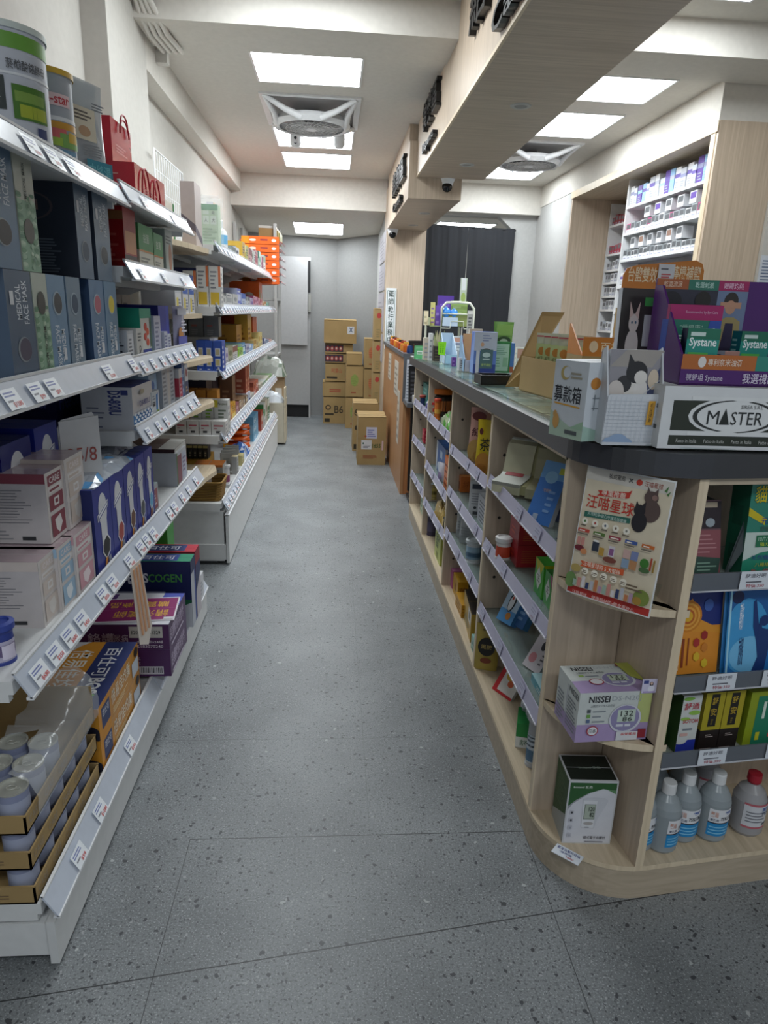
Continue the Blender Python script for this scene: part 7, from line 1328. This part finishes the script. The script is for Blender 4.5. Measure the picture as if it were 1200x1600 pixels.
g = G(); f = F(g, (.006, .010, .02), (1, 0, .0), (.02, .10, 1), w-.004, .175); g.slab([f.pt(0, 0), f.pt(1, 0), f.pt(1, 1), f.pt(0, 1)], (0, .010, 0), 'c8c8cc')
f.run([('r', 0, 0, 1, 1, '8c8a90'), ('p', [(.6, .45), (1, .85), (1, 0), (.5, 0)], '4a5276'), ('p', [(0, .8), (.3, 1), (1, 1), (.8, .8)], '9a948e'), ('e', .35, .46, .32, .20, 'd6d2cc'), ('e', .30, .60, .14, .10, '2a292c'), ('e', .62, .52, .13, .14, 'd8d4d0'), ('e', .52, .74, .20, .13, '1c1c20'), ('p', [(.34, .78), (.36, .95), (.48, .84)], '1c1c20'), ('e', .60, .68, .12, .08, 'd6d2cc'), ('e', .84, .66, .10, .12, 'c8b8a4'), ('e', .15, .50, .16, .14, 'c8c0ba'), ('p', [(.62, .44), (.98, .66), (.98, .67), (.62, .455)], 'c4c8cc')]); g.build('brochure', t)
leanpack('flyer_box', 'kitten adoption flyers in a slim box behind the cat brochure holder', 'box', .708, 1.60, 1.147, .080, .325, .020, '2c2824', [('r', .0, .0, 1, 1, '302c28'), ('e', .42, .60, .20, .12, 'd4ccc6'), ('e', .42, .76, .15, .065, 'd8cec6'), ('p', [(.28, .79), (.27, .91), (.40, .82)], 'd0b8ae'), ('p', [(.44, .82), (.57, .91), (.56, .79)], 'd0b8ae'), ('e', .37, .765, .025, .01, '4a6a80'), ('e', .48, .765, .025, .01, '4a6a80'), ('r', .70, .88, .95, .94, '3f9a4a'), ('r', .72, .60, .93, .82, 'b8bcbc'), ('r', .28, .44, .98, .53, '221e1c'), ('t', .32, .46, .94, .51, '浪犬貓送養書', 'ddd8cc', .03, 0, False), ('e', .14, .50, .13, .045, 'e0e0dc')], .02, -.06, 'cfd3da')
# orange display with header card
t = thing('salt_candy_display', 'orange cardboard display with a tall header card behind the purple one', 'display', (.735, 2.02, 1.134), -.05); OG = mat('c97a24', .4); g = G()
g.box(0, .26, 0, .004, .16, .215, OG); g.box(0, .26, 0, .16, 0, .16, CARD); g.slab([(0, 0, .16), (0, .16, .16), (0, .16, .25), (0, .15, .25)], (.004, 0, 0), OG); g.box(.25, .254, .0, .16, .16, .24, OG)
FACE(g, '-y', 0, .26, 0, .004, .16, .215).run([('e', .12, .5, .05, .3, 'e4c8a0'), ('t', .2, .25, .8, .75, '百搭隨補包', 'f0d8b0', .02)]); g.build('tray', t)
g = G(); P = [(.15, .162, .10), (.40, .162, .10), (.40, .162, .42), (.392, .162, .44), (.37, .162, .45), (.19, .162, .43), (.16, .162, .42), (.15, .162, .40)]; g.slab(P, (0, .004, 0), OG); f = F(g, (.15, .1615, .10), (1, 0, .0), (0, 0, 1), .25, .35)
f.run([('t', .06, .80, .42, .93, '台鹽雙效', 'f0dcb8', .03, 0, False), ('t', .60, .83, .96, .95, '檸檬補鹽', 'f0dcb8', .03, 0, False)]); g.build('header_card', t)
g = G(); g.box(.255, .305, .155, .157, .375, .435, 'cfd0d4'); FACE(g, '-y', .255, .305, .155, .157, .375, .435).run([('l', .15, .72, .85, .88, 1, '6a6a70'), ('l', .2, .2, .8, .6, 3, 'c05a5a', .5)]); g.build('price_card', t)
g = G(); g.box(.10, .12, .02, .05, .17, .30, 'b89a62'); g.box(.122, .134, .02, .05, .17, .28, 'c4a874'); g.build('wooden_clip', t)
# open cardboard display box with zip pouches
t = thing('open_cardboard_box', 'open brown cardboard box with its lid raised on the counter, pouches inside', 'cardboard box', (.708, 2.585, 1.1325), 0.); ang = math.atan2(2.25-2.578, .748-.708); g = G(); KB = CARD
L_ = .335; ux, uy = math.cos(ang), math.sin(ang); vx, vy = -uy, ux      # along the front, and inwards
def PP(a, b, z): return (ux*a+vx*b, uy*a+vy*b, z)
Dp = .13; Hh = .125
for (a0, b0, a1, b1) in ((0, 0, L_, 0), (0, Dp, L_, Dp), (0, 0, 0, Dp), (L_, 0, L_, Dp)):
    g.slab([PP(a0, b0, 0), PP(a1, b1, 0), PP(a1, b1, Hh), PP(a0, b0, Hh)], (vx*.003, vy*.003, 0) if b0 == b1 else (ux*.003, uy*.003, 0), KB)
g.prism([PP(0, 0, 0)[:2], PP(L_, 0, 0)[:2], PP(L_, Dp, 0)[:2], PP(0, Dp, 0)[:2]][::1], 0, .003, KB); g.build('box_tray', t)
g = G(); g.slab([(-.040, .048, .004), (.085, .075, .004), (.085, .075, .12), (.205, .175, .288), (.112, .165, .288)], (.003, .003, 0), KB)
g.build('raised_lid', t); t['label'] = 'open brown cardboard box on the counter with its lid propped up high'
for k in range(4): pouch('zip_pouch', ['first', 'second', 'third', 'fourth'][k]+' clear zip pouch with a pale green label in the open cardboard box', 'pouch', .708+ux*(.10+.06*k)+vx*.07, 2.585+uy*(.10+.06*k)+vy*.07, 1.180, .11, .165, .035, mat('c2c6b0', .15, alpha=.92), [('r', .05, .12, .95, .78, 'c2cf94'), ('e', .25, .62, .13, .09, 'c8883a'), ('t', .12, .36, .8, .52, '紅豆水', '7a7a4a', .01), ('e', .4, .24, .12, .08, '6a4a30'), ('r', .6, .14, .88, .4, '4a3830'), ('r', .05, .92, .95, .95, 'b04a54')], ang+.9, group='zip pouches in the cardboard box')
# black tray
g = G(); BKT = mat('17181a', .3); w, d = .14, .11
g.box(-w/2, w/2, -d/2, d/2, 0, .004, BKT)
for a in ((-w/2, w/2, -d/2, -d/2+.004), (-w/2, w/2, d/2-.004, d/2), (-w/2, -w/2+.004, -d/2, d/2), (w/2-.004, w/2, -d/2, d/2)): g.box(*a, 0, .038, BKT)
g.box(-w/2-.004, w/2+.004, -d/2-.004, -d/2, .032, .038, BKT); tag(g.build('money_tray', None, (.655, 2.77, 1.134), .05), 'black plastic tray lying on the glass beside the raised cardboard lid', 'tray')
# --- cluster of small goods towards the far end of the counter
def cp(name, label, cat, x0, x1, y, z, h, d, base, art, side=None, rz=0., top=None, group=None, lean=0.):
    return pack(name, label, cat, x0, x1, y, y+d, z, h, base, {'-y': art, '-x': side if side is not None else []}, rz=rz, top=top, group=group, lean=lean)
zg = lambda y: ZT(y)+.009
cp('leaflet_box', 'green framed box with a pale printed table, right of the blue poster box', 'box', .800, .880, 3.42, zg(3.42), .150, .07, '2f7a3c', [('r', .06, .04, .9, .93, 'a9c8ac'), ('l', .12, .60, .85, .88, 5, '6f9a78', .3), ('l', .12, .2, .4, .55, 4, '6f9a78', .3), ('r', .55, .2, .85, .5, '8ab48e'), ('r', .06, .04, .9, .06, '2f7a3c')], [('r', 0, 0, 1, 1, '3f8a30')])
pouch('sprout_pack', 'green leafy pack standing above the green framed box', 'pack', .86, 3.52, zg(3.5)+.01, .10, .235, .04, mat('6f9a4a', .3), [('r', .1, .72, .9, .95, '8fb45a'), ('e', .5, .62, .35, .08, '2f4a24'), ('e', .5, .60, .2, .05, 'b8c4b0')], 0)
cp('blue_box', 'slim blue box right of the green framed one', 'box', .885, .905, 3.44, zg(3.44), .145, .06, '4a78b8', [('r', 0, 0, 1, .2, 'a85a34')])
PB = [('r', 0, 0, 1, .22, '2a3f8e'), ('r', 0, .55, 1, 1, 'b8bccc'), ('l', .35, .78, .8, .96, 3, '7a80a8', .4), ('e', .55, .52, .24, .09, '5a3a2a'), ('e', .5, .50, .15, .07, 'c89a7c'), ('e', .35, .70, .08, .05, 'c89a7c'), ('r', .28, .12, .85, .58, '4a686c'), ('e', .56, .45, .18, .06, 'b8c8c8'), ('l', .4, .33, .72, .4, 1, 'b8c8c8', .5), ('t', .36, .17, .78, .25, '營養補給', 'a8c070', .01), ('r', .1, .0, .25, .55, 'c8c8d0')]
cp('poster_box', 'blue and white leaflet box with a woman in white and a slate card', 'box', .680, .790, 3.34, zg(3.34), .195, .08, '5a78c0', PB, [('p', [(0, 0), (1, 0), (1, 1), (.8, 1), (0, .35)], '7f9ad0')])
t = thing('leaflet_holder', 'slanted brown and pale blue leaflet holder beside the blue poster box', 'holder', (.655, 3.44, zg(3.44))); g = G()
g.slab([(0, 0, 0), (0, .16, 0), (0, .16, .17), (0, .13, .17), (0, 0, .06)], (.003, 0, 0), '8fb0d0'); g.slab([(.07, 0, 0), (.07, .16, 0), (.07, .16, .17), (.07, .13, .17), (.07, 0, .06)], (.003, 0, 0), 'b88a5a'); g.box(0, .07, 0, .003, 0, .055, 'd0ccd0'); g.box(0, .07, .157, .16, 0, .17, 'a8b8d0'); g.build('holder_body', t)
g = G(); g.slab([(.008, .05, .01), (.064, .05, .01), (.064, .12, .18), (.008, .12, .18)], (0, .004, 0), 'a8825c'); g.slab([(.01, .08, .02), (.05, .08, .02), (.05, .14, .15), (.01, .14, .15)], (0, .003, 0), 'a03a44'); g.build('leaflets', t)
cp('small_box', 'small white box with tiny print at the aisle edge of the glass', 'box', .640, .676, 3.50, zg(3.5), .062, .04, 'd0cfd4', [('l', .2, .2, .5, .9, 4, '4a4a54', .4), ('r', .6, .2, .8, .6, 'c86a5a')]); cp('small_box', 'small purple box beside the tiny white one', 'box', .655, .678, 3.80, zg(3.8), .05, .03, '5a2f8a', [LN('8a68b8', 2)])
cp('pen_box', 'clear box of green topped pens on the counter', 'box', .700, .765, 3.86, zg(3.86), .085, .05, 'a8aab0', [('r', .0, .0, 1, .3, '5a7a5a')]+[('r', .05+.16*k, .3, .15+.16*k, .95, ['c8ccd0', '6a7078'][k % 2]) for k in range(6)], top='8a9a94')
t = thing('magazine_file', 'pale blue slanted magazine file standing behind the neon tag', 'file', (.655, 4.05, zg(4.05))); g = G(); g.slab([(0, 0, 0), (0, .2, 0), (0, .2, .17), (0, 0, .05)], (.003, 0, 0), 'b4cade'); g.slab([(.07, 0, 0), (.07, .2, 0), (.07, .2, .17), (.07, 0, .05)], (.003, 0, 0), 'c0d2e2'); g.box(0, .07, 0, .003, 0, .05, '9cc0dc'); g.box(0, .07, .197, .2, 0, .17, 'b4cade'); g.build('file_body', t)
t = thing('neon_tag', 'neon green price flag on a short stick', 'tag', (.625, 3.98, zg(3.98)), .1); g = G(); g.tube([(0, 0, 0), (0, 0, .06)], .002, 'c8d8c8', 6); g.lathe([(0, 0), (.012, 0), (.012, .004), (0, .004)], 0, 0, 'c8d8c8', 12); g.build('stick', t); g = G(); g.slab([(-.022, -.002, .055), (.018, -.002, .05), (.022, -.002, .125), (-.026, -.002, .125)], (0, .002, 0), mat('8ce01c', .5)); F(g, (-.02, -.0025, .06), (1, 0, 0), (0, 0, 1), .036, .06).run([('l', .25, .1, .4, .9, 5, '3a8a10', .6), ('l', .6, .1, .75, .9, 5, '3a8a10', .6)]); g.build('flag', t)
t = thing('herb_bundle_box', 'dark brown box holding upright dried pale leaves', 'box', (.620, 4.28, zg(4.28))); g = G(); g.box(0, .08, 0, .06, 0, .09, '3c3226'); FACE(g, '-y', 0, .08, 0, .06, 0, .09).run([('l', .1, .1, .9, .9, 4, '6a5c44', .3)]); g.build('box_body', t); g = G(); rr = random.Random(9)
for k in range(16):
    x = .008+.064*rr.random(); y = .01+.04*rr.random(); lx = rr.uniform(-.03, .05); h = rr.uniform(.13, .19); g.slab([(x-.008, y, .05), (x+.008, y, .05), (x+.012+lx*.5, y, .11), (x+lx, y+.005, h), (x-.01+lx*.5, y, .11)], (0, .0015, 0), ['9aa06e', 'b8b08a', '7f8a5a'][k % 3])
g.build('leaves', t)
for k, (x0, c, h, lab) in enumerate([(.60, 'd3d4d6', .165, 'white slim brochure stand at the far end of the glass'), (.575, 'c8bfae', .135, 'beige slim brochure stand beside the white one')]): cp('brochure_stand', lab, 'stand', x0, x0+.022+.01*k, 4.34+.06*k, zg(4.4), h, .07, c, [LN('9a9ca4', 4)])
t = thing('card_sign', 'light green card sign with a white panel on the far corner of the counter', 'sign', (.545, 4.64, ZT(4.64)+.0005)); g = G(); g.box(0, .085, .02, .023, .0, .085, '5fae74'); FACE(g, '-y', 0, .085, .02, .023, 0, .085).run([('r', .2, .35, .85, .62, 'd8e4dc'), ('l', .25, .4, .8, .58, 1, '4a8a5a', .6), ('l', .1, .74, .9, .92, 2, '8cc89a', .4)]); g.box(.01, .075, .0, .05, 0, .002, '9ac8a8'); g.build('card', t)
g = G(); g.slab([(0, 0, 0), (.09, 0, 0), (.09, .05, .12), (0, .10, .02)], (0, .003, 0), 'c8a8b0'); tag(g.build('pink_folder', None, (.68, 4.42, zg(4.42)), .1), 'pale pink slanted folder below the white wire rack', 'folder')
cp('red_pack', 'dark red pack behind the pink folder', 'pack', .70, .78, 4.62, zg(4.62), .13, .05, '8a2c3a', [LN('b8606a', 3)]); cp('navy_box', 'small navy box between the white packs at the back', 'box', .80, .835, 4.25, zg(4.25), .12, .05, '3a4a8a', [LN('8a9ac8', 3)])
for k, (x0, x1, y, h, c) in enumerate([(.735, .80, 3.90, .165, 'c4c8c4'), (.80, .88, 3.98, .185, 'c9c6bc'), (.84, .92, 4.3, .20, 'bdb9ae'), (.78, .86, 3.72, .14, 'bcc4d8'), (.92, .98, 4.1, .15, 'a8b4bc'), (.73, .79, 4.15, .12, 'd0d4da')]): cp('medicine_carton', ['white', 'cream', 'beige', 'pale blue', 'blue grey', 'small white'][k]+' carton in the crowd at the far end of the counter', 'carton', x0, x1, y, zg(y), h, .05, c, [LN('8a9098', 5), ('r', 0, .86, 1, 1, ['9ab0a0', 'a8a090', '9a8a7a', '5a78b8', '7a8a98', '8a90a8'][k])], [LN('9a9ea4', 4)])
cp('tall_leaflet', 'tall narrow grey leaflet stand behind the cream carton', 'stand', .87, .905, 4.55, zg(4.5), .31, .02, 'a8a8a4', [('l', .15, .1, .85, .9, 12, '5a5c5e', .5), ('r', 0, .93, 1, 1, 'd8d8d4')], lean=0)
for k in range(3): leanpack('paper_leaflet', ORD[k]+' white paper leaflet standing left of the green leafy pack', 'leaflet', .800+.018*k, 3.62+.04*k, zg(3.6), .06, .19-.015*k, .003, 'd4d6dc', [LN('a8acb8', 5)], .1+.12*k, -.05)
g = G(); g.box(-.045, .045, -.03, .03, 0, .03, '22408e'); g.box(-.04, .04, -.03, .03, .03, .045, 'd8dce0'); tag(g.build('tape_box', None, (.96, 3.35, zg(3.35))), 'small blue and white box half behind the raised cardboard lid', 'box')
rr = random.Random(77)
for k, (x, y, w, h, c, cn) in enumerate([(.73, 3.56, .05, .12, 'c9ccd6', 'pale lilac'), (.77, 3.66, .05, .15, 'd8d9dc', 'white'), (.83, 3.80, .06, .16, 'b8c8d8', 'powder blue'), (.90, 3.70, .05, .17, 'c8d0b8', 'sage'), (.70, 3.74, .04, .10, 'c87a5a', 'terracotta'), (.93, 3.92, .06, .18, 'd6d0c4', 'ivory'), (.71, 4.30, .05, .12, 'b8a8c8', 'mauve'), (.76, 4.45, .06, .15, 'c8ccd0', 'silver'), (.88, 4.45, .06, .17, 'd0d4dc', 'frost'), (.96, 4.30, .05, .15, '8a9ab8', 'steel blue'), (.66, 4.55, .04, .12, 'd0c0b0', 'sand'), (.96, 3.60, .05, .12, 'dcd8d0', 'bone white')]):
    cp('leaflet_box', f'{cn} leaflet box in the crowd of small goods on the counter', 'box', x, x+w, y, zg(y), h, .035, c, [('r', .08, .55, .92, .94, rr.choice(['8a9ab8', 'c89a8a', '9ab89a', 'e0e0e4'])), ('l', .12, .08, .88, .48, 4, '8a8e98', .35)], [('l', .2, .1, .8, .9, 4, 'a8acb4', .35)], rz=rr.uniform(-.15, .25))
# white wire rack with green tray (behind the counter's glass, standing on the desk side)
t = thing('wire_rack', 'white tubular rack with a green tray rising behind the counter goods', 'rack', (.885, 5.02, 1.10)); g = G(); WT = mat('d6d8c8', .35)
for x in (-.115, .115): g.tube([(x, 0, -.02), (x, 0, .34), (x+(.03 if x < 0 else -.03), 0, .375), (0, 0, .38)], .009, WT, 8)
for x in (-.20, .05): g.tube([(x, .18, -.02), (x, .18, .27)], .008, WT, 8)
g.tube([(-.115, 0, .30), (.115, 0, .30)], .005, WT, 6); g.tube([(-.115, 0, .20), (-.05, 0, .20), (-.045, 0, .25), (.045, 0, .25), (.05, 0, .20), (.115, 0, .20)], .004, WT, 6); g.build('rack_frame', t)
g = G(); g.box(-.20, .11, .01, .20, .21, .215, '8f9a68'); g.box(-.11, .11, .01, .014, .21, .29, '8a9658'); g.box(-.20, -.196, .01, .20, .21, .27, 'b8c0a0'); g.box(.106, .11, .01, .2, .21, .29, '8a9658'); g.build('rack_tray', t)
g = G(); g.box(-.30, .12, -.03, .22, -.02, -.012, 'b9bab8'); tag(g.build('desk_board', None, (.885, 5.02, 1.10)), 'pale board behind the counter carrying the white wire rack', 'board')
leanpack('green_folder', 'green triangular folder leaning on top of the wire rack', 'folder', .90, 5.06, 1.39, .12, .10, .004, '8fa860', [('p', [(0, 0), (0, .1), (1, 1), (0, 1)], '24262b')][:0]+[LN('a8be80', 2)], 0, 0)
cp('violet_box', 'violet box on the wire rack behind the blue balls', 'box', .76, .875, 5.16, 1.315, .21, .03, '5a3a9a', [LN('7a5ab8', 3)]); cp('violet_box', 'small violet box left of the blue balls', 'box', .735, .775, 5.08, 1.315, .14, .03, '6a4aa8', [LN('9a80c8', 2)]); cp('yellow_box', 'thin pale yellow box at the left end of the wire rack', 'box', .70, .73, 5.08, 1.315, .16, .03, 'c8c07a', [LN('8a6a9a', 4)])
for k, (x, r) in enumerate([(.805, .035), (.862, .030)]):
    g = G(); g.lathe([(.0, 0), (r*.6, 0), (r*.95, r*.5), (r, r), (r*.86, r*1.5), (r*.5, r*1.87), (0, r*2)], 0, 0, mat('3f8ee0', .3), 20); g.lathe([(r*.3, r*1.9), (r*.3, r*2.12), (0, r*2.15)], 0, 0, 'a8c8ea', 12); tag(g.build('blue_ball', None, (x, 5.05, 1.3155+.06)), ['larger left', 'smaller right'][k]+' blue round bottle on the wire rack', 'bottle', 'blue round bottles')
g = G(); g.box(-.06, .05, -.03, .03, 0, .06, 'b8c8dc'); tag(g.build('riser_box', None, (.84, 5.05, 1.3155)), 'pale blue tray under the blue round bottles', 'tray')
leanpack('tall_brochure', 'tall pale brochure standing at the right of the wire rack', 'brochure', .935, 5.12, 1.315, .05, .335, .004, 'b8c4b0', [('r', 0, .0, 1, .35, '8aa0b8'), ('e', .5, .6, .35, .1, '9ab060'), ('r', .15, .75, .8, 1, 'd8dcdc')], .2, 0)
leanpack('paper_leaflet', 'cream card leaning at the left side of the wire rack', 'leaflet', .665, 5.05, 1.315, .035, .10, .003, 'd6c8a8', [LN('b0a484', 2)], .2, -.1)

# ================================================================== CASH DESK BEHIND
t = thing('reception_desk', 'brown wood reception desk with grey upstand behind the counter', 'desk', (.8, 6.2, 0)); GR_ = mat('5c5e63', .4)
g = G(); g.box(.548, .572, 5.27, 7.40, 0, 1.07, DESKW); g.box(.572, .62, 5.272, 5.30, 0, .76, wood('desk_edge', '9a6238', 'b5794a', 'z')); part(g, 'front_panel', t)
g = G(); g.box(.535, .62, 5.27, 7.42, 1.07, 1.10, GR_); g.box(.54, .62, 5.262, 5.29, .74, 1.07, GR_); part(g, 'ledge', t)
g = G(); g.box(.545, 1.35, 4.96, 5.27, .735, .765, GR_); g.box(.62, 1.2, 5.27, 7.4, .735, .765, GR_); part(g, 'desk_top', t)
g = G(); g.box(.60, .625, 5.18, 5.22, .05, .73, BLACK); g.tube([(.60, 4.72, .02), (.60, 5.2, .02)], .012, BLACK, 6); g.box(1.2, 1.24, 4.98, 7.2, .0, .735, '3a3a3c'); part(g, 'leg', t)
g = G(); g.box(.59, .66, 4.98, 5.12, 0, .05, 'd5d5d3'); g.v = [(a, b, c+.766) for a, b, c in g.v]; tag(g.build('paper_stack'), 'stack of white papers on the low desk top by the grey upstand', 'papers')
for k in range(7):
    y = 5.36+.21*k; t = thing('small_bottle', (['nearest', 'second', 'third', 'fourth', 'fifth', 'sixth', 'farthest'][k]+' orange amber bottle in the row on the reception ledge'), 'bottle', (.572, y+.1, 1.1005), 0, 'orange bottles on the reception ledge'); g = G(); g.lathe([(0, 0), (.024, 0), (.026, .01), (.026, .05), (.018, .06)], 0, 0, mat(['c8641c', 'd88a2a', 'b84a1c'][k % 3], .2), 14); g.build('bottle_body', t); g = G(); g.lathe([(.02, .06), (.02, .078), (0, .078)], 0, 0, ['d8a03a', 'a83a1c', '3a2a20'][k % 3], 14); g.build('cap', t)
t = thing('small_bottle', 'dark blue little bottle at the near end of the reception ledge', 'bottle', (.585, 5.31, 1.1005)); g = G(); g.lathe([(0, 0), (.022, 0), (.024, .02), (.020, .055), (0, .06)], 0, 0, mat('1c3a6e', .2), 14); g.build('bottle_body', t)
t = thing('desk_monitor', 'black computer screen turned away on the reception desk', 'screen', (.72, 5.62, .766), .5); g = G(); g.box(-.13, .13, -.01, .01, .20, .42, mat('1c1917', .35)); g.build('screen_panel', t); g = G(); g.box(-.02, .02, .0, .02, .0, .28, BLACK); g.box(-.08, .08, -.05, .07, 0, .012, BLACK); g.build('stand', t)
g = G(); g.box(-.08, .08, -.01, .01, 0, .20, mat('1f1c1a', .35)); tag(g.build('card_reader', None, (.70, 5.38, .97), .2), 'smaller black screen below the monitor, behind the counter end', 'screen'); g = G(); g.box(-.05, .05, -.05, .05, 0, .204, '2a2826'); tag(g.build('reader_stand', None, (.70, 5.42, .766), .2), 'dark stand under the smaller black screen', 'stand')
g = G(); g.box(-.12, .12, -.10, .10, 0, .30, 'cfd1d2'); g.box(-.10, .10, -.101, -.10, .05, .12, '9a9c9e'); tag(g.build('receipt_printer', None, (.80, 6.15, .766), .1), 'white printer body standing behind the reception ledge', 'printer')
crumple('cable_heap', 'tangled silver wrapped items on top of the white printer', 'heap', .69, .91, 6.07, 6.23, 1.067, 1.13, mat('a8acb4', .25, metal=.4), 71, 9)
leanpack('keyboard_stand', 'black keypad propped upright by the end of the counter', 'keypad', .625, 5.06, .766, .12, .26, .015, '17171a', [('l', .1, .1, .9, .9, 7, '4a4a50', .5)], .15, -.12, '17171a'); leanpack('paper_form', 'white printed form leaning beside the black keypad', 'paper', .575, 5.12, .766, .06, .30, .003, 'c9cbd2', [('l', .1, .05, .9, .95, 12, '8a8e9a', .4)], -.2, -.10)
for k, (ya, yb, za, zb_) in enumerate([(6.5, 6.8, .78, 1.02), (5.75, 6.1, .72, 1.0), (5.55, 5.72, .35, .78)]):
    g = G(); g.box(.5455, .5475, ya, yb, za, zb_, 'c9c2b4'); FACE(g, '-x', .5455, .5475, ya, yb, za, zb_).run([('l', .1, .1, .9, .9, 5, '9a8f80', .4)]); tag(g.build('posted_paper'), ['far', 'middle', 'low near'][k]+' paper notice taped on the brown reception panel', 'notice')

# ================================================================== PHARMACY SHELVES ON THE RIGHT
t = thing('pharmacy_cabinet', 'white sliding pharmacy shelf unit full of small medicine boxes', 'cabinet', (2.36, 5.0, 0)); WC = mat('d9dadb', .4); XF2, XK = 2.30, 2.46; PY0, PY1 = 4.50, 5.72
g = G(); g.box(XF2, XK, PY0, PY0+.02, .1, 2.50, WC); part(g, 'side_panel', t); g = G(); g.box(XF2, XK, PY1-.02, PY1, .1, 2.50, WC); part(g, 'side_panel', t)
g = G(); g.box(XK-.008, XK, PY0+.02, PY1-.02, .1, 2.50, 'b4b6b8'); part(g, 'back_panel', t)
LV = [.86, 1.06, 1.26, 1.46, 1.66, 1.86, 2.057, 2.255, 2.487]
for z in LV: g = G(); g.box(XF2, XK-.008, PY0+.02, PY1-.02, z-.018, z, WC); part(g, 'shelf', t)
rr = random.Random(44)
def med_row(z, hmax, n, pal, where, clear=False):
    y = PY1-.04; i = 0
    while y > PY0+.07 and i < n:
        w = rr.uniform(.05, .085); h = hmax*rr.uniform(.72, 1.); c = pal[i % len(pal)]
        nmw = {'d8d9dc': 'white', 'c8d0dc': 'pale blue', '5a3a9a': 'violet', 'b8bcc4': 'grey', '8ab4d8': 'light blue', 'cfd0c8': 'cream', 'a8324a': 'crimson', 'b8407a': 'magenta', '9aa0a4': 'clear grey'}[c]
        art = ([('r', .1, .45, .9, .9, '55585c'), ('r', 0, 0, 1, .38, 'dcdde2'), ('l', .15, .1, .85, .3, 1, '9aa0b8', .5)] if clear else [('r', 0, .55, 1, .72, rr.choice(['8a8eb0', 'b0b4c4', '6a5aa8', '9ac4dc'])), ('l', .15, .12, .85, .45, 3, '9aa0a8', .4)])
        pack('medicine_box', f'{nmw} {"drawer box" if clear else "medicine box"} on the {where} pharmacy shelf, {ORD[min(i, 19)]} from the far end', 'medicine box', XF2+.01+rr.uniform(0, .01), XF2+.10, y-w+.002, y, z+.0005, h, c, {'-x': art, '-y': art}, group=f'boxes on the {where} pharmacy shelf')
        y -= w+rr.uniform(.0, .006); i += 1
med_row(2.255, .16, 20, ['d8d9dc', 'c8d0dc', '5a3a9a', '8ab4d8', 'd8d9dc', 'b8bcc4'], 'topmost')
med_row(2.057, .085, 20, ['b8407a', '9aa0a4', '9aa0a4', 'd8d9dc', '9aa0a4'], 'second highest', True)
med_row(1.86, .08, 20, ['9aa0a4', '9aa0a4', 'd8d9dc'], 'third highest', True)
y = PY1-.12
for i in range(6): pack('medicine_box', ORD[i]+' small clear fronted box stacked upon the third highest row', 'medicine box', XF2+.02, XF2+.10, y-.09, y-.01, 1.86+.082, .078, 'cfd0d4', {'-x': [('r', .1, .4, .9, .9, ['55585c', '8a6a5a', '55585c'][i % 3]), ('r', 0, 0, 1, .36, 'dcdde2')]}, group='boxes on the third highest pharmacy shelf'); y -= .15
med_row(1.66, .14, 20, ['d8d9dc', '5a3a9a', 'cfd0c8', '9aa0a4', 'b8bcc4'], 'fourth highest')
med_row(1.46, .12, 20, ['d8d9dc', '9aa0a4', 'b8bcc4'], 'fifth highest', True)
y = PY1-.30
for i in range(5): pack('medicine_box', ORD[i]+' small clear fronted box stacked upon the second highest row', 'medicine box', XF2+.02, XF2+.10, y-.11, y-.02, 2.057+.087, .075, 'cfd0d4', {'-x': [('r', .1, .4, .9, .9, ['55585c', '5a3a9a', '55585c'][i % 3]), ('r', 0, 0, 1, .36, 'dcdde2')]}, group='boxes on the second highest pharmacy shelf'); y -= .17
t = thing('pharmacy_cabinet', 'narrower white rear shelf unit partly hidden behind the sliding one', 'cabinet', (2.62, 6.2, 0)); g = G(); RX, RK = 2.545, 2.70
g.box(RX, RK, 5.2, 5.22, .1, 2.42, WC); part(g, 'side_panel', t); g = G(); g.box(RX, RK, 6.66, 6.68, .1, 2.42, WC); part(g, 'side_panel', t); g = G(); g.box(RK-.008, RK, 5.22, 6.66, .1, 2.42, 'b4b6b8'); part(g, 'back_panel', t)
RL_ = [1.30, 1.49, 1.61, 1.73, 1.84, 1.98, 2.23]
for z in RL_: g = G(); g.box(RX, RK-.008, 5.22, 6.66, z-.018, z, WC); part(g, 'shelf', t)
for j, z in enumerate(RL_):
    y = 6.63
    for i in range(6):
        w = rr.uniform(.05, .08); c = ['b8bcc4', '9aa0a4', 'd8d9dc'][i % 3] if j < 5 else 'a8324a' if j == 5 else '8a2030'
        if j >= 5 and i > 3: break
        pack('medicine_box', f'{ {"b8bcc4": "grey", "9aa0a4": "clear grey", "d8d9dc": "white", "a8324a": "crimson", "8a2030": "dark red"}[c]} box, {ORD[i]} from the left on the rear cabinet, {ORD[6-j]} shelf down', 'medicine box', RX+.01, RX+.09, y-w, y-.003, z+.0005, rr.uniform(.06, .085), c, {'-x': [('r', .1, .45, .9, .9, '6a6c72'), ('l', .15, .1, .85, .35, 1, '9aa0b8', .5)]}, group='boxes on the rear pharmacy shelves'); y -= w+.003
# printed notice at the far right
g = G(); g.box(2.56, 2.70, 4.192, 4.1985, 1.60, 1.80, 'c9ced6'); FACE(g, '-y', 2.56, 2.70, 4.192, 4.1985, 1.60, 1.80).run([('l', .08, .12, .92, .92, 9, '5a6a8a', .4), ('r', 0, 0, 1, .06, '2a3f7e')]); tag(g.build('printed_notice'), 'white printed notice with blue lower edge on the wall at the right edge', 'notice')
